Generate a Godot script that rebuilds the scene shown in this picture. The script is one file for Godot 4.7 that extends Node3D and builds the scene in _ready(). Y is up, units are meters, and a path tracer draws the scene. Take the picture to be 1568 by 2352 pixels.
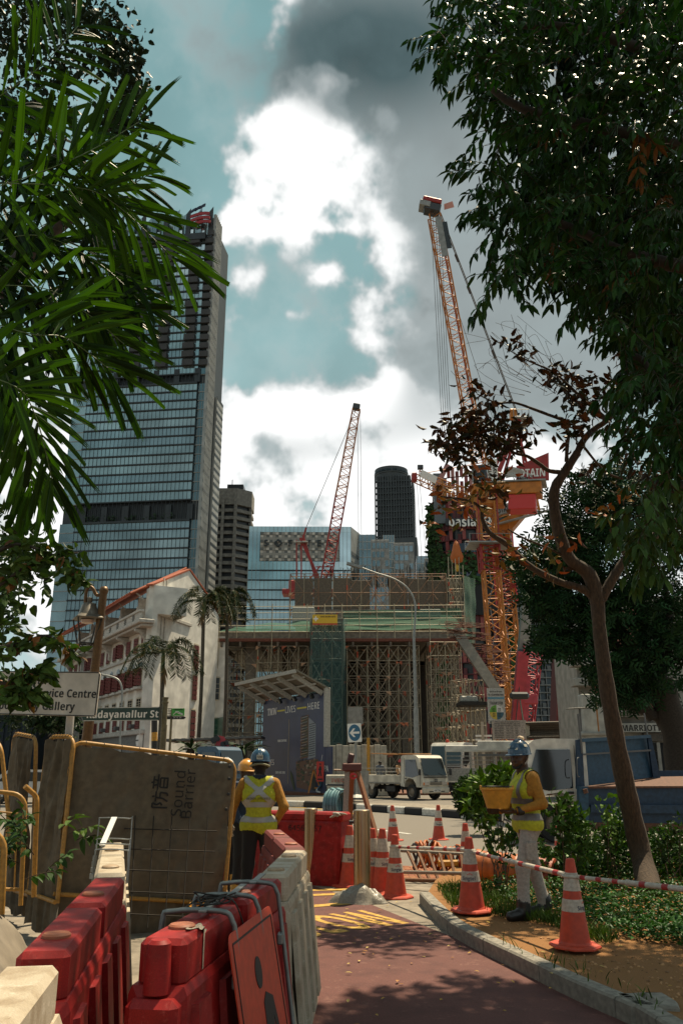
extends Node3D
# Construction site beside a shared path: y is up, metres, the camera stands at eye height over the origin and looks towards -z.
const FOC := 1900.0
const EYE := Vector3(0,1.6,0)
var CP := 1900.0 / sqrt(1900.0 * 1900.0 + 584.0 * 584.0)
var SP := 584.0 / sqrt(1900.0 * 1900.0 + 584.0 * 584.0)
const BI := Basis.IDENTITY
const UP := Vector3.UP
const RT := Vector3.RIGHT
var rng := RandomNumberGenerator.new()
var taken := {}
var tx := {}
var mats := {}
var fonts := {}

# ---------------------------------------------------------------- places read off the survey picture (1568 x 2352 grid)
func ray(px: float, py: float) -> Vector3:
	var u := (px - 784.0) / FOC
	var v := (1176.0 - py) / FOC
	var z := CP - v * SP
	return Vector3(u / z, (v * CP + SP) / z, -1.0)

func at(px: float, py: float, d: float) -> Vector3:
	return EYE + ray(px, py) * d

func gr(px: float, py: float, h := 0.0) -> Vector3:
	var r := ray(px, py)
	return EYE + r * ((h - EYE.y) / r.y)

func rnd(a: float, b: float) -> float:
	return rng.randf_range(a, b)

# ---------------------------------------------------------------- mesh collector
class M:
	var v := PackedVector3Array()
	var n := PackedVector3Array()
	var c := PackedColorArray()
	var uv := PackedVector2Array()
	var ix := PackedInt32Array()
	var col := Color(1,1,1)

	func vert(p: Vector3, q: Vector3, t := Vector2.ZERO) -> int:
		v.append(p); n.append(q); c.append(col); uv.append(t)
		return v.size() - 1

	func tri(a: Vector3, b: Vector3, d: Vector3) -> void:
		var q := (b - a).cross(d - a)
		if q.length_squared() < 1e-16: return
		q = q.normalized()
		var k := vert(a, q); vert(b, q); vert(d, q)
		ix.append(k); ix.append(k + 2); ix.append(k + 1)

	func quad(a: Vector3, b: Vector3, d: Vector3, e: Vector3) -> void:
		var q := (d - a).cross(e - b)
		if q.length_squared() < 1e-16: return
		q = q.normalized()
		var k := vert(a, q, Vector2(0,1)); vert(b, q, Vector2(1,1)); vert(d, q, Vector2(1,0)); vert(e, q, Vector2(0,0))
		for o in [0,2,1,0,3,2]: ix.append(k + o)

	func cq(a: Vector3, b: Vector3, d: Vector3, e: Vector3, mid: Vector3) -> void:
		if (d - a).cross(e - b).dot((a + b + d + e) * 0.25 - mid) < 0: quad(a, e, d, b)
		else: quad(a, b, d, e)

	func ct(a: Vector3, b: Vector3, d: Vector3, mid: Vector3) -> void:
		if (b - a).cross(d - a).dot((a + b + d) / 3.0 - mid) < 0: tri(a, d, b)
		else: tri(a, b, d)

	# box with chamfered edges
	func box(o: Vector3, s: Vector3, bas := Basis.IDENTITY, bev := 0.0) -> void:
		var h := s * 0.5
		if bev <= 0.0:
			var p := []
			for k in 8: p.append(o + bas * Vector3(h.x * (1 if k & 1 else -1), h.y * (1 if k & 2 else -1), h.z * (1 if k & 4 else -1)))
			for f in [[0,1,3,2],[4,5,7,6],[0,1,5,4],[2,3,7,6],[0,2,6,4],[1,3,7,5]]: cq(p[f[0]], p[f[1]], p[f[2]], p[f[3]], o)
			return
		bev = minf(bev, minf(h.x, minf(h.y, h.z)) * 0.95)
		var P := {}
		for k in 8:
			var g := Vector3(1 if k & 1 else -1,1 if k & 2 else -1,1 if k & 4 else -1)
			for ax in 3:
				var w := h - Vector3.ONE * bev
				w[ax] = h[ax]
				P[k * 3 + ax] = o + bas * (w * g)
		for ax in 3:
			var b1 := 1 << ((ax + 1) % 3)
			var b2 := 1 << ((ax + 2) % 3)
			for sd in 2:
				var k0 := (1 << ax) * sd
				cq(P[k0 * 3 + ax], P[(k0 | b1) * 3 + ax], P[(k0 | b1 | b2) * 3 + ax], P[(k0 | b2) * 3 + ax], o)
			var a1 := (ax + 1) % 3
			var a2 := (ax + 2) % 3
			for q in 4:
				var k1 := (b1 if q & 1 else 0) | (b2 if q & 2 else 0)
				var k2 := k1 | (1 << ax)
				cq(P[k1 * 3 + a1], P[k2 * 3 + a1], P[k2 * 3 + a2], P[k1 * 3 + a2], o)
		for k in 8: ct(P[k * 3], P[k * 3 + 1], P[k * 3 + 2], o)

	# eight corners: four below, four above, in the same order
	func hexa(p: Array) -> void:
		var m := Vector3.ZERO
		for q in p: m += q / 8.0
		for f in [[0,1,2,3],[4,5,6,7],[0,1,5,4],[1,2,6,5],[2,3,7,6],[3,0,4,7]]: cq(p[f[0]], p[f[1]], p[f[2]], p[f[3]], m)

	func bar(a: Vector3, b: Vector3, w: float, h: float, up := Vector3.UP) -> void:
		var d := b - a
		var z := d.normalized()
		var x := up.cross(z)
		if x.length() < 0.01: x = Vector3.RIGHT.cross(z)
		x = x.normalized()
		box((a + b) * 0.5,Vector3(w, h, d.length()), Basis(x, z.cross(x), z))

	func tube(p: Array, r: Array, sides := 6, cap := true) -> void:
		var m := p.size()
		var x := Vector3.ZERO
		var first := v.size()
		for k in m:
			var t: Vector3 = (p[mini(k + 1, m - 1)] - p[maxi(k - 1,0)]).normalized()
			if k == 0:
				x = t.cross(Vector3.UP if absf(t.y) < 0.9 else Vector3.RIGHT).normalized()
			else:
				x = (x - t * x.dot(t)).normalized()
			var y := t.cross(x)
			var rr: float = r[mini(k, r.size() - 1)]
			for s in sides:
				var g := TAU * s / sides
				var q := x * cos(g) + y * sin(g)
				vert(p[k] + q * rr, q, Vector2(float(s) / sides, k))
		for k in m - 1:
			for s in sides:
				var a := first + k * sides + s
				var b := first + k * sides + (s + 1) % sides
				for o in [a, b + sides, b, a, a + sides, b + sides]: ix.append(o)
		if cap:
			for e in [0, m - 1]:
				var t2: Vector3 = (p[0] - p[1]).normalized() if e == 0 else (p[m - 1] - p[m - 2]).normalized()
				var k0 := v.size()
				for s in sides: vert(v[first + e * sides + s], t2)
				for s in range(1, sides - 1):
					if e == 0:
						for o in [k0, k0 + s, k0 + s + 1]: ix.append(o)
					else:
						for o in [k0, k0 + s + 1, k0 + s]: ix.append(o)

	func rod(a: Vector3, b: Vector3, r: float, sides := 5) -> void:
		tube([a, b],[r], sides)

	# profile of (radius, height) turned about y; crisp along the profile unless soft
	func lathe(pr: Array, sides := 16, xf := Transform3D.IDENTITY, soft := false) -> void:
		for k in pr.size() - 1:
			var a: Vector2 = pr[k]
			var b: Vector2 = pr[k + 1]
			var na := Vector2(b.y - a.y, a.x - b.x).normalized()
			var nb := na
			if soft:
				if k > 0: na = (na + Vector2(a.y - pr[k - 1].y, pr[k - 1].x - a.x).normalized()).normalized()
				if k < pr.size() - 2: nb = (nb + Vector2(pr[k + 2].y - b.y, b.x - pr[k + 2].x).normalized()).normalized()
			var f := v.size()
			for s in sides:
				var g := TAU * s / sides
				var e := Vector3(cos(g),0, sin(g))
				vert(xf * (e * a.x + Vector3.UP * a.y), (xf.basis * (e * na.x + Vector3.UP * na.y)).normalized(),Vector2(float(s) / sides, 0))
				vert(xf * (e * b.x + Vector3.UP * b.y), (xf.basis * (e * nb.x + Vector3.UP * nb.y)).normalized(),Vector2(float(s) / sides, 1))
			for s in sides:
				var p := f + s * 2
				var q := f + ((s + 1) % sides) * 2
				for o in [p, q, q + 1, p, q + 1, p + 1]: ix.append(o)

	# flat outline in the xy plane of xf, given thickness along its z
	func ext(poly: PackedVector2Array, d: float, xf := Transform3D.IDENTITY) -> void:
		var t := Geometry2D.triangulate_polygon(poly)
		var zf := xf.basis.z.normalized()
		for s in ([1.0,-1.0] if d > 0.0 else [1.0]):
			var k := v.size()
			for q in poly: vert(xf * Vector3(q.x, q.y, d * 0.5 * s), zf * s, q)
			for j in range(0, t.size(),3):
				var a := poly[t[j]]
				var ccw := (poly[t[j + 1]] - a).cross(poly[t[j + 2]] - a) > 0
				if ccw == (s > 0): ix.append_array([k + t[j], k + t[j + 2], k + t[j + 1]])
				else: ix.append_array([k + t[j], k + t[j + 1], k + t[j + 2]])
		if d <= 0.0: return
		var cw := Geometry2D.is_polygon_clockwise(poly)
		for j in poly.size():
			var a2 := poly[j]
			var b2 := poly[(j + 1) % poly.size()]
			var p0 := xf * Vector3(a2.x, a2.y, -d * 0.5)
			var p1 := xf * Vector3(b2.x, b2.y, -d * 0.5)
			var p2 := xf * Vector3(b2.x, b2.y, d * 0.5)
			var p3 := xf * Vector3(a2.x, a2.y, d * 0.5)
			if cw: quad(p3, p2, p1, p0)
			else: quad(p0, p1, p2, p3)

	# smooth sheet through f(u, v), u and v in 0..1
	func sheet(nu: int, nv: int, f: Callable) -> void:
		var k := v.size()
		var p := []
		for j in nv + 1:
			for i in nu + 1: p.append(f.call(float(i) / nu, float(j) / nv))
		for j in nv + 1:
			for i in nu + 1:
				var du: Vector3 = p[j * (nu + 1) + mini(i + 1, nu)] - p[j * (nu + 1) + maxi(i - 1,0)]
				var dv: Vector3 = p[mini(j + 1, nv) * (nu + 1) + i] - p[maxi(j - 1,0) * (nu + 1) + i]
				var q := du.cross(dv)
				vert(p[j * (nu + 1) + i], q.normalized() if q.length_squared() > 1e-14 else Vector3.UP, Vector2(float(i) / nu, float(j) / nv))
		for j in nv:
			for i in nu:
				var a := k + j * (nu + 1) + i
				for o in [a, a + nu + 2, a + 1, a, a + nu + 1, a + nu + 2]: ix.append(o)

	# one leaf, folded along its midrib and bent down towards the tip
	func leaf(b: Vector3, d: Vector3, side: Vector3, l: float, w: float, bend := 0.15, fold := 0.25) -> void:
		var up := side.cross(d).normalized()
		var m := b + d * l * 0.5
		var t := b + d * l - up * l * bend
		var hw := side * w * 0.5
		var a1 := b + d * l * 0.3 + up * w * fold
		var a2 := b + d * l * 0.68 + up * (w * fold * 0.8 - l * bend * 0.35)
		for s in [1.0,-1.0]:
			var p: Vector3 = a1 + hw * s
			var q: Vector3 = a2 + hw * 0.8 * s
			if s > 0.0: tri(b, p, m); tri(p, q, m); tri(q, t, m)
			else: tri(b, m, p); tri(p, m, q); tri(q, m, t)

	func mesh() -> ArrayMesh:
		var a := []
		a.resize(Mesh.ARRAY_MAX)
		a[Mesh.ARRAY_VERTEX] = v; a[Mesh.ARRAY_NORMAL] = n; a[Mesh.ARRAY_COLOR] = c; a[Mesh.ARRAY_TEX_UV] = uv; a[Mesh.ARRAY_INDEX] = ix
		var out := ArrayMesh.new()
		if ix.size(): out.add_surface_from_arrays(Mesh.PRIMITIVE_TRIANGLES, a)
		return out

# ---------------------------------------------------------------- the scene tree
func TF(b: Basis, p: Vector3) -> Transform3D: return Transform3D(b, p)
func P2(a: Array) -> PackedVector2Array: return PackedVector2Array(a)

func numbered(s: String) -> String:
	var k: int = taken.get(s, 0)
	taken[s] = k + 1
	return s if k == 0 else "%s_%03d" % [s, k]

func thing(called: String, label: String, category: String, p := Vector3.ZERO, group := "", turn := 0.0) -> Node3D:
	var o := Node3D.new()
	o.name = numbered(called)
	add_child(o)
	o.position = p
	o.rotation.y = turn
	o.set_meta("label", label); o.set_meta("category", category)
	if group: o.set_meta("group", group)
	return o

func top_of(o: Node) -> Node:
	while o.get_parent() != self: o = o.get_parent()
	return o

# a part: the shape is given in the thing's own axes, or in the world's when world is true
func part(t: Node3D, called: String, m, mt: Material, world := false, kind := "") -> MeshInstance3D:
	var o := MeshInstance3D.new()
	o.mesh = m.mesh() if m is M else m
	o.material_override = mt
	o.cast_shadow = GeometryInstance3D.SHADOW_CASTING_SETTING_ON
	var used := 0
	for ch in t.get_children():
		if ch.has_meta("stem") and ch.get_meta("stem") == called: used += 1
	o.set_meta("stem", called)
	o.name = called if used == 0 else "%s_%03d" % [called, used]
	t.add_child(o, true)
	if world: o.transform = t.global_transform.affine_inverse()
	if kind: o.set_meta("kind", kind)
	return o

func solo(called: String, m, mt: Material, label: String, category: String, group := "", kind := "") -> MeshInstance3D:
	var o := MeshInstance3D.new()
	o.mesh = m.mesh() if m is M else m
	o.material_override = mt
	o.name = numbered(called)
	add_child(o)
	o.set_meta("label", label); o.set_meta("category", category)
	if group: o.set_meta("group", group)
	if kind: o.set_meta("kind", kind)
	return o

func struct(called: String, m, mt: Material) -> MeshInstance3D:
	var o := MeshInstance3D.new()
	o.mesh = m.mesh() if m is M else m
	o.material_override = mt
	o.name = numbered(called)
	add_child(o)
	o.set_meta("kind", "structure")
	return o

func dup(src: Node3D, stem: String, p: Vector3, turn: float, label: String) -> Node3D:
	var c: Node3D = src.duplicate()
	c.name = numbered(stem)
	add_child(c)
	c.position = p
	c.rotation.y = turn
	c.set_meta("label", label)
	return c

# ---------------------------------------------------------------- materials
func noise_tex(sd: int, fr: float, lo: int, hi: int, octaves := 4, fine := 0.0, sharp := 1.0, size := 512, kind := 0) -> ImageTexture:
	var f := FastNoiseLite.new()
	f.seed = sd
	f.frequency = fr
	f.fractal_octaves = octaves
	f.noise_type = FastNoiseLite.TYPE_SIMPLEX_SMOOTH if kind == 0 else FastNoiseLite.TYPE_CELLULAR
	var im := f.get_seamless_image(size, size)
	im.convert(Image.FORMAT_L8)
	var a := im.get_data()
	if fine > 0.0:
		var g := FastNoiseLite.new()
		g.seed = sd + 7
		g.frequency = 0.25
		g.fractal_octaves = 2
		var im2 := g.get_seamless_image(size, size)
		im2.convert(Image.FORMAT_L8)
		var b := im2.get_data()
		for k in a.size(): a[k] = int(a[k] * (1.0 - fine) + b[k] * fine)
	var lut := PackedByteArray()
	lut.resize(256)
	for k in 256: lut[k] = int(lerpf(lo, hi, pow(k / 255.0, sharp)))
	for k in a.size(): a[k] = lut[a[k]]
	return ImageTexture.create_from_image(Image.create_from_data(size, size, false, Image.FORMAT_L8, a))

func textures() -> void:
	tx.grain = noise_tex(3,0.12,150,255,3,0.5)
	tx.blotch = noise_tex(11,0.012,185,255,5,0.15,0.8)
	tx.dirt = noise_tex(23,0.02,135,255,6,0.25,0.6)
	tx.soft = noise_tex(31,0.006,195,255,4,0.12)
	tx.bark = noise_tex(41,0.03,90,255,5,0.3)
	tx.scuff_red = scuff(61, Color(0.57,0.115,0.11), Color(0.72,0.42,0.38), Color(0.36,0.09,0.08),0.5)
	tx.scuff_white = scuff(67, Color(0.68,0.63,0.55), Color(0.80,0.76,0.70), Color(0.46,0.38,0.28),0.6)
	tx.scuff_path = scuff(71, Color(0.36,0.215,0.195), Color(0.46,0.33,0.29), Color(0.27,0.15,0.14),0.6)
	tx.cell = noise_tex(53,0.06,120,255,2,0.2,1.0,512,1)

# a colour with pale scuffs and dark grime worn into it
func scuff(sd: int, base: Color, pale: Color, grime: Color, amount: float) -> ImageTexture:
	var im := []
	for q in [[0.02,5],[0.09,3],[0.012,4],[0.3,2]]:
		var f := FastNoiseLite.new()
		f.seed = sd + im.size()
		f.frequency = q[0]
		f.fractal_octaves = q[1]
		var g := f.get_seamless_image(512,512)
		g.convert(Image.FORMAT_L8)
		im.append(g.get_data())
	var out := PackedByteArray()
	out.resize(512 * 512 * 3)
	for k in 512 * 512:
		var n: float = im[0][k] * 0.55 + im[1][k] * 0.45
		var c: Color = base.lerp(pale, clampf((n - 158.0) / 40.0,0.0,1.0) * amount).lerp(grime, clampf((im[2][k] - 120.0) / 110.0,0.0,1.0) * 0.5) * (0.82 + 0.3 * im[3][k] / 255.0)
		out[k * 3] = clampi(int(c.r * 255.0),0,255)
		out[k * 3 + 1] = clampi(int(c.g * 255.0),0,255)
		out[k * 3 + 2] = clampi(int(c.b * 255.0),0,255)
	return ImageTexture.create_from_image(Image.create_from_data(512,512, false, Image.FORMAT_RGB8, out))

# colour is the real-world linear base colour
func mat(id: String, c: Color, rough := 0.7, metal := 0.0, tex := "", sc := 1.0, bump := 0.0, o := {}) -> StandardMaterial3D:
	if mats.has(id): return mats[id]
	var m := StandardMaterial3D.new()
	m.resource_name = id
	var a := c.a
	m.albedo_color = c.linear_to_srgb()
	m.albedo_color.a = a
	m.roughness = rough
	m.metallic = metal
	if tex:
		m.albedo_texture = tx[tex]
		m.uv1_triplanar = true
		m.uv1_world_triplanar = o.get("world", false)
		var s3 = o.get("sc3", Vector3.ONE)
		m.uv1_scale = s3 * sc
		if bump != 0.0:
			m.heightmap_enabled = true
			m.heightmap_texture = tx[o.get("btex", tex)]
			m.heightmap_scale = bump
	if o.has("spec"): m.metallic_specular = o.spec
	if o.has("vc"): m.vertex_color_use_as_albedo = true
	if o.has("back"):
		m.backlight_enabled = true
		m.backlight = o.back
	if o.has("coat"):
		m.clearcoat_enabled = true
		m.clearcoat = o.coat
		m.clearcoat_roughness = 0.1
	if o.has("glass"):
		m.transparency = BaseMaterial3D.TRANSPARENCY_ALPHA
	if o.has("rim"):
		m.rim_enabled = true
		m.rim = o.rim
	mats[id] = m
	return m

func C(r: float, g: float, b: float, a := 1.0) -> Color:
	return Color(r, g, b, a)

func font(bold := true, serif := false, mono := false) -> SystemFont:
	var key := "%s%s%s" % [bold, serif, mono]
	if not fonts.has(key):
		var f := SystemFont.new()
		f.font_names = PackedStringArray(["Droid Sans Mono" if mono else "Droid Serif" if serif else "Droid Sans"])
		f.font_weight = 700 if bold else 400
		fonts[key] = f
	return fonts[key]

# lettering as a part: h is the height of a capital, given in the thing's own axes or the world's
func letters(t: Node3D, s: String, h: float, xf: Transform3D, mt: Material, world := false, f: SystemFont = null, fit := 0.0, called := "lettering", thick := 0.003) -> MeshInstance3D:
	var tm := TextMesh.new()
	tm.text = s
	tm.font = f if f else font()
	tm.font_size = 64
	tm.pixel_size = h / 46.0
	tm.depth = thick
	tm.curve_step = 2.0 if h < 0.4 else 1.0
	var o := part(t, called, tm, mt, world)
	var wide := tm.get_aabb().size.x
	var b := xf
	if fit > 0.0 and wide > 0.0: b.basis.x = b.basis.x * (fit / wide)
	o.transform = o.transform * b
	return o

func frame_of(right: Vector3, up: Vector3, p: Vector3) -> Transform3D:
	var x := right.normalized()
	var z := x.cross(up).normalized()
	return TF(Basis(x, z.cross(x), z), p)

func yaw(a: float, p := Vector3.ZERO) -> Transform3D:
	return TF(Basis(UP, a), p)

func rect(w: float, h: float, cx := 0.0, cy := 0.0) -> PackedVector2Array:
	return P2([V2(cx - w / 2, cy - h / 2),V2(cx + w / 2, cy - h / 2),V2(cx + w / 2, cy + h / 2),V2(cx - w / 2, cy + h / 2)])

func rrect(w: float, h: float, r: float, cx := 0.0, cy := 0.0, seg := 4) -> PackedVector2Array:
	var p := PackedVector2Array()
	for q in 4:
		var o := V2((w / 2 - r) * (1 if q == 0 or q == 3 else -1), (h / 2 - r) * (1 if q < 2 else -1))
		for k in seg + 1:
			var g := PI / 2 * (q + float(k) / seg)
			p.append(V2(cx, cy) + o + V2(cos(g), sin(g)) * r)
	return p

func curve(pts: Array, n := 4) -> Array:
	var out := []
	for k in pts.size() - 1:
		var a: Vector3 = pts[maxi(k - 1,0)]
		var b: Vector3 = pts[k]
		var c: Vector3 = pts[k + 1]
		var d: Vector3 = pts[mini(k + 2, pts.size() - 1)]
		for j in n: out.append(b.cubic_interpolate(c, a, d, float(j) / n))
	out.append(pts[-1])
	return out

func pix(list: Array, d: float) -> Array:
	var out := []
	for q in list: out.append(at(q[0], q[1], q[2] if q.size() > 2 else d))
	return out

# ---------------------------------------------------------------- sky
var nz := FastNoiseLite.new()
var nlow := FastNoiseLite.new()
# white heaps and grey sheets of cloud: centre, half size, strength
var heaps := [[640,60,36,85,1.0],[755,195,75,32,0.66],[862,280,26,34,0.7],[672,320,80,80,1.05],[630,440,115,90,1.15],[745,440,125,105,1.15],[820,520,95,45,0.95],[575,515,55,40,0.6],
	[545,715,60,60,0.5],[935,585,62,52,0.95],[885,700,85,70,0.9],[760,655,55,28,0.66],[890,610,40,40,0.7],[960,690,60,80,0.7],[700,950,200,48,0.95],[560,985,90,60,0.9],[880,905,60,60,0.8],
	[860,1010,180,130,1.0],[650,1120,280,110,1.1],[940,1120,200,140,1.0],[60,1050,130,150,1.0],[130,1350,120,160,1.0],[1260,1080,220,160,1.0],[510,545,30,22,0.5],[680,735,30,16,0.5],[250,1000,200,120,0.8],[800,1330,900,140,0.9],[520,380,40,26,0.32],[560,640,50,30,0.4],[480,900,60,40,0.45],[350,200,60,40,0.25],[820,780,60,40,0.5]]
var sheets := [[870,120,230,130,1.0],[1080,230,260,180,1.05],[1180,470,230,210,1.0],[1120,740,190,190,0.85],[1010,830,110,130,0.75],[1300,700,250,400,0.9],[760,230,120,60,0.6],[1350,150,300,300,1.0],[640,1015,150,42,0.7],[860,985,130,60,0.55],[600,1080,160,40,0.45]]

func smooth(a: float, b: float, x: float) -> float:
	var t := clampf((x - a) / (b - a),0.0,1.0)
	return t * t * (3.0 - 2.0 * t)

func gather(list: Array, x: float, y: float) -> float:
	var s := 0.0
	for b in list:
		var dx: float = (x - b[0]) / b[2]
		if dx > 2.4 or dx < -2.4: continue
		var dy: float = (y - b[1]) / b[3]
		if dy > 2.4 or dy < -2.4: continue
		s += b[4] * exp(-(dx * dx + dy * dy) * 0.8)
	return s

func sky_at(d: Vector3) -> Color:
	var el := clampf(d.y, 0.0,1.0)
	var low := nlow.get_noise_3dv(d * 100.0)
	var fine := nz.get_noise_3dv(d * 100.0)
	var soft := nlow.get_noise_3dv(d * 330.0 + V3(40,7,3))
	var w := 0.40 + 0.55 * low
	var g := 0.45 - 0.6 * low
	var dark := smooth(-0.4,0.5, soft)
	var f := d.y * SP - d.z * CP
	if f > 0.2:
		var px := 784.0 + d.x / f * FOC + 70.0 * soft
		var py := 1176.0 - (d.y * CP + d.z * SP) / f * FOC + 60.0 * low
		var off := smooth(0.0,700.0, maxf(absf(px - 784.0) - 820.0, absf(py - 1176.0) - 1220.0))
		w = lerpf(minf(gather(heaps, px, py),1.18), w, off)
		g = lerpf(minf(gather(sheets, px, py),1.2), g, off)
		var dx := (px - 850.0) / 260.0
		var dy := (py - 130.0) / 170.0
		dark = lerpf(exp(-dx * dx - dy * dy) * 1.05 + 0.22 * soft + 0.12 * fine + 0.12, dark * 0.6, off)
	var blue := Color(0.46,0.66,0.67).lerp(Color(0.23,0.42,0.44), smooth(0.05,0.85, el))
	blue = blue * (1.0 + 0.2 * soft)
	var veil := smooth(-0.25,0.5, fine + 0.4 * soft)
	blue = blue.lerp(Color(0.6,0.7,0.7),0.30 * veil)
	var ag := smooth(0.05,0.85, g + 0.7 * fine + 0.25 * soft)
	var grey := Color(0.40,0.45,0.455).lerp(Color(0.085,0.13,0.14), clampf(dark + 0.15 * fine, 0.0,1.0))
	grey = grey * (1.0 + 0.35 * fine + 0.25 * soft)
	var c := blue.lerp(grey, ag * 0.95)
	var mass := w + (0.45 + 1.15 * clampf(w, 0.0,0.75)) * fine + 0.2 * soft
	var aw := smooth(0.30,0.74, mass)
	var lit := smooth(0.30,1.05, mass - 0.5 * maxf(g - 0.2,0.0) + 0.2 * soft)
	var white := Color(0.50,0.56,0.57).lerp(Color(1.25,1.26,1.25), lit)
	c = c.lerp(white, aw * (1.0 - 0.6 * smooth(0.45,1.1, g)))
	return c.lerp(Color(0.78,0.84,0.84), smooth(0.2,0.0, el) * 0.6)

func make_sky() -> PanoramaSkyMaterial:
	nz.seed = 5; nz.frequency = 0.085; nz.fractal_octaves = 7; nz.fractal_gain = 0.58
	nz.noise_type = FastNoiseLite.TYPE_SIMPLEX_SMOOTH
	nlow.seed = 9; nlow.frequency = 0.016; nlow.fractal_octaves = 3
	var W := 4096
	var H := 2048
	var small := Image.create(256,128, false, Image.FORMAT_RGBF)
	for y in 128:
		var el := PI / 2 - PI * (y + 0.5) / 128
		for x in 256:
			var az := TAU * (x + 0.5) / 256
			small.set_pixel(x, y, sky_at(V3(sin(az) * cos(el), sin(el),-cos(az) * cos(el))) if el > -0.05 else Color(0.3,0.3,0.28))
	small.resize(W, H, Image.INTERPOLATE_BILINEAR)
	var reach := int(W * 32.0 / 360)
	for y in range(int(H * 32.0 / 180), int(H * 91.0 / 180)):
		var el := PI / 2 - PI * (y + 0.5) / H
		var ce := cos(el)
		var se := sin(el)
		for x in range(-reach, reach):
			var az := TAU * (x + 0.5) / W
			small.set_pixel((x + W) % W, y, sky_at(V3(sin(az) * ce, se, -cos(az) * ce)))
	var m := PanoramaSkyMaterial.new()
	m.panorama = ImageTexture.create_from_image(small)
	return m

func _ready() -> void:
	rng.seed = 2024
	var cam := Camera3D.new()
	cam.name = "camera"
	cam.fov = rad_to_deg(2.0 * atan(1176.0 / FOC))
	cam.position = EYE
	cam.rotation.x = atan(584.0 / FOC)
	cam.near = 0.05
	cam.far = 4000.0
	add_child(cam)
	cam.current = true
	var env := Environment.new()
	env.background_mode = Environment.BG_SKY
	env.sky = Sky.new()
	env.sky.sky_material = make_sky()
	env.background_energy_multiplier = 0.56
	env.tonemap_mode = Environment.TONE_MAPPER_LINEAR
	env.tonemap_exposure = 1.6
	env.sdfgi_enabled = true
	env.ssao_enabled = true
	env.ssil_enabled = true
	var we := WorldEnvironment.new()
	we.name = "world_environment"
	we.environment = env
	add_child(we)
	var sun := DirectionalLight3D.new()
	sun.name = "sun"
	sun.light_energy = 1.6
	sun.light_color = Color(1.0,0.93,0.80)
	sun.light_angular_distance = 0.5
	sun.shadow_enabled = true
	add_child(sun)
	var to_sun := V3(0.28,1.0,-0.38).normalized()
	sun.basis = Basis.looking_at(-to_sun, RT)
	textures()
	palette()
	ground()
	towers()
	site()
	far_street()
	trees()
	near_street()
	people()
	details()

# ---------------------------------------------------------------- ground, road, path
func flat(pts: Array, y: float) -> M:
	var m := M.new()
	var p := PackedVector2Array()
	for q in pts: p.append(V2(q.x, -q.z))
	m.ext(p, 0.0, TF(Basis(RT, Vector3.FORWARD, UP),V3(0, y, 0)))
	return m

func line_on(a: Vector3, b: Vector3, w: float, y: float) -> M:
	var s := (b - a).cross(UP).normalized() * w * 0.5
	return flat([a - s, b - s, b + s, a + s], y)

func V3(x: float, y: float, z: float) -> Vector3: return Vector3(x, y, z)
func V2(x: float, y: float) -> Vector2: return Vector2(x, y)

func V(x: float, z: float) -> Vector3:
	return V3(x, 0, z)

var kerb_line := []

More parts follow.
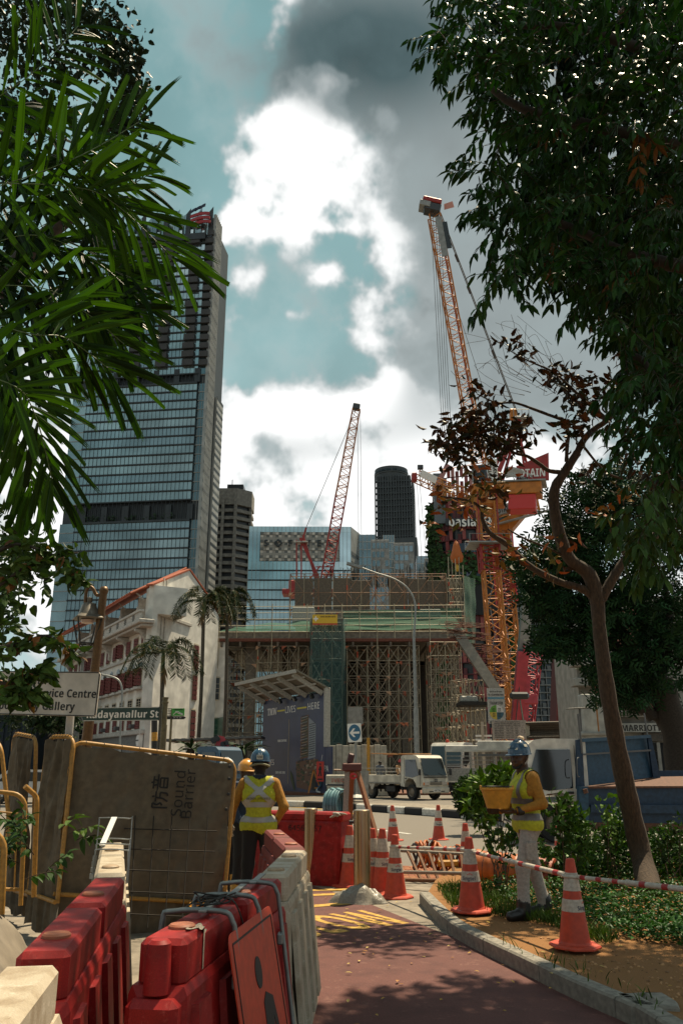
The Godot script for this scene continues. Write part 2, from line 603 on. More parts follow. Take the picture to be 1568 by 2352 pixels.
func ground() -> void:
	var asphalt := mt("asphalt")
	var concrete := mt("concrete_ground")
	var maroon := mt("path_coat")
	var yellow := mt("yellow_paint")
	var white := mt("road_paint")
	var m := M.new()
	m.quad(V3(-1500,-0.03,900),V3(1500,-0.03,900),V3(1500,-0.03,-2400),V3(-1500,-0.03,-2400))
	struct("ground", m, mt("city_ground"))
	struct("road", flat([V(-80,-15.6),V(80,-13.2),V(80,-90),V(-80,-90)],0.0), asphalt)
	struct("worksite_floor", flat([V(-9,3),V(3.2,3),V(2.2,-15.4),V(-9,-15.6)],-0.004), concrete)
	# path with its worn coat
	kerb_line = []
	for q in [[1568,2388],[1500,2352],[1360,2291],[1232,2229],[1104,2167],[1049,2130],[994,2075]]: kerb_line.append(gr(q[0], q[1]))
	kerb_line.push_front(kerb_line[0] + V3(0.75,0,6.5))
	var pl := [V(-0.6,3),V(-0.6,-6),V(-1.3,-8.6),V(-1.3,-13.3)]
	var pr := [gr(690,2026), gr(839,2073), gr(993,2135), gr(1085,2170), kerb_line[4] + V(-0.02,0), kerb_line[3] + V(-0.03,0), kerb_line[2] + V(-0.03,0), kerb_line[1] + V(-0.03,0), kerb_line[0]]
	pr.append(V(kerb_line[0].x, 3))
	struct("path", flat(pl + pr, 0.004), maroon)
	# SLOW across the path, read by riders coming the other way
	var word := thing("painted_word", "yellow painted word SLOW on the maroon path, half hidden by barriers", "road marking")
	var o := letters(word, "SLOW", 1.0, Transform3D.IDENTITY, yellow, false, font(true))
	o.mesh.depth = 0.0
	var wide: float = o.mesh.get_aabb().size.x
	var rx := (gr(839,2071) - gr(700,2087)).normalized()
	var k := 1.38 / wide
	o.transform = TF(Basis(rx * k, rx.cross(UP) * -0.95,V3(0,0.01,0)),V3(-0.04,0.0065,-9.71))
	var y1 := [[700,2047,800,2044],[700,2060,815,2053],[700,2088,842,2073]]
	for q in y1:
		var s := line_on(gr(q[0], q[1]) + V(-0.25,0), gr(q[2], q[3]),0.16,0.009)
		solo("yellow_path_bar", s, yellow, ["yellow bar painted across the path, nearest the bollards", "middle yellow bar painted across the path", "longest yellow bar painted across the path, just before the painted word"][y1.find(q)], "road marking", "yellow bars on the path")
	# kerb stones along the planting bed
	var km := mt("kerb_concrete")
	var kerb := Node3D.new()
	kerb.name = "path_kerb"
	add_child(kerb)
	kerb.set_meta("kind", "structure")
	var line := curve(kerb_line, 10)
	var run := 0.0
	var piece := [line[0]]
	for q in range(1, line.size()):
		run += line[q].distance_to(line[q - 1])
		piece.append(line[q])
		if run > 0.95 or q == line.size() - 1:
			var st := M.new()
			var nn := piece.size()
			var rows := []
			for j in nn:
				var t: Vector3 = (piece[mini(j + 1, nn - 1)] - piece[maxi(j - 1,0)]).normalized()
				var sd := -t.cross(UP)
				var e: Vector3 = piece[j] + (t * 0.006 if j == 0 else -t * 0.006 if j == nn - 1 else Vector3.ZERO)
				rows.append([e + sd * 0.0 - UP * 0.05, e + sd * 0.015 + UP * 0.105, e + sd * 0.04 + UP * 0.13, e + sd * 0.15 + UP * 0.13, e + sd * 0.165 + UP * 0.115, e + sd * 0.165 - UP * 0.05])
			for j in nn - 1:
				for i in 5: st.quad(rows[j][i], rows[j][i + 1], rows[j + 1][i + 1], rows[j + 1][i])
			for e in [0, nn - 1]:
				for i in range(1,5): st.tri(rows[e][0], rows[e][i], rows[e][i + 1])
			part(kerb, "kerb_stone", st, km)
			piece = [line[q]]
			run = 0.0
	# bare soil and planting bed behind the kerb
	var soil := mt("soil")
	var bed := []
	for q in line.size():
		var tg: Vector3 = (line[mini(q + 1, line.size() - 1)] - line[maxi(q - 1,0)]).normalized()
		if q % 3 == 0: bed.append(line[q] - tg.cross(UP) * 0.1)
	bed += [gr(1000,2040),V(1.75,-14.0),V(3.4,-14.6),V(9.0,-14.6),V(9.0,3.0)]
	struct("soil_bed", flat(bed, 0.1), soil)
	# red brick paving between the path and the road
	var pave := Node3D.new()
	pave.name = "brick_pavement"
	add_child(pave)
	pave.set_meta("kind", "structure")
	part(pave, "joint_bed", flat([V(-0.6,-13.3),V(1.0,-12.6),V(1.75,-13.9),V(1.9,-15.4),V(-0.6,-15.4)],-0.001), concrete)
	var bricks := []
	for k2 in 3:
		var b := M.new()
		b.box(Vector3.ZERO, V3(0.196,0.03,0.096), BI, 0.006)
		bricks.append(b.mesh())
	var bm := [mt("paver_a"), mt("paver_b"), mt("paver_c")]
	for j in 16:
		for i in 9:
			var p := V(0.12 + i * 0.2 + (0.1 if j % 2 else 0.0),-13.35 - j * 0.1)
			if p.x > 1.75 + (-p.z - 13.9) * 0.1: continue
			var bk := part(pave, "brick", bricks[(i + j) % 3], bm[(i * 7 + j * 3 + i * j) % 3])
			bk.position = p + V3(0, rnd(-0.002,0.003),0)
			bk.rotation.y = rnd(-0.02,0.02)
	# road markings
	var marks := [[851,1904,942,1916,0.14, "white lane dash beside the road cones"],[925,1845,1060,1854,0.14, "white lane line in the road behind the striped kerb"],[640,1843,790,1855,0.16, "long white line beside the yellow line"]]
	for q in marks: solo("white_road_line", line_on(gr(q[0], q[1]), gr(q[2], q[3]), q[4],0.006), white, q[5], "road marking")
	var ylw := [[640,1852,775,1861,0.22, "yellow line on the road behind the red barrier"],[755,1866,850,1871,0.5, "yellow painted patch on the road before the striped kerb"]]
	for q in ylw: solo("yellow_road_line", line_on(gr(q[0], q[1]), gr(q[2], q[3]), q[4],0.006), yellow, q[5], "road marking")
	# black and white island kerb
	var ik := Node3D.new()
	ik.name = "striped_kerb"
	add_child(ik)
	ik.set_meta("kind", "structure")
	var kw := mt("kerb_white")
	var kb := mt("kerb_black")
	var ka := gr(752,1857)
	var kz := gr(1105,1884)
	var dir := (kz - ka).normalized()
	var sd2 := dir.cross(UP)
	var cnt := 9
	var stp := ka.distance_to(kz) / cnt
	for q in range(-3, cnt + 6):
		var b := M.new()
		var c0 := ka + dir * (q + 0.5) * stp
		if q < 0: c0 = ka + dir * 0.4 + (V3(-0.75,0,-0.66) * (-q)) * 1.1
		b.box(c0 + UP * 0.12 - sd2 * 0.1,V3(0.22,0.26, (stp if q >= 0 else 1.1) - 0.012), Basis(-sd2 if q >= 0 else V3(0.66,0,-0.75), UP, -dir if q >= 0 else V3(0.75,0,0.66)),0.04)
		part(ik, "kerb_stone", b, kb if (q + 10) % 2 else kw)
	struct("island_pavement", flat([ka - sd2 * 0.22, kz + dir * 9 - sd2 * 0.22, kz + dir * 9 - sd2 * 3.2, ka - sd2 * 2.6 + dir * 2.0],0.215), concrete)
	# far pavement of red pavers
	m = M.new()
	m.box(V3(0,0.02,-55.0),V3(120,0.2,9.0), BI, 0.02)
	struct("far_pavement", m, mt("far_paver"))
	# fallen leaves
	var lf := M.new()
	for k3 in 150:
		var p2 := V(rnd(-0.2,1.3), rnd(-12.0,-4.6))
		if rng.randf() < 0.25: p2 = V(rnd(-1.1,-0.8), rnd(-9.0,-4.5))
		if rng.randf() < 0.3: p2 = V(rnd(1.2,3.5), rnd(-9.5,-6.0)) + V3(0,0.1,0)
		var g := rnd(0, TAU)
		lf.col = [C(0.42,0.26,0.05), C(0.3,0.14,0.04), C(0.5,0.38,0.12)][rng.randi() % 3]
		lf.leaf(p2 + V3(0, rnd(0.01,0.025),0),V3(cos(g), rnd(-0.05,0.2), sin(g)).normalized(),V3(-sin(g),0, cos(g)), rnd(0.025,0.07), rnd(0.014,0.03),0.05,0.2)
	solo("fallen_leaves", lf, mt("dead_leaf"), "dry yellow and brown leaves scattered on the path", "fallen leaves", "", "stuff")
	var pb := M.new()
	for k4 in 1500:
		var p3: Vector3 = line[rng.randi() % 60] + V(rnd(0.22,2.4), rnd(-0.4,0.4))
		if k4 % 3 == 0: p3 = V(rnd(-1.1,-0.75), rnd(-9.4,-4.2)) - V3(0,0.1,0)
		var r := rnd(0.004,0.016)
		pb.col = C(0.3,0.17,0.08) * rnd(0.5,1.5)
		pb.box(p3 + V3(0,0.1,0),V3(r * 2, r * 1.4, r * 1.6), Basis(V3(rnd(-1,1),1, rnd(-1,1)).normalized(), rnd(0,6)), r * 0.4)
	solo("gravel", pb, mt("crumb"), "small stones and soil crumbs strewn over the bare bed", "gravel", "", "stuff")

# ---------------------------------------------------------------- distant towers
func fbox(m: M, f: Transform3D, x0: float, x1: float, y0: float, y1: float, z0: float, z1: float, bev := 0.0) -> void:
	m.box(f * V3((x0 + x1) / 2, (y0 + y1) / 2, (z0 + z1) / 2),V3(absf(x1 - x0), absf(y1 - y0), absf(z1 - z0)), f.basis, bev)

func slab(t: Node3D, called: String, f: Transform3D, x0: float, x1: float, y0: float, y1: float, z0: float, z1: float, mt: Material, bev := 0.0) -> MeshInstance3D:
	var m := M.new()
	fbox(m, f, x0, x1, y0, y1, z0, z1, bev)
	return part(t, called, m, mt, true)

# height above the ground of picture row y at depth d
func hy(px: float, py: float, d: float) -> float:
	return at(px, py, d).y

func glass(id: String, c: Color, rough := 0.12) -> StandardMaterial3D:
	return mat(id, c, rough, 0.8, "soft", 0.02,0.0, {"world": true})

func towers() -> void:
	bank_tower()
	var conc := mt("far_concrete")
	var dark := mt("far_dark")
	# banded concrete tower
	var D := 420.0
	var t := thing("office_tower", "concrete tower banded with dark window strips, right of the tall glass tower", "tower", V(at(530,1300, D).x, -D))
	var x0 := at(484,1280, D).x
	var x1 := at(569,1280, D).x
	var top := hy(530,1122, D)
	var w := x1 - x0
	var f := frame_of(RT, UP, V3(x0,0,-D))
	var outline := P2([V2(0,0),V2(w * 0.62,0),V2(w, w * 0.32),V2(w, w * 0.9),V2(0, w * 0.9)])
	var ring := func(y0: float, y1: float, grow: float) -> M:
		var m := M.new()
		var p := PackedVector2Array()
		for q in outline: p.append(V2(q.x + (grow if q.x > 0 else -grow), q.y + (grow if q.y > w * 0.5 else -grow)))
		m.ext(p, y1 - y0, TF(Basis(RT, Vector3.FORWARD, UP), f.origin + V3(0, (y0 + y1) / 2,0)))
		return m
	part(t, "core", ring.call(0.0, top - 3.0,-0.8), dark, true)
	part(t, "roof_crown", ring.call(top - 9.0, top, 0.6), conc, true)
	var fl := int((top - 9.0) / 4.1)
	for k in fl:
		if k == fl - 15: continue
		part(t, "floor_band", ring.call(top - 9.0 - 4.1 * (k + 1), top - 9.0 - 4.1 * (k + 1) + 1.75,0.5), conc, true)
	for k in 4: slab(t, "pier", f, w * [0.0,0.28,0.62,0.995][k] - 0.7, w * [0.0,0.28,0.62,0.995][k] + 0.7,0, top - 5,-2 if k < 3 else -w * 0.36,1.2 if k < 3 else -w * 0.3, conc)
	slab(t, "roof_plant", f, w * 0.35, w * 0.8, top, top + 3,-12,-2, dark)
	slab(t, "antenna", f, w * 0.45, w * 0.47, top, top + 7,-6,-5.5, dark)
	hotel()
	# dark tower with a round crown
	D = 640.0
	t = thing("office_tower", "dark tower with a round ring on its roof, between the two cranes", "tower", V(at(900,1200, D).x, -D))
	x0 = at(862,1180, D).x
	x1 = at(947,1180, D).x
	w = x1 - x0
	top = hy(900,1094, D)
	f = frame_of(V3(1,0,0.12), UP, V3(x0,0,-D))
	slab(t, "core", f, 1, w - 1,0, top, -w, -1.2, dark)
	var fin := mt("slate_cladding")
	for k in 15: slab(t, "pier", f, w * k / 14.0 - 0.45, w * k / 14.0 + 0.45,30, top, -3,0.6 if k % 3 else 1.6, fin)
	for k in 26: slab(t, "floor_band", f, 0, w, top - 5.2 * (k + 1), top - 5.2 * (k + 1) + 1.0,-2.5,0.25, fin)
	for k in 9: slab(t, "side_pier", f, w, w + 1.2,30, top - 4,-w * (k + 0.3) / 9.0 - 1.2,-w * (k + 0.3) / 9.0, fin)
	var m := M.new()
	m.lathe([V2(w * 0.40, top - 6),V2(w * 0.44, top + 3),V2(w * 0.46, top + 3.4),V2(w * 0.46, top + 8.5),V2(w * 0.42, top + 9),V2(0, top + 9)],32, TF(BI, f * V3(w * 0.42,0,-w * 0.42)))
	part(t, "round_crown", m, fin, true)
	m = M.new()
	m.lathe([V2(w * 0.47, top + 4.6),V2(w * 0.475, top + 4.6),V2(w * 0.475, top + 6.0),V2(w * 0.47, top + 6.0)],32, TF(BI, f * V3(w * 0.42,0,-w * 0.42)))
	part(t, "crown_glazing", m, mt("crown_glass"), true)
	slab(t, "podium", f, -4, w + 3,0, hy(900,1238, D),-w - 3,1.5, fin)
	# cluster of pale flats and small glass blocks
	var pale := mt("pale_render")
	var gl := glass("block_glass", C(0.20,0.27,0.30))
	var list := [[824,862,1228,340, "glass", "narrow glass block right of the hotel, behind the crane rope"],[853,893,1240,300, "flat", "pale flats with gridded windows below the dark round-topped tower"],[880,906,1229,318, "glass", "glass shaft rising between two pale blocks of flats"],
		[904,950,1247,300, "flat", "right block of pale flats with small square windows"],[956,1000,1277,330, "glass", "low grey block left of the red and green tower"],[975,1003,1283,310, "flat", "lowest pale block just left of the red and green tower"]]
	for q in list:
		D = q[3]
		t = thing("apartment_block", q[5], "apartment block", V(at((q[0] + q[1]) / 2.0,1300, D).x, -D), "pale and glassy blocks behind the site")
		x0 = at(q[0],1290, D).x
		w = at(q[1],1290, D).x - x0
		top = hy(q[0], q[2], D)
		f = frame_of(V3(1,0,0.05), UP, V3(x0,0,-D))
		var is_flat: bool = q[4] == "flat"
		slab(t, "wall", f, 0, w, 0, top, -12,0, pale if is_flat else gl, 0.1)
		var nf := int((top - 45.0) / 3.4)
		for k in nf:
			var y := top - 3.4 * (k + 1)
			if is_flat:
				for j in 4:
					if (j + k) % 5 == 4: continue
					slab(t, "window", f, w * (0.06 + j * 0.24), w * (0.06 + j * 0.24 + 0.18), y, y + 2.2,-0.2,0.08, gl)
			else: slab(t, "floor_band", f, -0.1, w + 0.1, y, y + 0.4,-1,0.15, mt("pale_metal"))
		for j in 5: slab(t, "mullion", f, w * j / 4.0 - 0.12, w * j / 4.0 + 0.12,40, top, -0.3,0.22, pale)
	green_tower()
	# tower of white slabs and fins behind the big tree
	D = 330.0
	t = thing("apartment_tower", "grey tower gridded with pale slabs, behind the pink crane boom", "tower", V(at(1240,1500, D).x, -D))
	x0 = at(1176,1500, D).x
	w = at(1284,1500, D).x - x0
	top = hy(1240,1330, D)
	f = frame_of(V3(1,0,-0.08), UP, V3(x0,0,-D))
	slab(t, "core", f, 0, w, 0, top, -20,-0.8, mt("slab_tower_glass"))
	var ps := mt("slab_grey")
	for k in int(top / 2.9): slab(t, "floor_slab", f, 0 if k % 2 else 0.3, w - 1.5,2.9 * k, 2.9 * k + 0.42,-0.9,0.35 + 0.25 * (k % 3), ps)
	for j in 13:
		var xx := (w - 1.5) * j / 12.0
		if j % 2: slab(t, "fin", f, xx - 0.15, xx + 0.15,0, top, -0.9,0.3, ps)
		else:
			for k in int(top / 2.9):
				if (k * 3 + j) % 4 < 2: slab(t, "balcony_screen", f, xx - 0.7, xx + 0.75,2.9 * k + 0.42,2.9 * k + 2.0,0.02,0.2, mt("slab_grey_dark"))
	slab(t, "corner_shaft", f, w - 1.6, w + 4,0, top + 3,-20,0.2, mt("shaft_glass"))
	# pleated red block
	D = 150.0
	t = thing("pleated_block", "deep red block with close vertical pleats, left of the leaning trunk", "building", V(at(1305,1600, D).x, -D))
	x0 = at(1262,1640, D).x
	w = at(1338,1640, D).x - x0
	top = hy(1310,1440, D)
	f = frame_of(V3(1,0,0.1), UP, V3(x0,0,-D))
	var red := mt("pleat_red")
	m = M.new()
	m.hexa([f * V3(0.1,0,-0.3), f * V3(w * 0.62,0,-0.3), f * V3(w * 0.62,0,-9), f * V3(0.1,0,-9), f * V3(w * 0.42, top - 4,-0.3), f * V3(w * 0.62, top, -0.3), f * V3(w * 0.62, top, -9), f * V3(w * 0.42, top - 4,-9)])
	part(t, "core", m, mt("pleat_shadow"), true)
	for k in 15:
		var u := k / 14.0
		m = M.new()
		m.bar(f * V3(w * (0.01 + 0.6 * u),0,0.0), f * V3(w * (0.42 + 0.2 * u), top - 4 + 4 * u, 0.0),0.16,0.5, f.basis.z)
		part(t, "pleat", m, red, true)
	slab(t, "plain_wing", f, w * 0.63, w * 0.93,0, top + 2,-9,0.3, mt("wing_red"))
	slab(t, "green_edge", f, w * 0.935, w * 0.985,0, top + 2,-9,0.2, mt("edge_green"))
	slab(t, "steel_edge", f, w * 0.99, w * 1.0,0, top, -1,0.4, mt("pale_metal"))

func bank_tower() -> void:
	var D := 310.0
	var xr := -55.0
	var W := 58.0
	var f := frame_of(V3(1,0,0.13), UP, V3(xr, 0,-D) - V3(1,0,0.13).normalized() * W)
	var t := thing("glass_tower", "tallest blue glass tower on the left with a striped emblem at its top", "tower", V(f.origin.x + W / 2, f.origin.z))
	var top := hy(512,492, D)
	var gA := [glass("tower_glass_a", C(0.44,0.57,0.60)), glass("tower_glass_b", C(0.50,0.62,0.64)), glass("tower_glass_c", C(0.38,0.50,0.54))]
	var gD := glass("tower_glass_dark", C(0.18,0.27,0.30))
	var led := mt("tower_ledge")
	var lite := mt("tower_pale")
	var bal := mt("tower_balcony")
	slab(t, "core", f, 0.5, W - 0.3,0, top - 6,-22,-1.2, led)
	var fh := 3.92
	var y_mech := hy(300,1176, D)
	var y_low := hy(450,862, D)
	var y_up := hy(450,545, D)
	var nfl := int(top / fh)
	for k in nfl:
		var y := k * fh
		if y + fh > y_up + 6: break
		if absf(y + fh / 2 - y_mech) < 4.2:
			continue
		if absf(y + fh / 2 - y_low) < 2.2: continue
		var g = gA[(k * 5 + k / 3) % 3]
		slab(t, "window_band", f, 6.5,53.6, y + 0.5, y + fh, -1.3,0.0 + 0.02 * (k % 3), g)
		slab(t, "floor_ledge", f, 6.3,53.8, y, y + 0.5,-1.2,0.55, led)
		slab(t, "edge_window", f, 0.0,6.4, y + 0.3, y + fh, -1.3,-0.45, gA[(k + 1) % 3])
		slab(t, "edge_ledge", f, 0.0,6.4, y, y + 0.3,-1.2,-0.3, lite)
		slab(t, "corner_window", f, 53.7, W, y + 0.28, y + fh, -1.3,-1.0 if y < y_low else -0.6, gD)
		slab(t, "corner_ledge", f, 53.7, W, y, y + 0.28,-1.4,-0.75, lite)
		if y > y_low + 4:
			for c in [[47.0,51.6],[35.4,40.0],[24.0,28.4],[12.4,16.8]]:
				if k % 9 == 4 or (c[0] > 40 and y > y_up - 22 and k % 2): continue
				slab(t, "balcony", f, c[0] + 0.5 * sin(k), c[1], y - 0.2, y + 2.5,0.05,1.7, bal)
			slab(t, "balcony", f, 53.9, W - 0.6, y - 0.2, y + 2.3,-0.9,1.0, bal)
	for k in 29: slab(t, "mullion", f, 6.5 + 47.1 * k / 28.0 - 0.07,6.5 + 47.1 * k / 28.0 + 0.07,0, y_up, -0.5,0.16, led)
	for k in 3: slab(t, "mullion", f, 54.4 + 1.3 * k - 0.06,54.4 + 1.3 * k + 0.06,0, y_low, -1.4,-0.8, lite)
	# open sky floors
	for y in [y_mech, y_low]:
		slab(t, "open_floor", f, 6.5,53.6, y - 2.6, y + 3.6,-4.5,-4.0, mt("void_dark"))
		for k in 6: slab(t, "pillar", f, 8.2 + k * 8.8,10.6 + k * 8.8, y - 2.6, y + 3.6,-3.2,0.1, led)
		slab(t, "parapet", f, 6.5,53.6, y - 3.4, y - 2.6,-3.5,0.6, led)
	var pl := M.new()
	for k in 160:
		var a := V3([13.0,21.0,29.0,37.0,44.5][k % 5] + rnd(-2.4,2.4), y_mech - 2.4 + rnd(0,2.0), rnd(-1.5,0.2))
		var d := V3(rnd(-1,1), rnd(0.1,1), rnd(-0.3,1)).normalized()
		pl.leaf(f * a, f.basis * d, f.basis * d.cross(V3(0.3,0.5,0.8)).normalized(),1.1,0.6)
	part(t, "terrace_plants", pl, mt("terrace_leaf"), true, "stuff")
	# crown: folded fins
	slab(t, "crown_wall", f, 0, W, y_up + 2.0, top - 1.0,-3,-1.0, gD)
	for k in 11:
		var x := 0.8 + k * 5.1
		var m := M.new()
		m.hexa([f * V3(x, y_up + 1,-1), f * V3(x + 2.6, y_up + 1,1.2), f * V3(x + 3.0, y_up + 1,0.9), f * V3(x + 0.4, y_up + 1,-1.2), f * V3(x, top - 0.3,-1), f * V3(x + 2.6, top + 0.3,1.2), f * V3(x + 3.0, top + 0.3,0.9), f * V3(x + 0.4, top - 0.3,-1.2)])
		part(t, "crown_panel", m, gA[k % 3], true)
		m = M.new()
		m.ext(P2([V2(x + 2.5, top - 12),V2(x + 4.9, top - 12),V2(x + 4.9, top + 3.6),V2(x + 2.5, top + 0.2)]),0.25, f.translated_local(V3(0,0,0.6)))
		part(t, "crown_fin", m, gD if k % 2 else led, true)
		slab(t, "crown_strip", f, x + 3.2, x + 4.4, y_up - 2, top - 3,-1,0.2, lite)
	slab(t, "crown_ledge", f, 6,54, y_up - 1.5, y_up + 1.6,-1.2,2.0, led)
	# striped emblem on the crown: three red swoops below, three blue ones above
	for k in 6:
		var m := M.new()
		var pts := PackedVector2Array()
		var back := PackedVector2Array()
		var k2 := k % 3
		for j in 9:
			var u := j / 8.0
			if k < 3:
				pts.append(V2(u * 8.6 + k2 * 0.3,1.9 * sin(u * 2.0) + 2.2 * (2 - k2) * 0.95 - u * 0.8))
				back.append(V2(u * 8.6 + k2 * 0.3,1.9 * sin(u * 2.0) + 2.2 * (2 - k2) * 0.95 - u * 0.8 + 1.35))
			else:
				pts.append(V2(k2 * 2.0 + u * 2.4,6.6 + u * 2.2 + k2 * 0.9 - u * u * 0.8))
				back.append(V2(k2 * 2.0 + u * 2.4 + 0.2,6.6 + u * 2.2 + k2 * 0.9 - u * u * 0.8 + 1.3))
		back.reverse()
		m.ext(pts + back, 0.5, f.translated_local(V3(47.0, hy(478,523, D),2.4)))
		part(t, "emblem_stripe", m, mt("emblem_red") if k < 3 else mt("emblem_blue"), true)
	# side wall and the lower wing behind it
	var g2 := frame_of(V3(0.13,0,-1), UP, f * V3(W, 0,0))
	slab(t, "side_wall", g2,0,9.5,0, top, -1.2,0, lite)
	for k in int(top / fh): slab(t, "side_joint", g2,0.2,9.3, k * fh, k * fh + 1.1,-0.6,0.12, led if k % 2 else mt("tower_slot"))
	for k in 6: slab(t, "side_mullion", g2,0.6 + k * 1.6,1.0 + k * 1.6,0, top, -0.5,0.2, lite)
	slab(t, "dark_slot", g2,9.6,12.5,0, hy(500,925, D),-3,-0.6, mt("void_dark"))
	slab(t, "lower_wing", g2,12.6,22,0, hy(500,925, D + 18),-14,0.6, lite)
	for k in 42: slab(t, "wing_joint", g2,12.8,21.8,20 + k * 3.2,21 + k * 3.2,0.3,0.72, led if k % 2 else mt("tower_slot"))
	for k in 5: slab(t, "wing_rail", g2,13,22, hy(500,925, D) + 1.0 + k * 1.2, hy(500,925, D) + 1.5 + k * 1.2,-0.3,0, led)

func hotel() -> void:
	var D := 330.0
	var x0 := at(569,1320, D).x
	var W := at(806,1320, D).x - x0
	var f := frame_of(V3(1,0,-0.015), UP, V3(x0,0,-D))
	var top := hy(700,1209, D)
	var t := thing("hotel_block", "wide glass hotel block with a name in letters across a chequered top band", "building", V(x0 + W / 2,-D))
	var g := [glass("hotel_glass_a", C(0.38,0.52,0.55),0.08), glass("hotel_glass_b", C(0.34,0.48,0.52),0.08)]
	var led := mt("tower_ledge")
	var lite := mt("tower_pale")
	slab(t, "core", f, 0.3, W - 0.3,0, top - 1,-30,-0.6, led)
	var fh := 4.05
	var y := top - 2.4 - 12.5
	slab(t, "top_window", f, 0, W, top - 2.4, top, -0.8,0.1, g[0])
	for k in 18:
		slab(t, "window_band", f, 0, W, y - fh + 0.55, y, -0.8,0.02 * (k % 2), g[k % 2])
		slab(t, "floor_ledge", f, 0 if k > 4 else 5, W - (0.0 if k % 3 else 5.0), y - fh, y - fh + 0.5,-0.7,0.5, led)
		y -= fh
	for k in 26: slab(t, "mullion", f, W * k / 25.0 - 0.07, W * k / 25.0 + 0.07,0, top, -0.5,0.14, lite)
	slab(t, "edge_window", f, 0,4.6, top - 14.9, top - 2.4,-0.8,0.02, g[1])
	slab(t, "edge_window", f, W - 4.6, W, top - 14.9, top - 2.4,-0.8,0.02, g[1])
	# chequered band
	var a := [mt("check_pale"), mt("check_mid"), mt("check_dark")]
	var nx := 26
	var ny := 11
	var bw := (W - 9.6) / nx
	for j in ny:
		for i in nx:
			slab(t, "band_panel", f, 4.8 + i * bw, 4.8 + (i + 1) * bw - 0.06, top - 14.6 + j * 1.1, top - 14.6 + (j + 1) * 1.1 - 0.06,-0.3,0.15 + 0.12 * ((i * 3 + j * 5) % 3), a[(i + j * 2 + (i * j) % 3) % 3])
	var ch := "SOFITEL"
	var cx := [7.2,12.1,17.1,20.9,24.6,28.9,33.6]
	for k in 7:
		if k == 1:
			var m := M.new()
			for q in [[0,1.5,1.5,0],[1.5,0,0,-1.5],[0,-1.5,-1.5,0],[-1.5,0,0,1.5]]: m.bar(f * V3(cx[k] + q[0], top - 7.4 + q[1],0.9), f * V3(cx[k] + q[2], top - 7.4 + q[3],0.9),0.6,0.5, f.basis.z)
			part(t, "lettering", m, led, true)
			continue
		letters(t, ch[k],2.7, f.translated_local(V3(cx[k], top - 7.4,0.9)), led, true, font(true),0.0, "lettering", 0.5)
	var g2 := frame_of(V3(0.35,0,-1), UP, f * V3(W, 0,0))
	slab(t, "side_wall", g2,0,34,0, top, -1,0.05, lite)
	for k in 22: slab(t, "side_joint", g2,0.1,33.9, k * fh, k * fh + 1.4,-0.5,0.2, mt("tower_slot"))

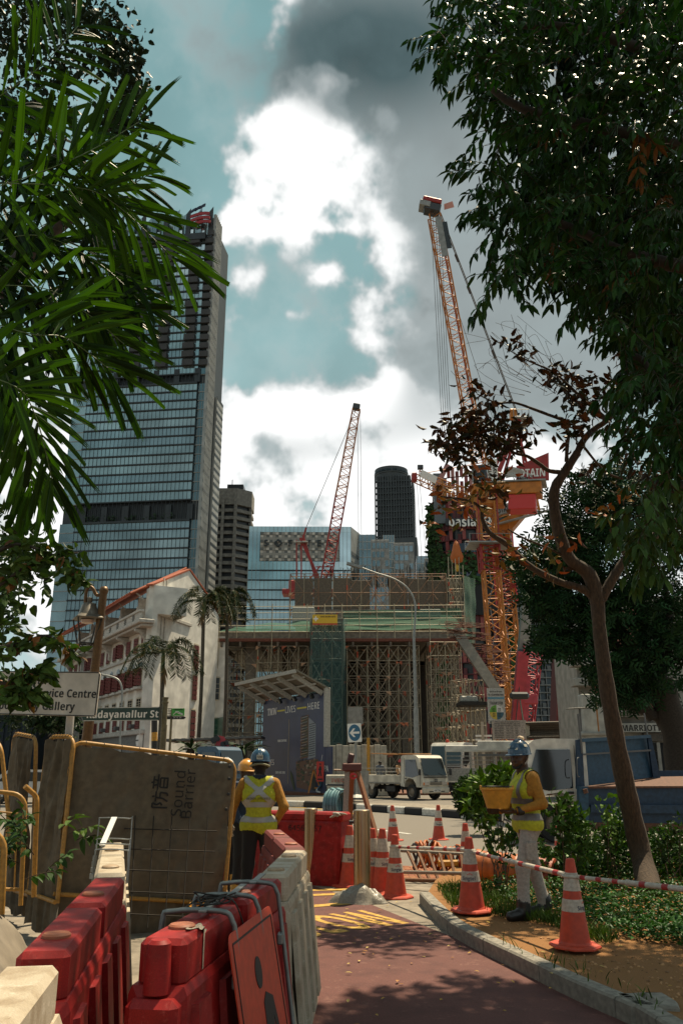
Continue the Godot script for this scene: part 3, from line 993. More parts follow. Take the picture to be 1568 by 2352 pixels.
func green_tower() -> void:
	var D := 260.0
	var t := thing("planted_tower", "dark red mesh tower overgrown with green creepers, behind the yellow crane", "tower", V(at(1085,1300, D).x, -D))
	var x0 := at(999,1300, D).x
	var x1 := at(1168,1300, D).x
	var W := x1 - x0
	var f := frame_of(V3(1,0,0.04), UP, V3(x0,0,-D))
	var top := hy(1085,1062, D)
	var reds := [mt("mesh_red_a"), mt("mesh_red_b"), mt("mesh_red_c"), mt("mesh_pink")]
	var dark := mt("far_dark")
	var win := glass("oval_glass", C(0.07,0.08,0.10))
	# rounded outline in plan
	var edge := func(u: float, r: float) -> Vector3:
		var a := PI * u
		return f * V3(W / 2 - cos(a) * (W / 2 + r),0,-W * 0.35 + sin(a) * (W * 0.35 + r))
	var m := M.new()
	var y_void := hy(1100,1400, D)
	m.lathe([V2(W * 0.5,0),V2(W * 0.5, top - 12)],40, TF(Basis(f.basis.x, UP, f.basis.z * 0.68), f * V3(W / 2,0,-W * 0.35)))
	part(t, "core", m, dark, true)
	var fh := 3.6
	for k in int(top / fh):
		var y := k * fh
		if y > y_void - 2 and y < y_void + 9: continue
		var hi := y > hy(1085,1120, D)
		for j in 26:
			var u := (j + 0.5) / 26.0
			if (j * 7 + k * 3) % 11 < 3 and not hi and k % 3 != 0: continue
			var p: Vector3 = edge.call(u, 0.4)
			var q: Vector3 = edge.call(u + 0.01,0.4)
			if y + fh > top - 15.0 * pow(absf(u - 0.62) / 0.62,3.0): continue
			var fr := frame_of(q - p, UP, p + V3(0, y, 0))
			var wd := PI * W * 0.42 / 26.0 * 0.47
			slab(t, "mesh_panel", fr, -wd, wd, 0.1, fh * (0.95 if (j + k) % 3 else 0.55),-0.1,0.12 + 0.1 * ((j + k) % 2), reds[(j * 5 + k * 3 + (j * k) % 4) % 3] if not hi else reds[[0,1,3][(j + k) % 3]])
		m = M.new()
		var ring := []
		for j in 25: ring.append(edge.call(j / 24.0,0.55) + V3(0, y, 0))
		m.tube(ring, [0.22],4, false)
		part(t, "floor_rail", m, reds[2], true)
	for j in 7:
		for k in 3:
			var p: Vector3 = edge.call(0.36 + j * 0.06,0.2)
			var q: Vector3 = edge.call(0.37 + j * 0.06,0.2)
			slab(t, "window", frame_of(q - p, UP, p + V3(0, hy(1085,1270, D) - k * 9.0,0)),-1.6,1.6,0,3.0,-0.1,0.6, win)
	slab(t, "dark_terrace", f, 2, W + 1, y_void - 2, y_void + 9,-20,1.5, mt("void_dark"))
	# side shaft and bent frame at the upper left
	slab(t, "grey_shaft", f, 0.4, W * 0.17, hy(1000,1200, D), hy(1000,1085, D),-8,-1.0, mt("shaft_grey"))
	m = M.new()
	m.bar(f * V3(0.5, hy(1005,1130, D),0.5), f * V3(W * 0.22, top - 1,0.5),1.6,0.8,Vector3.BACK)
	part(t, "slanted_frame", m, reds[3], true)
	# creepers
	var mm := M.new()
	for k in 5200:
		var side := rng.randf()
		var u: float = rnd(0.0,0.30) * rnd(0.3,1.0) if side < 0.5 else (1.0 - rnd(0.0,0.13) if side < 0.85 else rnd(0.1,0.9))
		var y: float = rnd(0, hy(1000,1150, D)) if side < 0.85 else hy(1085,1305, D) + rnd(-6,5)
		var p: Vector3 = edge.call(u, rnd(0.5,1.4)) + V3(0, y, 0)
		mm.col = C(0.03,0.07,0.018) * rnd(0.4,1.7)
		var d := V3(rnd(-1,1), rnd(-1,0.4), rnd(0,1)).normalized()
		mm.leaf(p, d, d.cross(V3(0.2,0.3,1)).normalized(), rnd(1.0,2.2), rnd(0.8,1.4))
	part(t, "creepers", mm, mt("creeper"), true, "stuff")
	var wl := mt("sign_white")
	var fs := frame_of(V3(1,0,0.04), UP, f * V3(W * 0.385, hy(1060,1203, D),1.8))
	letters(t, "oasia", 3.1, fs, wl, true, font(true),8.6, "lettering", 0.2)
	m = M.new()
	for q in [[5.6,0,1.3],[8.0,0.7,1.1],[8.2,-0.9,0.9],[10.0,0.0,0.9]]:
		m.lathe([V2(q[2] * 0.55,0.3),V2(q[2],0.25),V2(q[2],-0.1),V2(q[2] * 0.55,-0.1)],14, Transform3D(fs.basis * Basis(RT, PI / 2), fs * V3(q[0], q[1],0)))
	part(t, "sign_petals", m, wl, true, "stuff")
	slab(t, "sign_band", f, W * 0.16, W * 0.98, hy(1060,1210, D), hy(1060,1194, D),0.2,1.5, dark)

# ---------------------------------------------------------------- building site: scaffolds, slab, cranes
func lattice(t: Node3D, a: Vector3, b: Vector3, wa: float, wb: float, n: int, rc: float, rl: float, side: Vector3, mc: Material, ml: Material, called := "chord", lace := "lacing") -> void:
	var d := (b - a).normalized()
	var x := (side - d * side.dot(d)).normalized()
	var y := d.cross(x)
	var cs := [V2(-1,-1),V2(1,-1),V2(1,1),V2(-1,1)]
	var pt := func(k: int, f: float) -> Vector3:
		var w := lerpf(wa, wb, f) * 0.5
		return a.lerp(b, f) + x * cs[k % 4].x * w + y * cs[k % 4].y * w
	for k in 4:
		var m := M.new()
		m.rod(pt.call(k, 0.0), pt.call(k, 1.0), rc, 5)
		part(t, called, m, mc, true)
	var m2 := M.new()
	for j in n:
		for k in 4:
			var f0 := float(j) / n
			var f1 := float(j + 1) / n
			if (j + k) % 2: m2.rod(pt.call(k, f0), pt.call(k + 1, f1), rl, 4)
			else: m2.rod(pt.call(k + 1, f0), pt.call(k, f1), rl, 4)
			if j % 2 == 0: m2.rod(pt.call(k, f0), pt.call(k + 1, f0), rl, 4)
	part(t, lace, m2, ml, true, "stuff")

func cable(t: Node3D, called: String, a: Vector3, b: Vector3, r: float, mt: Material) -> void:
	var m := M.new()
	m.rod(a, b, r, 4)
	part(t, called, m, mt, true)

# scaffold between two ground points: standards one by one, the rest joined
func scaffold(t: Node3D, a: Vector3, b: Vector3, h: float, bays: int, lifts: int, deep: int, gap: float, mt: Array, y0 := 0.0, over := 0.0) -> void:
	var back := (b - a).cross(UP).normalized() * gap
	if back.z > 0: back = -back
	var lace := M.new()
	var plates := M.new()
	var red := M.new()
	for k in deep:
		var o := back * k
		for i in bays + 1:
			var p := a.lerp(b, float(i) / bays) + o
			var m := M.new()
			m.rod(p + V3(0, y0,0), p + V3(rnd(-0.05,0.05), y0 + h + (over * rnd(0.6,1.4) if k == 0 else 0.0),0),0.042,4)
			part(t, "standard", m, mt[(i + k) % 2], true)
			for j in 3: red.rod(p + V3(0, y0 + h * rnd(0.05,0.95),0.02), p + V3(0, y0 + h * 0.02,0.02) + V3(0, h * rnd(0.0,0.02),0),0.001,3)
		for j in lifts + 1:
			var y := y0 + h * j / lifts
			lace.rod(a + o + V3(0, y, 0.05), b + o + V3(0, y + rnd(-0.04,0.04),0.05),0.034,4)
			if k < deep - 1:
				for i in range(0, bays + 1,2): lace.rod(a.lerp(b, float(i) / bays) + o + V3(0, y, 0), a.lerp(b, float(i) / bays) + o + back + V3(0, y, 0),0.03,4)
		for i in bays:
			for j in lifts:
				var q := rng.randf()
				var p0 := a.lerp(b, float(i) / bays) + o
				var p1 := a.lerp(b, float(i + 1) / bays) + o
				var ya := y0 + h * j / lifts
				var yb := y0 + h * (j + 1) / lifts
				if q < 0.62: lace.rod(p0 + V3(0, ya, -0.05), p1 + V3(0, yb, -0.05),0.028,4)
				if q > 0.25 and q < 0.9: lace.rod(p1 + V3(0, ya, -0.08), p0 + V3(0, yb, -0.08),0.028,4)
				if rng.randf() < 0.34:
					var c := p0.lerp(p1, rnd(0.1,0.9)) + V3(0, yb, 0.1)
					var s := rnd(0.28,0.5)
					var sg := 1.0 if rng.randf() < 0.5 else -1.0
					plates.col = [C(0.42,0.13,0.06), C(0.30,0.08,0.04), C(0.40,0.24,0.15)][rng.randi() % 3]
					plates.tri(c, c + V3(s * sg, 0,0), c + V3(s * sg, -s * 0.75,0))
				if rng.randf() < 0.12:
					plates.col = C(0.48,0.07,0.03)
					plates.rod(p0 + V3(0, ya + 0.3,0.03), p0 + V3(0, ya + 0.3 + rnd(0.2,0.6),0.03),0.055,4)
	part(t, "braces_and_ledgers", lace, mt[2], true, "stuff")
	part(t, "orange_plates", plates, mt("scaffold_plate"), true, "stuff")

func net(t: Node3D, a: Vector3, b: Vector3, c: Vector3, d: Vector3, mt: Material, wob := 0.25, called := "netting") -> void:
	var m := M.new()
	var n := (b - a).cross(d - a).normalized()
	m.sheet(24,24, func(u: float, v: float) -> Vector3: return a.lerp(b, u).lerp(d.lerp(c, u), v) + n * wob * (sin(u * 11.0 + v * 5.0) * 0.5 + sin(v * 17.0 + u * 3.0) * 0.4))
	part(t, called, m, mt, true)

func site() -> void:
	var st := [mt("scaffold_steel"), mt("scaffold_steel_b"), mt("scaffold_brace")]
	var dark := mt("site_dark")
	var conc := mt("site_concrete")
	var form := mt("formwork")
	var green := mt("green_net")
	var gdark := mt("grey_net")
	var D := 72.0
	var L := at(489,1480, D)
	var R := at(1066,1480, D)
	var ys := hy(780,1468, D)
	# unfinished building
	var t := thing("unfinished_building", "concrete building under construction behind the scaffolds, with green netted slab edge", "building", V(0,-85))
	var m := M.new()
	m.box(V3((L.x + R.x) / 2, ys + 0.35,-85.0),V3(R.x - L.x, 0.7,26.0), BI, 0.05)
	part(t, "main_slab", m, conc, true)
	m = M.new()
	m.box(V3((L.x + R.x) / 2, ys - 0.1,-71.9),V3(R.x - L.x, 0.28,0.3), BI, 0.03)
	part(t, "edge_form", m, mt("edge_timber"), true)
	m = M.new()
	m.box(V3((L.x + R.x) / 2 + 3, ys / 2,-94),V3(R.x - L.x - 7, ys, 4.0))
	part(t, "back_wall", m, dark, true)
	for k in 14:
		m = M.new()
		m.box(V3(L.x + 0.8 + k * 1.62, ys - 0.5,-76.0),V3(0.16,0.4,9.0))
		part(t, "slab_joist", m, form, true)
	for q in [[577,74],[660,80],[700,86],[838,78],[905,84],[930,76],[985,80],[1040,84]]:
		m = M.new()
		m.box(at(q[0],1500, q[1]) * V3(1,0,1) + V3(0, ys / 2,0),V3(0.9, ys, 0.9), BI, 0.03)
		part(t, "column", m, conc if q[1] < 77 else form, true)
	# upper storey walls and start bars
	var U0 := at(676,1400,82)
	var U1 := at(1024,1400,82)
	var yt := hy(850,1332,82)
	var yb := hy(850,1404,82)
	for k in 8:
		if k == 4: continue
		m = M.new()
		var w := (U1.x - U0.x) / 8.0
		m.box(V3(U0.x + w * (k + 0.5), (yt + yb) / 2 + rnd(-0.1,0.25),-82.0),V3(w - 0.05, yt - yb, 0.3), BI, 0.03)
		part(t, "formwork_panel", m, form, true)
	m = M.new()
	m.box(V3((U0.x + U1.x) / 2, yb - 0.65,-84),V3(U1.x - U0.x, 1.5,5), BI, 0.04)
	part(t, "upper_beam", m, conc, true)
	m = M.new()
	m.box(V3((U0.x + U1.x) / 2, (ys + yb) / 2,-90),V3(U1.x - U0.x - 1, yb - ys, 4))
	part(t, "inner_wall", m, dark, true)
	m = M.new()
	for k in 150:
		var x := lerpf(at(742,1300,83).x, at(1004,1300,83).x, rng.randf())
		if k % 5 == 0: x = at(1005,1300,83).x + rnd(0,2.2)
		m.rod(V3(x, yt - 0.3,-83 - rnd(0,2)),V3(x + rnd(-0.1,0.1), yt + rnd(0.5,1.9),-83 - rnd(0,2)),0.035,3)
	part(t, "starter_bars", m, mt("dark_rebar"), true, "stuff")
	# ramp beam with bundles of bars
	var ra := at(1040,1452,71)
	var rb := at(1122,1602,71)
	m = M.new()
	m.bar(ra + V3(0,0,1.5), rb + V3(-0.2,0,5),0.5,0.8,V3(0.9,0.5,0))
	part(t, "ramp_beam", m, conc, true)
	for k in 9:
		m = M.new()
		var p := ra.lerp(rb, 0.05 + k * 0.10) + V3(-1.0 + k * 0.15,0.5,2.0)
		for j in 14: m.rod(p + V3(rnd(-0.8,0), rnd(-0.12,0.12) + 0.02 * j, rnd(-0.4,0.4)), p + V3(rnd(2.0,3.6) - k * 0.15, rnd(-0.35,0.05), rnd(-0.2,1.0)),0.022,3)
		part(t, "bar_bundle", m, mt("rust_rebar"), true)
	m = M.new()
	m.box(at(1078,1570,76) * V3(1,0,1) + V3(0,3.4,0),V3(2.4,6.8,2.0), BI, 0.04)
	part(t, "stair_wall", m, conc, true)
	# green netting over the slab edge
	var gy0 := ys + 0.55
	net(t, V3(L.x + 0.5, gy0,-71.6),V3(at(712,1460,72).x, gy0 + 0.1,-71.6),V3(at(712,1412,76).x, gy0 + 1.55,-75),V3(L.x + 3.4, gy0 + 1.3,-75), green, 0.15)
	net(t, V3(at(788,1460,72).x, gy0 + 0.1,-71.6),V3(R.x, gy0 + 0.25,-71.6),V3(R.x - 0.6, gy0 + 2.0,-75),V3(at(788,1412,76).x, gy0 + 1.9,-75), green, 0.15)
	net(t, V3(at(788,1460,72).x, gy0 + 1.1,-73),V3(R.x, gy0 + 1.4,-73),V3(R.x, gy0 + 2.4,-73.3),V3(at(788,1412,76).x, gy0 + 2.2,-73.3), green, 0.1)
	for q in [[672,722,1397,1438,76],[905,945,1407,1430,75],[962,1010,1402,1428,75]]:
		m = M.new()
		var c := at((q[0] + q[1]) / 2.0, (q[2] + q[3]) / 2.0, q[4])
		m.box(c, V3(at(q[1], q[2], q[4]).x - at(q[0], q[2], q[4]).x, hy(q[0], q[2], q[4]) - hy(q[0], q[3], q[4]),1.4), BI, 0.06)
		part(t, "wrapped_stack", m, mt("wrap_sheet"), true)
	# scaffolds, each a thing
	var s1 := thing("scaffold", "scaffold under the slab between the white building and the dark net tower", "scaffold", at(600,1500, D) * V(1,1) , "scaffolds of the site")
	scaffold(s1,V(at(590,1600, D).x, -D),V(at(706,1600, D).x, -D), ys - 0.6,5,8,3,2.2, st)
	var s2 := thing("scaffold", "sparse scaffold at the slab's left end, beside the white building", "scaffold", V(L.x, -D), "scaffolds of the site")
	scaffold(s2,V(L.x - 0.1,-D),V(at(584,1600, D).x, -D - 1), ys - 0.6,3,8,3,2.6, st)
	net(s2,V(L.x, -71.8),V(at(520,1600, D).x, -71.8),V(at(520,1600, D).x, -71.8) + V3(0,5.6,0),V(L.x, -71.8) + V3(0,5.4,0), green, 0.1)
	var s3 := thing("scaffold", "broad scaffold under the slab right of the dark net tower, behind the lamp post", "scaffold", V(at(880,1600, D).x, -D), "scaffolds of the site")
	scaffold(s3,V(at(797,1600, D).x, -D),V(at(965,1600, D).x, -D), ys - 0.6,7,9,3,2.2, st)
	var s4 := thing("scaffold", "tall narrow scaffold tower at the slab's right corner", "scaffold", V(at(1030,1600,71).x, -71), "scaffolds of the site")
	scaffold(s4,V(at(990,1600,71.0).x, -71),V(at(1062,1600,71.0).x, -71), ys - 0.4,4,10,3,1.8, st)
	var s5 := thing("scaffold", "low scaffold with a dark platform left of the colour code board", "scaffold", V(at(1090,1600,68).x, -68), "scaffolds of the site")
	scaffold(s5,V(at(1066,1600,68.0).x, -68),V(at(1116,1600,68.0).x, -69), hy(1090,1560,68),4,7,2,1.8, st)
	m = M.new()
	m.box(at(1088,1618,67.5),V3(2.6,0.3,2.2), BI, 0.03)
	part(s5, "platform", m, dark, true)
	m = M.new()
	m.box(at(1075,1606,67.5),V3(1.4,0.5,0.8), BI, 0.1)
	part(s5, "folded_sheet", m, mt("wrap_sheet"), true)
	var s6 := thing("scaffold", "scaffold before the upper storey's formwork, above the green netting", "scaffold", V(at(850,1600,81).x, -81), "scaffolds of the site")
	scaffold(s6,V(U0.x - 0.4,-81),V(U1.x, -81), yt - yb + 2.6,11,3,2,1.2,[mt("scaffold_rust"), st[1], mt("scaffold_rust")], yb - 2.2)
	var s7 := thing("scaffold", "scaffold with green side net at the upper storey's right end", "scaffold", V(U1.x + 2,-80), "scaffolds of the site")
	scaffold(s7,V(U1.x + 0.1,-80),V(at(1066,1400,80).x, -80), hy(1040,1322,80) - ys - 0.8,4,5,2,1.4, st, ys + 0.8,1.6)
	net(s7, at(1066,1490,80), at(1092,1500,92), at(1090,1330,92), at(1066,1322,80), green, 0.1)
	var s8 := thing("guard_rail", "pale handrails along the slab edge above the green netting", "guard rail", V((L.x + R.x) / 2,-71.5))
	for k in 15:
		m = M.new()
		var x := lerpf(L.x + 0.6, R.x, k / 14.0)
		m.rod(V3(x, ys - 2.6 * float(k % 3 == 0),-71.4),V3(x, ys + 3.0,-71.4),0.035,4)
		part(s8, "post", m, st[0], true)
	for k in 5:
		m = M.new()
		m.rod(V3(L.x, ys + 0.5 + k * 0.55,-71.35),V3(R.x, ys + 0.6 + k * 0.57,-71.35),0.026,4)
		part(s8, "rail", m, st[0], true)
	# dark net tower
	var T := thing("netted_tower", "stair tower of scaffold wrapped in dark netting with a yellow safety banner on top", "scaffold", V(at(750,1600,70).x, -70))
	var nx0 := at(711,1600,70).x
	var nx1 := at(789,1600,70).x
	var ny := hy(750,1420,70)
	scaffold(T, V(nx0 + 0.1,-70.2),V(nx1 - 0.1,-70.2), ny, 3,8,2,2.2,[mt("scaffold_steel_b"), mt("scaffold_steel_b"), mt("stair_steel")])
	for k in 5:
		m = M.new()
		m.bar(V3(nx0 + 0.3 if k % 2 else nx1 - 0.3, ny * k / 5.0 + 0.3,-71),V3(nx1 - 0.3 if k % 2 else nx0 + 0.3, ny * (k + 1) / 5.0,-71),0.5,0.1)
		part(T, "stair_flight", m, mt("stair_steel"), true)
	net(T, V(nx0,-69.8),V(nx1,-69.8),V(nx1,-69.8) + V3(0, ny, 0),V(nx0,-69.8) + V3(0, ny, 0), gdark, 0.08)
	net(T, V(nx1,-69.8),V(nx1 + 0.3,-73.5),V(nx1 + 0.3,-73.5) + V3(0, ny + 0.4,0),V(nx1,-69.8) + V3(0, ny, 0), gdark, 0.08)
	net(T, V(nx0,-69.8),V(nx0,-73.0),V(nx0,-73.0) + V3(0, ny, 0),V(nx0,-69.8) + V3(0, ny, 0), gdark, 0.06)
	var bf := frame_of(RT, UP, at(746,1423,69.5))
	slab(T, "banner", bf, -1.05,1.05,-0.42,0.42,-0.02,0.02, mt("banner_yellow"))
	slab(T, "banner_edge", bf, -1.05,1.05,-0.46,-0.32,0.0,0.03, mt("banner_red"))
	slab(T, "banner_cross", bf, -0.82,-0.72,-0.15,0.27,0.02,0.035, mt("sign_white"))
	slab(T, "banner_cross", bf, -0.96,-0.58,0.0,0.12,0.02,0.036, mt("sign_white"))
	letters(T, "SAFE WORK SITE", 0.13, bf.translated_local(V3(0.25,0.24,0.03)), mt("sign_black"), true, font(),1.3)
	cranes()
	hoardings()

func cranes() -> void:
	var red := mt("crane_red")
	var org := mt("crane_orange")
	var yel := mt("crane_yellow")
	var gry := mt("crane_grey")
	var rope := mt("crane_rope")
	var wh := mt("sign_white")
	var blk := mt("sign_black")
	# crane with the tall jib
	var D := 110.0
	var t := thing("tower_crane", "tall orange and red luffing crane with its jib steeply raised, right of centre", "crane", V(at(1130,1600, D).x, -D), "luffing cranes over the site")
	var cx := at(1128,1400, D).x
	var yT := hy(1128,1135, D)
	lattice(t, V3(cx + 0.9,0,-D),V3(cx - 0.1, yT, -D),2.1,2.1,26,0.17,0.075, RT, org, org, "mast_leg", "mast_lacing")
	lattice(t, V3(cx + 0.12, hy(1128,1312, D),-D),V3(cx + 0.02, hy(1128,1245, D),-D),2.5,2.5,5,0.19,0.09, RT, red, red, "climbing_frame_leg", "climbing_frame_lacing")
	var m := M.new()
	for s in [-1.35,1.35]: m.bar(V3(cx + s, hy(1128,1312, D),-D + 1.2),V3(cx + s * 0.96, yT, -D + 1.2),0.16,0.16)
	part(t, "red_edge", m, red, true, "stuff")
	m = M.new()
	for k in 9: m.bar(V3(cx - 0.5 + 0.6 * (k % 2),3 + k * 3.2,-D + 0.3),V3(cx + 0.4 - 0.6 * (k % 2),6.0 + k * 3.2,-D + 0.3),0.3,0.08)
	part(t, "ladder", m, gry, true, "stuff")
	for y in [hy(1128,1253, D), hy(1128,1206, D)]:
		m = M.new()
		m.box(V3(cx, y, -D),V3(5.8,0.22,4.4), BI, 0.03)
		for s in [-2.8,2.8]:
			for z in [-2.1,2.1]: m.rod(V3(cx + s, y, -D + z),V3(cx + s, y + 1.2,-D + z),0.05,4)
		for z in [-2.1,2.1]: m.rod(V3(cx - 2.8, y + 1.15,-D + z),V3(cx + 2.8, y + 1.15,-D + z),0.04,4)
		part(t, "service_platform", m, gry, true)
		break
	# slewing deck
	var dk := frame_of(V3(1,-0.06,0.3), UP, at(1160,1128, D))
	slab(t, "deck_beam", dk, -4.5,5.0,-0.9,0.8,-1.6,1.6, org, 0.08)
	slab(t, "deck_plate", dk, -3.5,5.6,0.82,1.0,-1.9,1.9, gry)
	slab(t, "slew_ring", dk, -4.2,-0.2,-2.2,-0.92,-1.3,1.3, org, 0.1)
	slab(t, "counterweight", dk, 0.5,4.2,-3.1,-0.92,-1.4,1.4, mt("crane_red_bright"),0.1)
	m = M.new()
	m.hexa([dk * V3(1.6,1.0,1.2), dk * V3(6.0,1.0,1.2), dk * V3(6.0,1.0,0.9), dk * V3(1.6,1.0,0.9), dk * V3(1.6,3.2,1.2), dk * V3(6.0,5.0,1.2), dk * V3(6.0,5.0,0.9), dk * V3(1.6,3.2,0.9)])
	part(t, "side_panel", m, red, true)
	letters(t, "POTAIN", 1.15, dk.translated_local(V3(3.4,2.1,1.25)), wh, true, font(),4.2, "lettering", 0.05)
	m = M.new()
	m.sheet(14,8, func(u: float, v: float) -> Vector3: return dk * V3(0.2 + u * 3.6,3.1 - 1.3 * u * u - v * (1.7 - 0.6 * u),1.35 + 0.2 * sin(u * 6.0) + 0.1 * sin(v * 9.0)))
	part(t, "draped_banner", m, mt("banner_cloth"), true)
	letters(t, "VISION", 0.42, dk.translated_local(V3(2.2,1.25,1.62)), blk, true, font(),2.0)
	# cab
	var cb := frame_of(V3(1,0,0.3), UP, at(1102,1090, D))
	slab(t, "cab", cb, -1.0,1.0,-1.4,1.2,-1.0,1.0, mt("cab_dark"),0.25)
	slab(t, "cab_frame", cb, -1.05,-0.85,-1.3,1.3,-1.05,1.05, gry, 0.05)
	slab(t, "cab_name_board", cb, 1.1,2.5,-1.3,1.8,0.6,0.75, wh)
	letters(t, "POTAIN", 0.5, cb.translated_local(V3(1.45,0.2,0.8)) * TF(Basis(Vector3.BACK, PI / 2),Vector3.ZERO), blk, true, font(),2.6)
	letters(t, "MAN", 0.5, cb.translated_local(V3(2.1,0.3,0.8)) * TF(Basis(Vector3.BACK, -PI / 2),Vector3.ZERO), blk, true, font(),1.6)
	# mast head frame
	var ah := at(1188,966, D)
	for q in [[1115,1112,0.34],[1134,1110,0.34],[1206,1105,0.16],[1218,1100,0.16],[1152,1108,0.2]]:
		m = M.new()
		m.bar(at(q[0], q[1], D + (1.0 if q[0] % 2 else -1.0)), ah + V3(rnd(-0.3,0.3),0, rnd(-0.5,0.5)), q[2] * 1.6, q[2] * 1.6)
		part(t, "head_strut", m, red, true)
	m = M.new()
	m.box(ah + V3(0.4,0.2,0),V3(2.2,0.25,1.8), BI, 0.05)
	for s in [-0.7,0.5,1.5]: m.rod(ah + V3(s, 0.2,0.8), ah + V3(s, 1.4,0.8),0.05,4)
	m.rod(ah + V3(-0.7,1.4,0.8), ah + V3(1.5,1.4,0.8),0.05,4)
	part(t, "head_platform", m, gry, true)
	m = M.new()
	m.box(ah + V3(-0.6,0.9,0),V3(1.0,1.6,0.9), BI, 0.1)
	part(t, "head_pulley", m, org, true)
	# jib
	var j0 := at(1106,1100, D)
	var j1 := at(993,478, D - 6.0)
	lattice(t, j0, j0.lerp(j1,0.06),0.7,1.7,2,0.12,0.06, RT, org, org, "jib_foot_chord", "jib_foot_lacing")
	lattice(t, j0.lerp(j1,0.06), j0.lerp(j1,0.97),1.75,1.6,40,0.115,0.05, RT, org, org, "jib_chord", "jib_lacing")
	var jd := (j1 - j0).normalized()
	for q in [[0.80,0.95,0.9, gry, "walkway_panel"],[0.83,0.93,0.7, mt("cab_dark"), "winch_panel"]]:
		m = M.new()
		var o := V3(0.35 if q[4] == "walkway_panel" else 1.15,0,1.0)
		m.bar(j0.lerp(j1, q[0]) + o, j0.lerp(j1, q[1]) + o, q[2],0.15,Vector3.BACK)
		part(t, q[4], m, q[3], true)
	m = M.new()
	m.bar(j0.lerp(j1,0.05) + V3(0.3,0,0.9), j0.lerp(j1,0.95) + V3(0.3,0,0.9),0.1,0.1,Vector3.BACK)
	part(t, "red_service_line", m, red, true)
	var hd := frame_of(V3(0.95,-0.25,0),V3(0.25,0.95,0.1), j1)
	slab(t, "jib_head", hd, -1.2,1.2,-0.9,0.4,-1,1, mt("cab_dark"),0.15)
	slab(t, "jib_head_cover", hd, -1.7,1.1,0.4,1.1,-1.1,1.1, red, 0.12)
	slab(t, "jib_head_cage", hd, -2.0,-0.4,-0.5,0.35,-1.05,1.15, gry, 0.05)
	for k in 5: cable(t, "hoist_rope", j1 + V3(-0.4 + k * 0.35,-0.6,0.4), at(1015 + k * 5,990, D - 2),0.035, rope)
	for k in 2: cable(t, "luffing_rope", j1 + V3(1.1,-1.2,0.5 * k), ah + V3(0,0.8,0.5 * k),0.07, rope)
	for f in [0.2,0.36,0.52,0.68]:
		m = M.new()
		var p := (j1 + V3(1.1,-1.2,0)).lerp(ah + V3(0,0.8,0), f)
		m.bar(p, p + (ah - j1).normalized() * 1.2,0.28,0.28)
		part(t, "rope_joint", m, rope, true)
	cable(t, "guy_rope", j0.lerp(j1,0.62) + V3(0.9,0,0), ah + V3(-2.0,-6,0),0.035, rope)
	m = M.new()
	m.ext(P2([V2(0,0),V2(1.5,0.1),V2(1.4,1.2),V2(0.1,1.0)]),0.03, frame_of(V3(1,0.1,0.2), UP, j1 + V3(1.7,-0.3,0)))
	part(t, "flag", m, mt("flag_cloth"), true)
	# hook with a wrapped load
	cable(t, "hook_rope", at(1048,1010, D - 3), at(1048,1248, D - 3),0.03, rope)
	# second mast with the level yellow jib
	D = 126.0
	t = thing("tower_crane", "crane behind the tall one, with a yellow jib lowered to the left and red collar", "crane", V(at(1165,1600, D).x, -D), "luffing cranes over the site")
	cx = at(1162,1400, D).x
	yT = hy(1162,1195, D)
	lattice(t, V3(cx + 0.8,0,-D),V3(cx - 0.2, yT, -D),2.2,2.2,26,0.17,0.075, RT, org, org, "mast_leg", "mast_lacing")
	lattice(t, V3(cx + 0.15, hy(1160,1385, D),-D),V3(cx, hy(1160,1230, D),-D),2.6,2.6,9,0.2,0.1, RT, mt("crane_red_bright"), red, "climbing_frame_leg", "climbing_frame_lacing")
	m = M.new()
	for k in 11: m.bar(V3(cx - 0.5 + 0.6 * (k % 2),3 + k * 3.2,-D + 0.3),V3(cx + 0.4 - 0.6 * (k % 2),6.0 + k * 3.2,-D + 0.3),0.3,0.08)
	part(t, "ladder", m, gry, true, "stuff")
	dk = frame_of(V3(1,0.22,0.25),V3(-0.2,1,0), at(1178,1190, D))
	m = M.new()
	m.hexa([dk * V3(-3.4,-1.6,1.4), dk * V3(-0.6,-1.9,1.4), dk * V3(-0.6,-1.9,-1.4), dk * V3(-3.4,-1.6,-1.4), dk * V3(-2.2,-0.2,1.5), dk * V3(4.0,1.4,1.5), dk * V3(4.0,1.4,-1.5), dk * V3(-2.2,-0.2,-1.5)])
	part(t, "slew_support", m, org, true)
	m = M.new()
	for s in [0.0,1.0]: m.bar(dk * V3(1.2,-0.2 + s * 1.3,1.6), dk * V3(4.3,1.5 + s * 0.4 - 1.4 * (1 - s),1.6),0.3,0.3)
	m.bar(dk * V3(4.1,-0.3,1.6), dk * V3(4.3,2.0,1.6),0.3,0.3)
	part(t, "counter_frame", m, org, true)
	slab(t, "walkway", dk, -4.0,5.4,-0.9,-0.7,1.7,2.6, gry)
	slab(t, "machine_house", dk, -2.6,0.6,0.6,2.2,0.2,1.9, gry, 0.1)
	letters(t, "POTAIN", 0.9, dk.translated_local(V3(-1.2,1.3,1.95)), blk, true, font(),2.8)
	j0 = at(1112,1166, D)
	j1 = at(955,1094, D - 4)
	lattice(t, j0 + V3(2.5,-0.6,0), j1,2.2,1.5,22,0.1,0.05, UP, org, yel, "jib_chord", "jib_lacing")
	m = M.new()
	m.bar(j1.lerp(j0,0.06) + V3(0,0.4,1.2), j1.lerp(j0,0.28) + V3(0,0.4,1.2),0.2,1.2)
	part(t, "name_panel", m, wh, true)
	m = M.new()
	m.box(j1 + V3(-0.3,-0.2,0),V3(0.8,1.3,1.2), BI, 0.1)
	part(t, "jib_head", m, red, true)
	m = M.new()
	m.box(j1 + V3(0.7,1.5,0),V3(0.9,0.7,0.6), BI, 0.06)
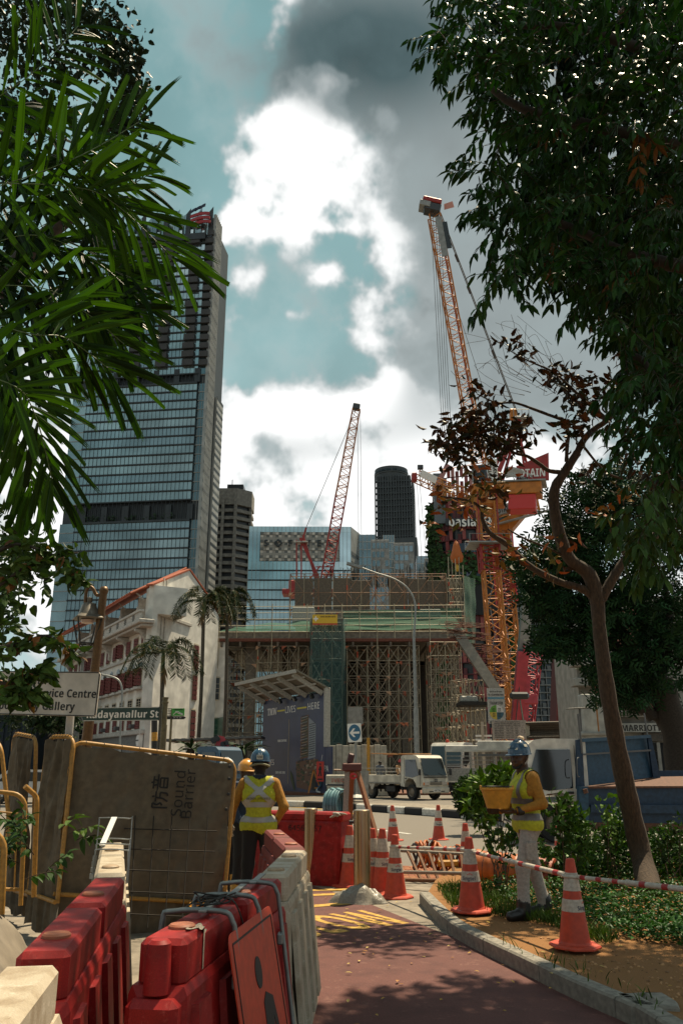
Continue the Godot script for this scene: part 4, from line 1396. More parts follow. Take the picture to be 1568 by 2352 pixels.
	m.rod(j1 + V3(0.7,0,0), j1 + V3(0.7,1.5,0),0.06,4)
	part(t, "warning_lamp", m, mt("cab_dark"), true)
	for k in 3: cable(t, "hoist_rope", j1 + V3(-0.3 + k * 0.4,-0.5,0),V3(j1.x - 0.2 + k * 0.7, hy(960,1300, D),-D + 4),0.03, rope)
	cable(t, "pendant", j1 + V3(0.8,0.4,0), at(1110,1062, D),0.06, org)
	# wrapped load on the hook
	var ld := thing("hoisted_load", "orange wrapped load hanging from a crane hook before the red tower", "load", at(1048,1275,107))
	m = M.new()
	m.lathe([V2(0.05,-1.2),V2(0.75,-0.9),V2(0.9,-0.2),V2(0.65,0.5),V2(0.4,1.5),V2(0.05,2.0)],9, Transform3D.IDENTITY, true)
	part(ld, "wrapping", m, mt("load_orange"))
	m = M.new()
	m.lathe([V2(0.0,-2.3),V2(0.3,-2.0),V2(0.3,-1.5),V2(0.1,-1.25)],8)
	part(ld, "hook_block", m, mt("load_yellow"))
	m = M.new()
	m.rod(V3(0,-2.2,0),V3(0.1,-9.0,0),0.03,4)
	m.rod(V3(0.2,-2.2,0),V3(0.4,-9.0,0),0.03,4)
	part(ld, "tag_line", m, rope)
	# left crane
	D = 100.0
	t = thing("tower_crane", "red luffing crane on the roof left of centre, its jib before the hotel", "crane", V(at(705,1350, D).x, -D), "luffing cranes over the site")
	for q in [[681,1240,681,1362,0.16],[692,1240,692,1355,0.16],[690,1236,742,1352,0.34],[696,1230,728,1340,0.26],[697,1232,690,1262,0.2],[738,1352,762,1300,0.2],[700,1345,735,1300,0.15],[725,1302,760,1302,0.12]]:
		m = M.new()
		m.bar(at(q[0], q[1], D), at(q[2], q[3], D), q[4], q[4])
		part(t, "frame_strut", m, red, true)
	m = M.new()
	m.box(at(694,1247, D),V3(1.5,0.15,1.4), BI, 0.03)
	part(t, "head_platform", m, gry, true)
	m = M.new()
	m.box(at(677,1354, D),V3(1.4,2.0,2.0), BI, 0.1)
	part(t, "counterweight", m, red, true)
	m = M.new()
	m.box(at(710,1362, D),V3(6.5,0.6,2.4), BI, 0.06)
	part(t, "deck", m, red, true)
	j0 = at(746,1345, D)
	j1 = at(818,940, D - 4)
	lattice(t, j0, j0.lerp(j1,0.5),1.25,1.3,16,0.09,0.045, RT, red, red, "jib_chord", "jib_lacing")
	lattice(t, j0.lerp(j1,0.5), j1,1.3,0.9,18,0.085,0.04, RT, mt("crane_rust"), mt("crane_rust"), "upper_jib_chord", "upper_jib_lacing")
	m = M.new()
	m.box(j1 + V3(0,0.3,0),V3(0.9,0.8,0.8), Basis(Vector3.BACK, -0.2),0.1)
	part(t, "jib_head", m, mt("cab_dark"), true)
	cable(t, "pendant", at(702,1214, D), j1,0.045, rope)
	cable(t, "pendant_link", at(697,1232, D), at(703,1212, D),0.12, red)
	for k in 2: cable(t, "hoist_rope", j1 + V3(0.15 + 0.35 * k, 0,0),V3(j1.x + 0.2 + 0.35 * k, 18,-D + 4),0.025, rope)
	# mobile crane
	D = 84.0
	t = thing("mobile_crane", "pink telescopic crane boom with a grey inner section and lattice jib beside it", "crane", V(at(1180,1650, D).x, -D))
	var pink := mt("crane_pink")
	for q in [[1180,1720,1200,1497,1.05, pink, "outer_boom"],[1200,1500,1211,1358,1.0, gry, "inner_boom"],[1209,1362,1216,1290,0.78, gry, "inner_boom"]]:
		m = M.new()
		m.bar(at(q[0], q[1], D), at(q[2], q[3], D - 2), q[4], q[4] * 0.9,Vector3.BACK)
		part(t, q[6], m, q[5], true)
	for y in [1497,1535,1612,1360]:
		m = M.new()
		var u: float = (1720.0 - y) / 223.0
		var c := at(1180 + 20 * u, y, D) if y > 1400 else at(1211,1358, D)
		m.box(c + V3(0,0,0.2),V3(1.2 if y > 1400 else 1.12,0.2,1.2), Basis(Vector3.BACK, -0.08),0.03)
		part(t, "boom_collar", m, gry if y > 1510 else mt("cab_dark"), true)
	m = M.new()
	m.bar(at(1201,1720, D - 1), at(1211,1552, D - 1),0.5,0.5,Vector3.BACK)
	part(t, "lift_ram", m, pink, true)
	cable(t, "boom_line", at(1180,1690, D - 1.6), at(1200,1500, D - 1.8),0.05, rope)
	var lj := thing("lattice_jib", "folded pink lattice jib section standing beside the telescopic boom", "crane jib", V(at(1215,1650, D).x, -D))
	lattice(lj, at(1209,1700, D), at(1220,1484, D),0.9,1.9,12,0.09,0.05, RT, pink, pink)
	m = M.new()
	m.box(at(1214,1606, D - 1),V3(1.6,1.0,0.8), BI, 0.1)
	part(lj, "bracket", m, pink, true)
	var fl := thing("site_floodlight", "dark floodlight on a thin pole before the pink crane boom", "floodlight", V(at(1200,1700,66).x, -66))
	m = M.new()
	m.box(at(1192,1598,66),V3(1.5,0.55,0.5), BI, 0.15)
	part(fl, "lamp_head", m, mt("cab_dark"), true)
	cable(fl, "pole", at(1192,1598,66), at(1208,1705,66),0.05, mt("pole_green"))

func hoardings() -> void:
	var wh := mt("sign_white")
	var blk := mt("sign_black")
	var frm := mt("canopy_white")
	var A := at(601,1760,58.0)
	var B := at(746,1760,50.0)
	A.y = 0.12
	B.y = 0.12
	var W := A.distance_to(B)
	var f := frame_of(B - A, UP, A)
	var t := thing("billboard", "tall blue advertising hoarding with a slanted white canopy and a printed tower", "billboard", (A + B) / 2)
	var H := 5.73
	slab(t, "board", f, 0, W, 0, H, -0.12,0, mt("billboard_blue"))
	slab(t, "lower_board", f, W, W + 0.75,0,2.55,-0.12,-0.01, mt("billboard_blue"))
	slab(t, "edge_frame", f, W - 0.02, W + 0.28,2.55, H + 0.2,-0.2,0.1, frm, 0.02)
	var yl := mt("billboard_yellow")
	var px := W / 145.0
	letters(t, "TMW", 0.44, f.translated_local(V3(W * 0.165,4.95,0.01)), wh, true, font(true, true), W * 0.165)
	letters(t, "LIVES", 0.40, f.translated_local(V3(W * 0.475,4.95,0.01)), wh, true, font(false), W * 0.165)
	letters(t, "HERE", 0.40, f.translated_local(V3(W * 0.835,4.97,0.01)), wh, true, font(false), W * 0.17)
	for q in [[0.26,0.385],[0.585,0.73]]: slab(t, "yellow_dash", f, W * q[0], W * q[1],4.9,5.0,0.0,0.012, yl)
	letters(t, "PARK ON PARK", 0.15, f.translated_local(V3(W * 0.35,3.05,0.01)), wh, true, font(), W * 0.15)
	letters(t, "SHOP AND DINE", 0.15, f.translated_local(V3(W * 0.33,1.1,0.01)), wh, true, font(), W * 0.16)
	letters(t, "FLOURISHES", 0.34, f.translated_local(V3(W * 0.05,1.72,0.01)), wh, true, font(false), W * 0.34)
	letters(t, "/", 0.34, f.translated_local(V3(W * 0.96,1.95,0.01)), wh, true, font(false))
	letters(t, "PA", 0.34, f.translated_local(V3(W * 1.02,1.35,0.01)), wh, true, font(false),0.5)
	slab(t, "thin_line", f, W * 0.455, W * 0.462,0.45,4.35,0.0,0.012, mt("billboard_beige"))
	# printed tower: flat coloured shapes
	var cols := {"print_grey": C(0.20,0.22,0.24), "print_brown": C(0.12,0.055,0.03), "print_green": C(0.025,0.045,0.015), "print_dark": C(0.02,0.02,0.022), "print_sand": C(0.26,0.19,0.13)}
	var bits := {}
	for k in cols: bits[k] = M.new()
	var put := func(k: String, x0: float, x1: float, y0: float, y1: float, z: float) -> void:
		bits[k].ext(P2([V2(W * x0, y0),V2(W * x1, y0 + (x1 - x0) * 0.8),V2(W * x1, y1 + (x1 - x0) * 0.8),V2(W * x0, y1)]),0.004, f.translated_local(V3(0,0, z)))
	bits["print_grey"].ext(P2([V2(W * 0.76,1.9),V2(W * 0.87,2.0),V2(W * 0.87,3.9),V2(W * 0.76,4.35)]),0.004, f.translated_local(V3(0,0,0.006)))
	put.call("print_brown", 0.645,0.765,1.9,4.4,0.007)
	for k in 15:
		put.call("print_dark", 0.775,0.86,2.05 + k * 0.13,2.09 + k * 0.13,0.011)
		put.call("print_sand" if k % 2 else "print_grey", 0.64 + 0.012 * (k % 3),0.75,2.0 + k * 0.165,2.04 + k * 0.165,0.012)
		put.call("print_dark", 0.66,0.74,2.07 + k * 0.165,2.13 + k * 0.165,0.0125)
	bits["print_brown"].ext(P2([V2(W * 0.60,0.25),V2(W * 0.80,0.1),V2(W * 0.96,1.3),V2(W * 0.90,1.9),V2(W * 0.58,1.75)]),0.004, f.translated_local(V3(0,0,0.014)))
	for k in 70:
		var x := rnd(0.58,0.88)
		var y := rnd(0.3,1.85)
		put.call(["print_green", "print_sand", "print_dark", "print_green"][k % 4], x, x + rnd(0.01,0.045), y, y + rnd(0.03,0.14),0.017 + 0.0002 * k)
	for k in 26: put.call("print_green", rnd(0.64,0.74), rnd(0.745,0.77),2.0 + k * 0.09,2.04 + k * 0.09,0.0135 + 0.0001 * k)
	bits["print_green"].ext(P2([V2(W * 0.49,1.25),V2(W * 0.53,1.0),V2(W * 0.58,0.1),V2(W * 0.55,0.1),V2(W * 0.5,0.7)]),0.004, f.translated_local(V3(0,0,0.016)))
	for k in cols: part(t, "printed_tower", bits[k], mat(k, cols[k],0.6), true, "stuff")
	# canopy
	for k in 5:
		var x := W * (0.02 + 0.235 * k)
		var m := M.new()
		m.bar(f * V3(x, H - 0.1,0.0), f * V3(x - 0.6, H + 1.0,1.7),0.28,0.26)
		part(t, "canopy_rib", m, frm, true)
	var m2 := M.new()
	m2.hexa([f * V3(-0.1, H + 0.1,-0.1), f * V3(W + 0.3, H + 0.1,-0.1), f * V3(W + 0.3, H + 0.2,-0.1), f * V3(-0.1, H + 0.2,-0.1), f * V3(-0.75, H + 1.16,1.8), f * V3(W - 0.35, H + 1.16,1.8), f * V3(W - 0.35, H + 1.26,1.8), f * V3(-0.75, H + 1.26,1.8)])
	part(t, "canopy_roof", m2, mt("canopy_panel"), true)
	for k in 2:
		m2 = M.new()
		m2.bar(f * V3(-0.3 - 0.25 * k, H + 0.42 + 0.38 * k, 0.62 + 0.62 * k), f * V3(W - 0.1 - 0.2 * k, H + 0.42 + 0.38 * k, 0.62 + 0.62 * k),0.1,0.1)
		part(t, "canopy_purlin", m2, frm, true)
	m2 = M.new()
	m2.bar(f * V3(-0.75, H + 1.12,1.8), f * V3(W - 0.35, H + 1.12,1.8),0.12,0.2)
	part(t, "canopy_fascia", m2, frm, true)
	for x in [0.38,0.62,0.88]:
		m2 = M.new()
		m2.box(f * V3(W * x, H - 0.22,0.35),V3(0.3,0.32,0.2), f.basis.rotated(f.basis.x, 0.5),0.04)
		m2.bar(f * V3(W * x, H - 0.05,0.0), f * V3(W * x, H - 0.1,0.35),0.05,0.05)
		part(t, "spotlight", m2, mt("cab_dark"), true)
	# white corrugated hoarding
	t = thing("site_hoarding", "white ribbed metal hoarding between the billboard and the white lorry", "hoarding", V(at(820,1760,51).x, -51))
	var hw := mt("hoarding_white")
	var xa := at(757,1760,50.5).x
	var xb := at(889,1760,50.5).x
	for k in 9:
		var x := lerpf(xa, xb, k / 9.0)
		var g := yaw(0.0,V3(x, 0.12,-50.6))
		slab(t, "ribbed_panel", g, 0, (xb - xa) / 9.0 - 0.025,0,2.65 + 0.05 * (k % 2),-0.03,0.03 + 0.02 * (k % 2), hw, 0.01)
		slab(t, "panel_rib", g, 0.14,0.2,0,2.6,0.03,0.075, hw)
	slab(t, "yellow_post", yaw(0,V3(at(846,1760,50.3).x, 0.1,-50.3)),-0.09,0.09,0,3.1,-0.09,0.09, mt("post_yellow"))
	for k in 4: slab(t, "backstay_hole", yaw(0,V3(xa + 0.5 + k * 0.8,0.9,-50.52)),-0.03,0.03,0,0.25,0,0.012, blk)
	t = thing("low_barrier", "pale plastic barrier with faint lettering in front of the ribbed hoarding", "barrier", V(at(740,1800,49).x, -49))
	slab(t, "body", yaw(0,V(at(748,1800,48.6).x, -48.6)),0,3.7,0,1.15,-0.25,0.1, hw, 0.05)
	letters(t, "IVEC", 0.2, yaw(0,V3(at(755,1800,48.6).x + 0.5,0.85,-48.45)), mt("faint_red"), true, font(),0.7)
	for k in 3: slab(t, "recess", yaw(0,V(at(762,1800,48.6).x + 0.7 + k * 0.7,-48.6)),-0.12,0.12,0.15,0.95,0.085,0.108, mt("canopy_panel"))
	# colour code board and the notice board
	t = thing("colour_code_board", "tall white board with a four-coloured wheel at the foot of the orange crane", "sign board", V(at(1140,1700,60).x, -60))
	var g0 := frame_of(RT, UP, at(1139,1621,60))
	slab(t, "board", g0,-0.62,0.62,-1.22,1.22,-0.04,0.0, mt("board_white"))
	for q in [["VISION CRANE HIRE", 0.98,0.08,0.85],["TC-1(LM1098219A)", 0.76,0.12,1.08],["COLOUR CODE", 0.18,0.19,0.95],["REJECTED ITEMS", -1.13,0.12,1.0]]: letters(t, q[0], q[2], g0.translated_local(V3(0, q[1],0.01)), blk, true, font(), q[3])
	slab(t, "blue_stripe", g0,-0.58,0.58,0.46,0.60,0.0,0.008, mt("stripe_blue"))
	var qc := [C(0.03,0.09,0.13), C(0.45,0.33,0.05), C(0.10,0.26,0.03), C(0.5,0.49,0.46)]
	for k in 4:
		var p := P2([Vector2.ZERO])
		for j in 9: p.append(V2(cos(PI / 2 * (k + 3 + j / 8.0)), sin(PI / 2 * (k + 3 + j / 8.0))) * 0.5)
		var m3 := M.new()
		m3.ext(p, 0.008, g0.translated_local(V3(0,-0.45,0.006)))
		part(t, "wheel_quarter", m3, mat("wheel_%d" % (k + 1), qc[[0,3,2,1][k]],0.6), true)
	var mo := ["JAN MAY SEP", "FEB JUN OCT", "APR AUG DEC", "MAR JUL NOV"]
	for k in 4:
		var w3 = mo[k].split(" ")
		for j in 3: letters(t, w3[j],0.075, g0.translated_local(V3(-0.2 if k % 2 == 0 else 0.2,-0.2 - 0.1 * j - (0.34 if k > 1 else 0.0),0.014)), blk, true, font(),0.2)
	t = thing("notice_board", "wide white board of small printed notices on the site fence", "sign board", V(at(1170,1700,57).x, -57))
	g0 = frame_of(V3(1,0,-0.02), UP, at(1170,1676,57))
	slab(t, "board", g0,-1.13,1.13,-0.62,0.62,-0.04,0.0, mt("board_cream"))
	var txt := ["PROJECT TITLE: PROPOSED ERECTION OF", "MIXED DEVELOPMENT ON LOT", "FOR ENQUIRIES OR FEEDBACK, PLEASE CALL", "DEVELOPER", "MAIN CONTRACTOR", "ARCHITECT", "STRUCTURAL ENGINEER", "M&E ENGINEER", "SITE MANAGER", "DUST AND NOISE HOTLINE"]
	for k in 10:
		letters(t, txt[k],0.055, g0.translated_local(V3(-0.15 if k < 3 else -0.72,0.5 - 0.11 * k, 0.008)), blk, true, font(),1.7 if k < 3 else 0.62)
		if k >= 3: letters(t, "PTE LTD   TEL", 0.05, g0.translated_local(V3(0.15,0.5 - 0.11 * k, 0.008)), blk, true, font(),0.8)
	# fence and tarps to the right
	t = thing("site_fence", "grey corrugated fence hung with a torn tarpaulin, below the notice boards", "fence", V(at(1170,1740,58).x, -58))
	for k in 13: slab(t, "ribbed_panel", yaw(0,V3(at(1100,1760,58).x + k * 0.8,0.1,-58.2)),0,0.78,0,2.9,-0.03,0.03 + 0.03 * (k % 2), mt("fence_grey"),0.01)
	m2 = M.new()
	m2.sheet(24,12, func(u: float, v: float) -> Vector3:
		var p := at(1137,1702,57.5).lerp(at(1203,1700,57.5), u)
		return p + V3(0,-v * 1.9 - 0.5 * (1.0 - u) * v, 0.1 + 0.12 * sin(u * 22.0 + v * 3.0)))
	part(t, "tarpaulin", m2, mt("fence_tarp"), true)
	for k in 4: slab(t, "white_rail", yaw(0, at(1108,1690 + k * 9,57.6)),-0.5,0.6,-0.06,0.06,0,0.06, wh)
	for x in [1108,1134]: slab(t, "fence_post", yaw(0, at(x, 1700,57.5)),-0.09,0.09,-2.9,1.2,0,0.1, mt("post_pale"))
	t = thing("covered_walkway", "long covered walkway roof of brown corrugated sheets right of the notice board", "walkway roof", V(at(1275,1700,50).x, -50))
	var wa := at(1203,1676,52.0)
	for k in 8:
		m2 = M.new()
		var y := 0.35 - k * 0.12
		m2.rod(wa + V3(0, y, 0.15 * absf(k - 3.5)), wa + V3(4.8, y + 0.06,1.2 + 0.15 * absf(k - 3.5)),0.09,6)
		part(t, "roof_sheet", m2, mt("sheet_brown"), true)
	for k in 3: slab(t, "post", yaw(0, wa + V3(0.1 + k * 2.2,0,0.3 + 0.5 * k)),-0.12,0.12,-3.4,0.35,0.0,0.2, mt("post_pale"))

# ---------------------------------------------------------------- far street: white corner building, vehicles, lamps, signs
func window_in(t: Node3D, f: Transform3D, x: float, y: float, w: float, h: float, shut: int, arch := false) -> void:
	var dk := mt("window_dark")
	var fr := mt("window_frame")
	var rd := mt("shutter_red")
	var m := M.new()
	for s in [[-w / 2 - 0.05,-w / 2 + 0.03],[w / 2 - 0.03, w / 2 + 0.05]]: fbox(m, f, x + s[0], x + s[1], y, y + h, -0.12,0.05)
	for s in [[-0.06,0.02],[h - 0.06, h + 0.05]]: fbox(m, f, x - w / 2 + 0.03, x + w / 2 - 0.03, y + s[0], y + s[1],-0.12,0.06)
	fbox(m, f, x - 0.03, x + 0.03, y + 0.02, y + h - 0.06,-0.05,0.035)
	for k in 3: fbox(m, f, x - w / 2 + 0.03, x + w / 2 - 0.03, y + h * (0.3 + 0.2 * k) - 0.015, y + h * (0.3 + 0.2 * k) + 0.015,-0.05,0.03)
	var o := part(t, "window", m, fr, true)
	m = M.new()
	var p := P2([V2(x - w / 2, y),V2(x + w / 2, y),V2(x + w / 2, y + h)])
	if arch:
		for k in range(1,8): p.append(V2(x + w / 2 * cos(PI * k / 8), y + h + w * 0.45 * sin(PI * k / 8)))
	p.append(V2(x - w / 2, y + h))
	m.ext(p, 0.02, f.translated_local(V3(0,0,0.012)))
	part(o, "pane", m, dk).transform = o.transform.affine_inverse() * t.transform.affine_inverse()
	if shut > 0:
		for s in [-1.0,1.0]:
			m = M.new()
			var g := f.translated_local(V3(x + s * w / 2, y, 0.07))
			g.basis = g.basis * Basis(UP, s * (1.05 if shut == 2 else 0.25))
			for k in 5: fbox(m, g, -s * w * 0.48 if s > 0 else 0.0,0.0 if s > 0 else w * 0.48, h * (0.02 + 0.19 * k), h * (0.19 * k + 0.18),-0.02,0.03)
			part(t, "shutter", m, rd, true)

func white_building() -> void:
	var K := V(-13.8,-60)
	var d1 := V3(-0.5,0,-0.866)
	var d2 := V3(0.28,0,-0.96).normalized()
	var L := 26.0
	var f1 := frame_of(-d1, UP, K + d1 * L)
	var f2 := frame_of(d2, UP, K)
	var wall := mt("white_render")
	var trim := mt("white_trim")
	var tile := mt("roof_tile")
	var t := thing("white_corner_building", "white corner building with red shutters, long balcony and tiled gable roof", "building", K)
	slab(t, "front_wall", f1,0, L, 0,12.3,-0.4,0, wall)
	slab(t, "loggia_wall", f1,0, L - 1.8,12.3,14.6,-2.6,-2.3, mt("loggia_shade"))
	var m := M.new()
	m.ext(P2([V2(0.01,0),V2(11.5,0),V2(11.5,14.0),V2(9.2,15.2),V2(5.5,16.7),V2(0.01,14.45)]),0.4, f2.translated_local(V3(0,0,-0.2)))
	part(t, "gable_wall", m, wall, true)
	slab(t, "corner_pier", f1, L - 1.8, L - 0.02,12.3,14.4,-2.6,0, wall)
	slab(t, "base_band", f1,0, L + 0.1,3.75,4.1,0,0.25, trim, 0.05)
	slab(t, "plinth", f1,0, L, 0,3.75,0.0,0.06, mt("plinth_grey"))
	slab(t, "string_course", f1,0, L + 0.1,9.35,9.6,0,0.14, trim, 0.03)
	slab(t, "gable_band", f2,0.3,6.2,12.25,12.5,0,0.14, trim, 0.03)
	slab(t, "gable_string", f2,-0.1,1.2,9.35,9.6,0,0.14, trim, 0.03)
	slab(t, "balcony_floor", f1,-0.5, L + 0.7,11.45,11.75,0,1.15, trim, 0.05)
	slab(t, "balcony_cornice", f1,-0.3, L + 0.5,11.25,11.44,0,0.9, trim, 0.04)
	slab(t, "balcony_wall", f1,-0.5, L + 0.1,11.76,12.3,0.75,0.95, trim)
	slab(t, "balcony_coping", f1,-0.5, L + 0.2,12.31,12.5,0.65,1.05, trim, 0.03)
	for k in 12:
		m = M.new()
		var x := 1.2 + k * 2.12
		for q in [[-0.26,-0.26,0.26,0.2],[-0.26,0.2,0.26,-0.26],[0,-0.3,0,0.24],[-0.3,0,0.3,0]]: m.bar(f1 * V3(x + q[0],12.03 + q[1],0.965), f1 * V3(x + q[2],12.03 + q[3],0.965),0.07,0.05, f1.basis.z)
		part(t, "balcony_grille", m, mt("grille_grey"), true)
	for k in 6:
		m = M.new()
		m.ext(P2([V2(0,0),V2(0.2,0.1),V2(0.22,0.6),V2(0.5,0.95),V2(0.95,1.15),V2(0.95,1.3),V2(0,1.3)]),0.32, f1.translated_local(V3(0.8 + k * 4.85,9.9,0)) * TF(Basis(V3(0,0,1),V3(0,1,0),V3(-1,0,0)),Vector3.ZERO))
		part(t, "balcony_bracket", m, trim, true)
	for k in 5:
		slab(t, "loggia_partition", f1,3.4 + k * 4.85,3.7 + k * 4.85,12.3,13.9,-2.2,0.2, trim)
		m = M.new()
		m.lathe([V2(0.75,12.3),V2(0.75,13.35),V2(0,13.4)],16, TF(BI, f1 * V3(3.0 + k * 4.85,0,-0.6)))
		part(t, "rounded_screen", m, wall, true)
		m = M.new()
		m.bar(f1 * V3(4.6 + k * 4.85,13.6,0.1), f1 * V3(4.2 + k * 4.85,14.4,0.9),0.12,0.12)
		part(t, "eave_strut", m, trim, true)
		slab(t, "loggia_door", f1,4.7 + k * 4.85,5.8 + k * 4.85,12.3,13.9,-2.35,-2.2, mt("window_dark"))
	# roof: rows of tiles on the front slope
	var e0 := f1 * V3(-1.5,13.75,1.3)
	var e1 := f1 * V3(L - 1.6,13.75,1.3)
	var r1 := f2 * V3(5.5,16.75,-0.3)
	var r0 := r1 + d1 * L
	m = M.new()
	m.hexa([e0, e1, r1, r0, e0 + V3(0,0.14,0), e1 + V3(0,0.14,0), r1 + V3(0,0.14,0), r0 + V3(0,0.14,0)])
	part(t, "roof", m, tile, true)
	for k in 60:
		m = M.new()
		m.tube([e0.lerp(e1, k / 59.0) + V3(0,0.16,0), r0.lerp(r1, k / 59.0) + V3(0,0.16,0)],[0.13],5)
		part(t, "tile_row", m, tile, true)
	for q in [[-0.35,14.35,5.5,16.8],[5.5,16.8,9.3,15.3],[9.3,15.3,11.7,14.05]]:
		m = M.new()
		m.bar(f2 * V3(q[0], q[1],-0.2), f2 * V3(q[2], q[3],-0.2),0.55,0.12)
		part(t, "gable_coping", m, tile, true)
	# windows of the long front
	for k in 13: window_in(t, f1, L - 1.5 - k * 1.95,9.75,0.95,1.15,1 + (1 if k % 5 == 3 else 0))
	for k in 11: window_in(t, f1, L - 2.0 - k * 2.0,7.2,1.05,1.35,2, true)
	for k in 11: slab(t, "window_sill", f1, L - 2.8 - k * 2.0, L - 1.2 - k * 2.0,6.95,7.12,0,0.4, trim, 0.02)
	for k in 10: window_in(t, f1, L - 1.8 - k * 2.2,5.5,1.1,0.85,0)
	for k in 12: window_in(t, f1, L - 1.7 - k * 2.0,4.15,1.0,0.9,1)
	for k in 5: slab(t, "wall_lamp", f1, L - 2.4 - k * 4.0, L - 2.0 - k * 4.0,4.2,4.5,0.1,0.5, mt("lamp_grey"),0.05)
	for k in 2: slab(t, "air_conditioner", f1, L - 3.3 + k * 1.3, L - 2.4 + k * 1.3,5.0,5.5,0.05,0.5, trim, 0.03)
	# windows of the gable
	for q in [[2.6,12.55,1.3,1.5,0],[7.4,9.0,0.8,2.0,1],[7.4,6.6,0.8,2.0,1],[7.4,3.3,0.8,2.6,1]]: window_in(t, f2, q[0], q[1], q[2], q[3], q[4])
	for k in 2: slab(t, "down_pipe", f2,1.3 + 0.5 * k, 1.4 + 0.5 * k, 9.6,15.2,0,0.08, trim)
	m = M.new()
	m.lathe([V2(0.0,0.06),V2(0.42,0.05),V2(0.44,0.0)],24, f1.translated_local(V3(L - 1.0,3.35,0.1)) * TF(Basis(RT, PI / 2),Vector3.ZERO))
	part(t, "round_sign", m, mt("sign_white"), true)
	letters(t, "JINRIKISHA STATION", 0.09, f1.translated_local(V3(L - 1.0,3.35,0.19)), mt("sign_black"), true, font(),0.7)
	# set-back wing behind the gable
	var f3 := frame_of(V3(1,0,-0.1), UP, f2 * V3(11.4,0,-1.0))
	slab(t, "rear_wing_wall", f3,-0.5,1.7,0,12.4,-6,-0.6, wall)
	for k in 2: window_in(t, f3.translated_local(V3(0,0,-0.6)),0.8,3.6 + k * 3.4,0.9,1.9,0)

func far_left() -> void:
	var D := 75.0
	var t := thing("clapboard_building", "white building with horizontal boards behind the two narrow tarpaulin panels", "building", V(at(115,1700, D).x, -D))
	var f := frame_of(V3(1,0,0.3), UP, at(72,1760, D) * V(1,1))
	var w := 6.2
	slab(t, "wall", f, 0, w, 0,9.5,-3,-0.05, mt("board_white_paint"))
	for k in 24: slab(t, "board", f, 0, w, 0.4 * k, 0.4 * k + 0.385,-0.05,0.02, mt("board_white_paint"))
	for q in [[0.9,3.2,0.7,1.6],[2.9,3.2,0.8,2.0],[0.9,6.6,0.7,1.6],[2.9,0.2,0.9,2.3],[4.9,3.2,0.8,2.0]]: window_in(t, f, q[0], q[1], q[2], q[3],0)
	t = thing("netted_building", "building wrapped in dark blue netting at the far left behind the road sign", "building", V(at(20,1700,70).x, -70))
	f = frame_of(V3(1,0,0.1), UP, at(-60,1760,70.0) * V(1,1))
	slab(t, "wall", f, 0,5.0,0,9,-4,0, mt("netted_blue"))
	for k in 8: slab(t, "net_fold", f, 0.3 + k * 0.62,0.42 + k * 0.62,0,9,0,0.12, mt("netted_blue"))
	# two parked cars seen between the panels
	for q in [[78,1793, "white car seen between the two narrow tarpaulin panels, front one", 0.5],[70,1776, "grey car behind the white one, between the narrow tarpaulin panels", 0.16]]:
		var p := gr(q[0], q[1] + 9.0)
		p = at(q[0],1760,40.0 if q[3] > 0.3 else 48.0) * V(1,1)
		var c := thing("parked_car", q[2], "car", p, "cars on the far left road", 0.3)
		var pm := mat("car_paint_%s" % ("white" if q[3] > 0.3 else "grey"), C(q[3], q[3], q[3]),0.35,0.1, "", 1,0, {"coat": 0.6})
		var m := M.new()
		m.ext(P2([V2(-2,0.3),V2(2,0.3),V2(2.05,0.7),V2(1.3,0.9),V2(0.6,1.42),V2(-1.0,1.45),V2(-1.8,0.95),V2(-2.05,0.8)]),1.65)
		part(c, "body", m, pm)
		for s in [-0.835,0.835]:
			m = M.new()
			m.ext(P2([V2(-1.45,0.95),V2(1.0,0.95),V2(0.5,1.34),V2(-0.95,1.36)]),0.01, TF(BI, V3(0,0, s)))
			part(c, "side_window", m, mt("window_dark"))
		for s in [[-1.3,0.75],[1.3,0.75],[-1.3,-0.75],[1.3,-0.75]]: wheel(c, V3(s[0],0.32, s[1]),0.32)

func wheel(t: Node3D, p: Vector3, r: float, w := 0.2) -> void:
	var b := TF(Basis(RT, PI / 2), p)
	var m := M.new()
	m.lathe([V2(r * 0.6,-w / 2),V2(r * 0.93,-w / 2),V2(r, -w / 2 + 0.03),V2(r, w / 2 - 0.03),V2(r * 0.93, w / 2),V2(r * 0.6, w / 2),V2(r * 0.6,-w / 2)],20, b)
	part(t, "tyre", m, mt("tyre_rubber"))
	m = M.new()
	m.lathe([V2(0,-w / 2 + 0.02),V2(r * 0.25,-w / 2 + 0.02),V2(r * 0.5,-w / 2 + 0.06),V2(r * 0.62,-w / 2 + 0.01),V2(r * 0.62, w / 2 - 0.01),V2(r * 0.5, w / 2 - 0.06),V2(r * 0.25, w / 2 - 0.02),V2(0, w / 2 - 0.02)],18, b)
	part(t, "rim", m, mt("rim_steel"))

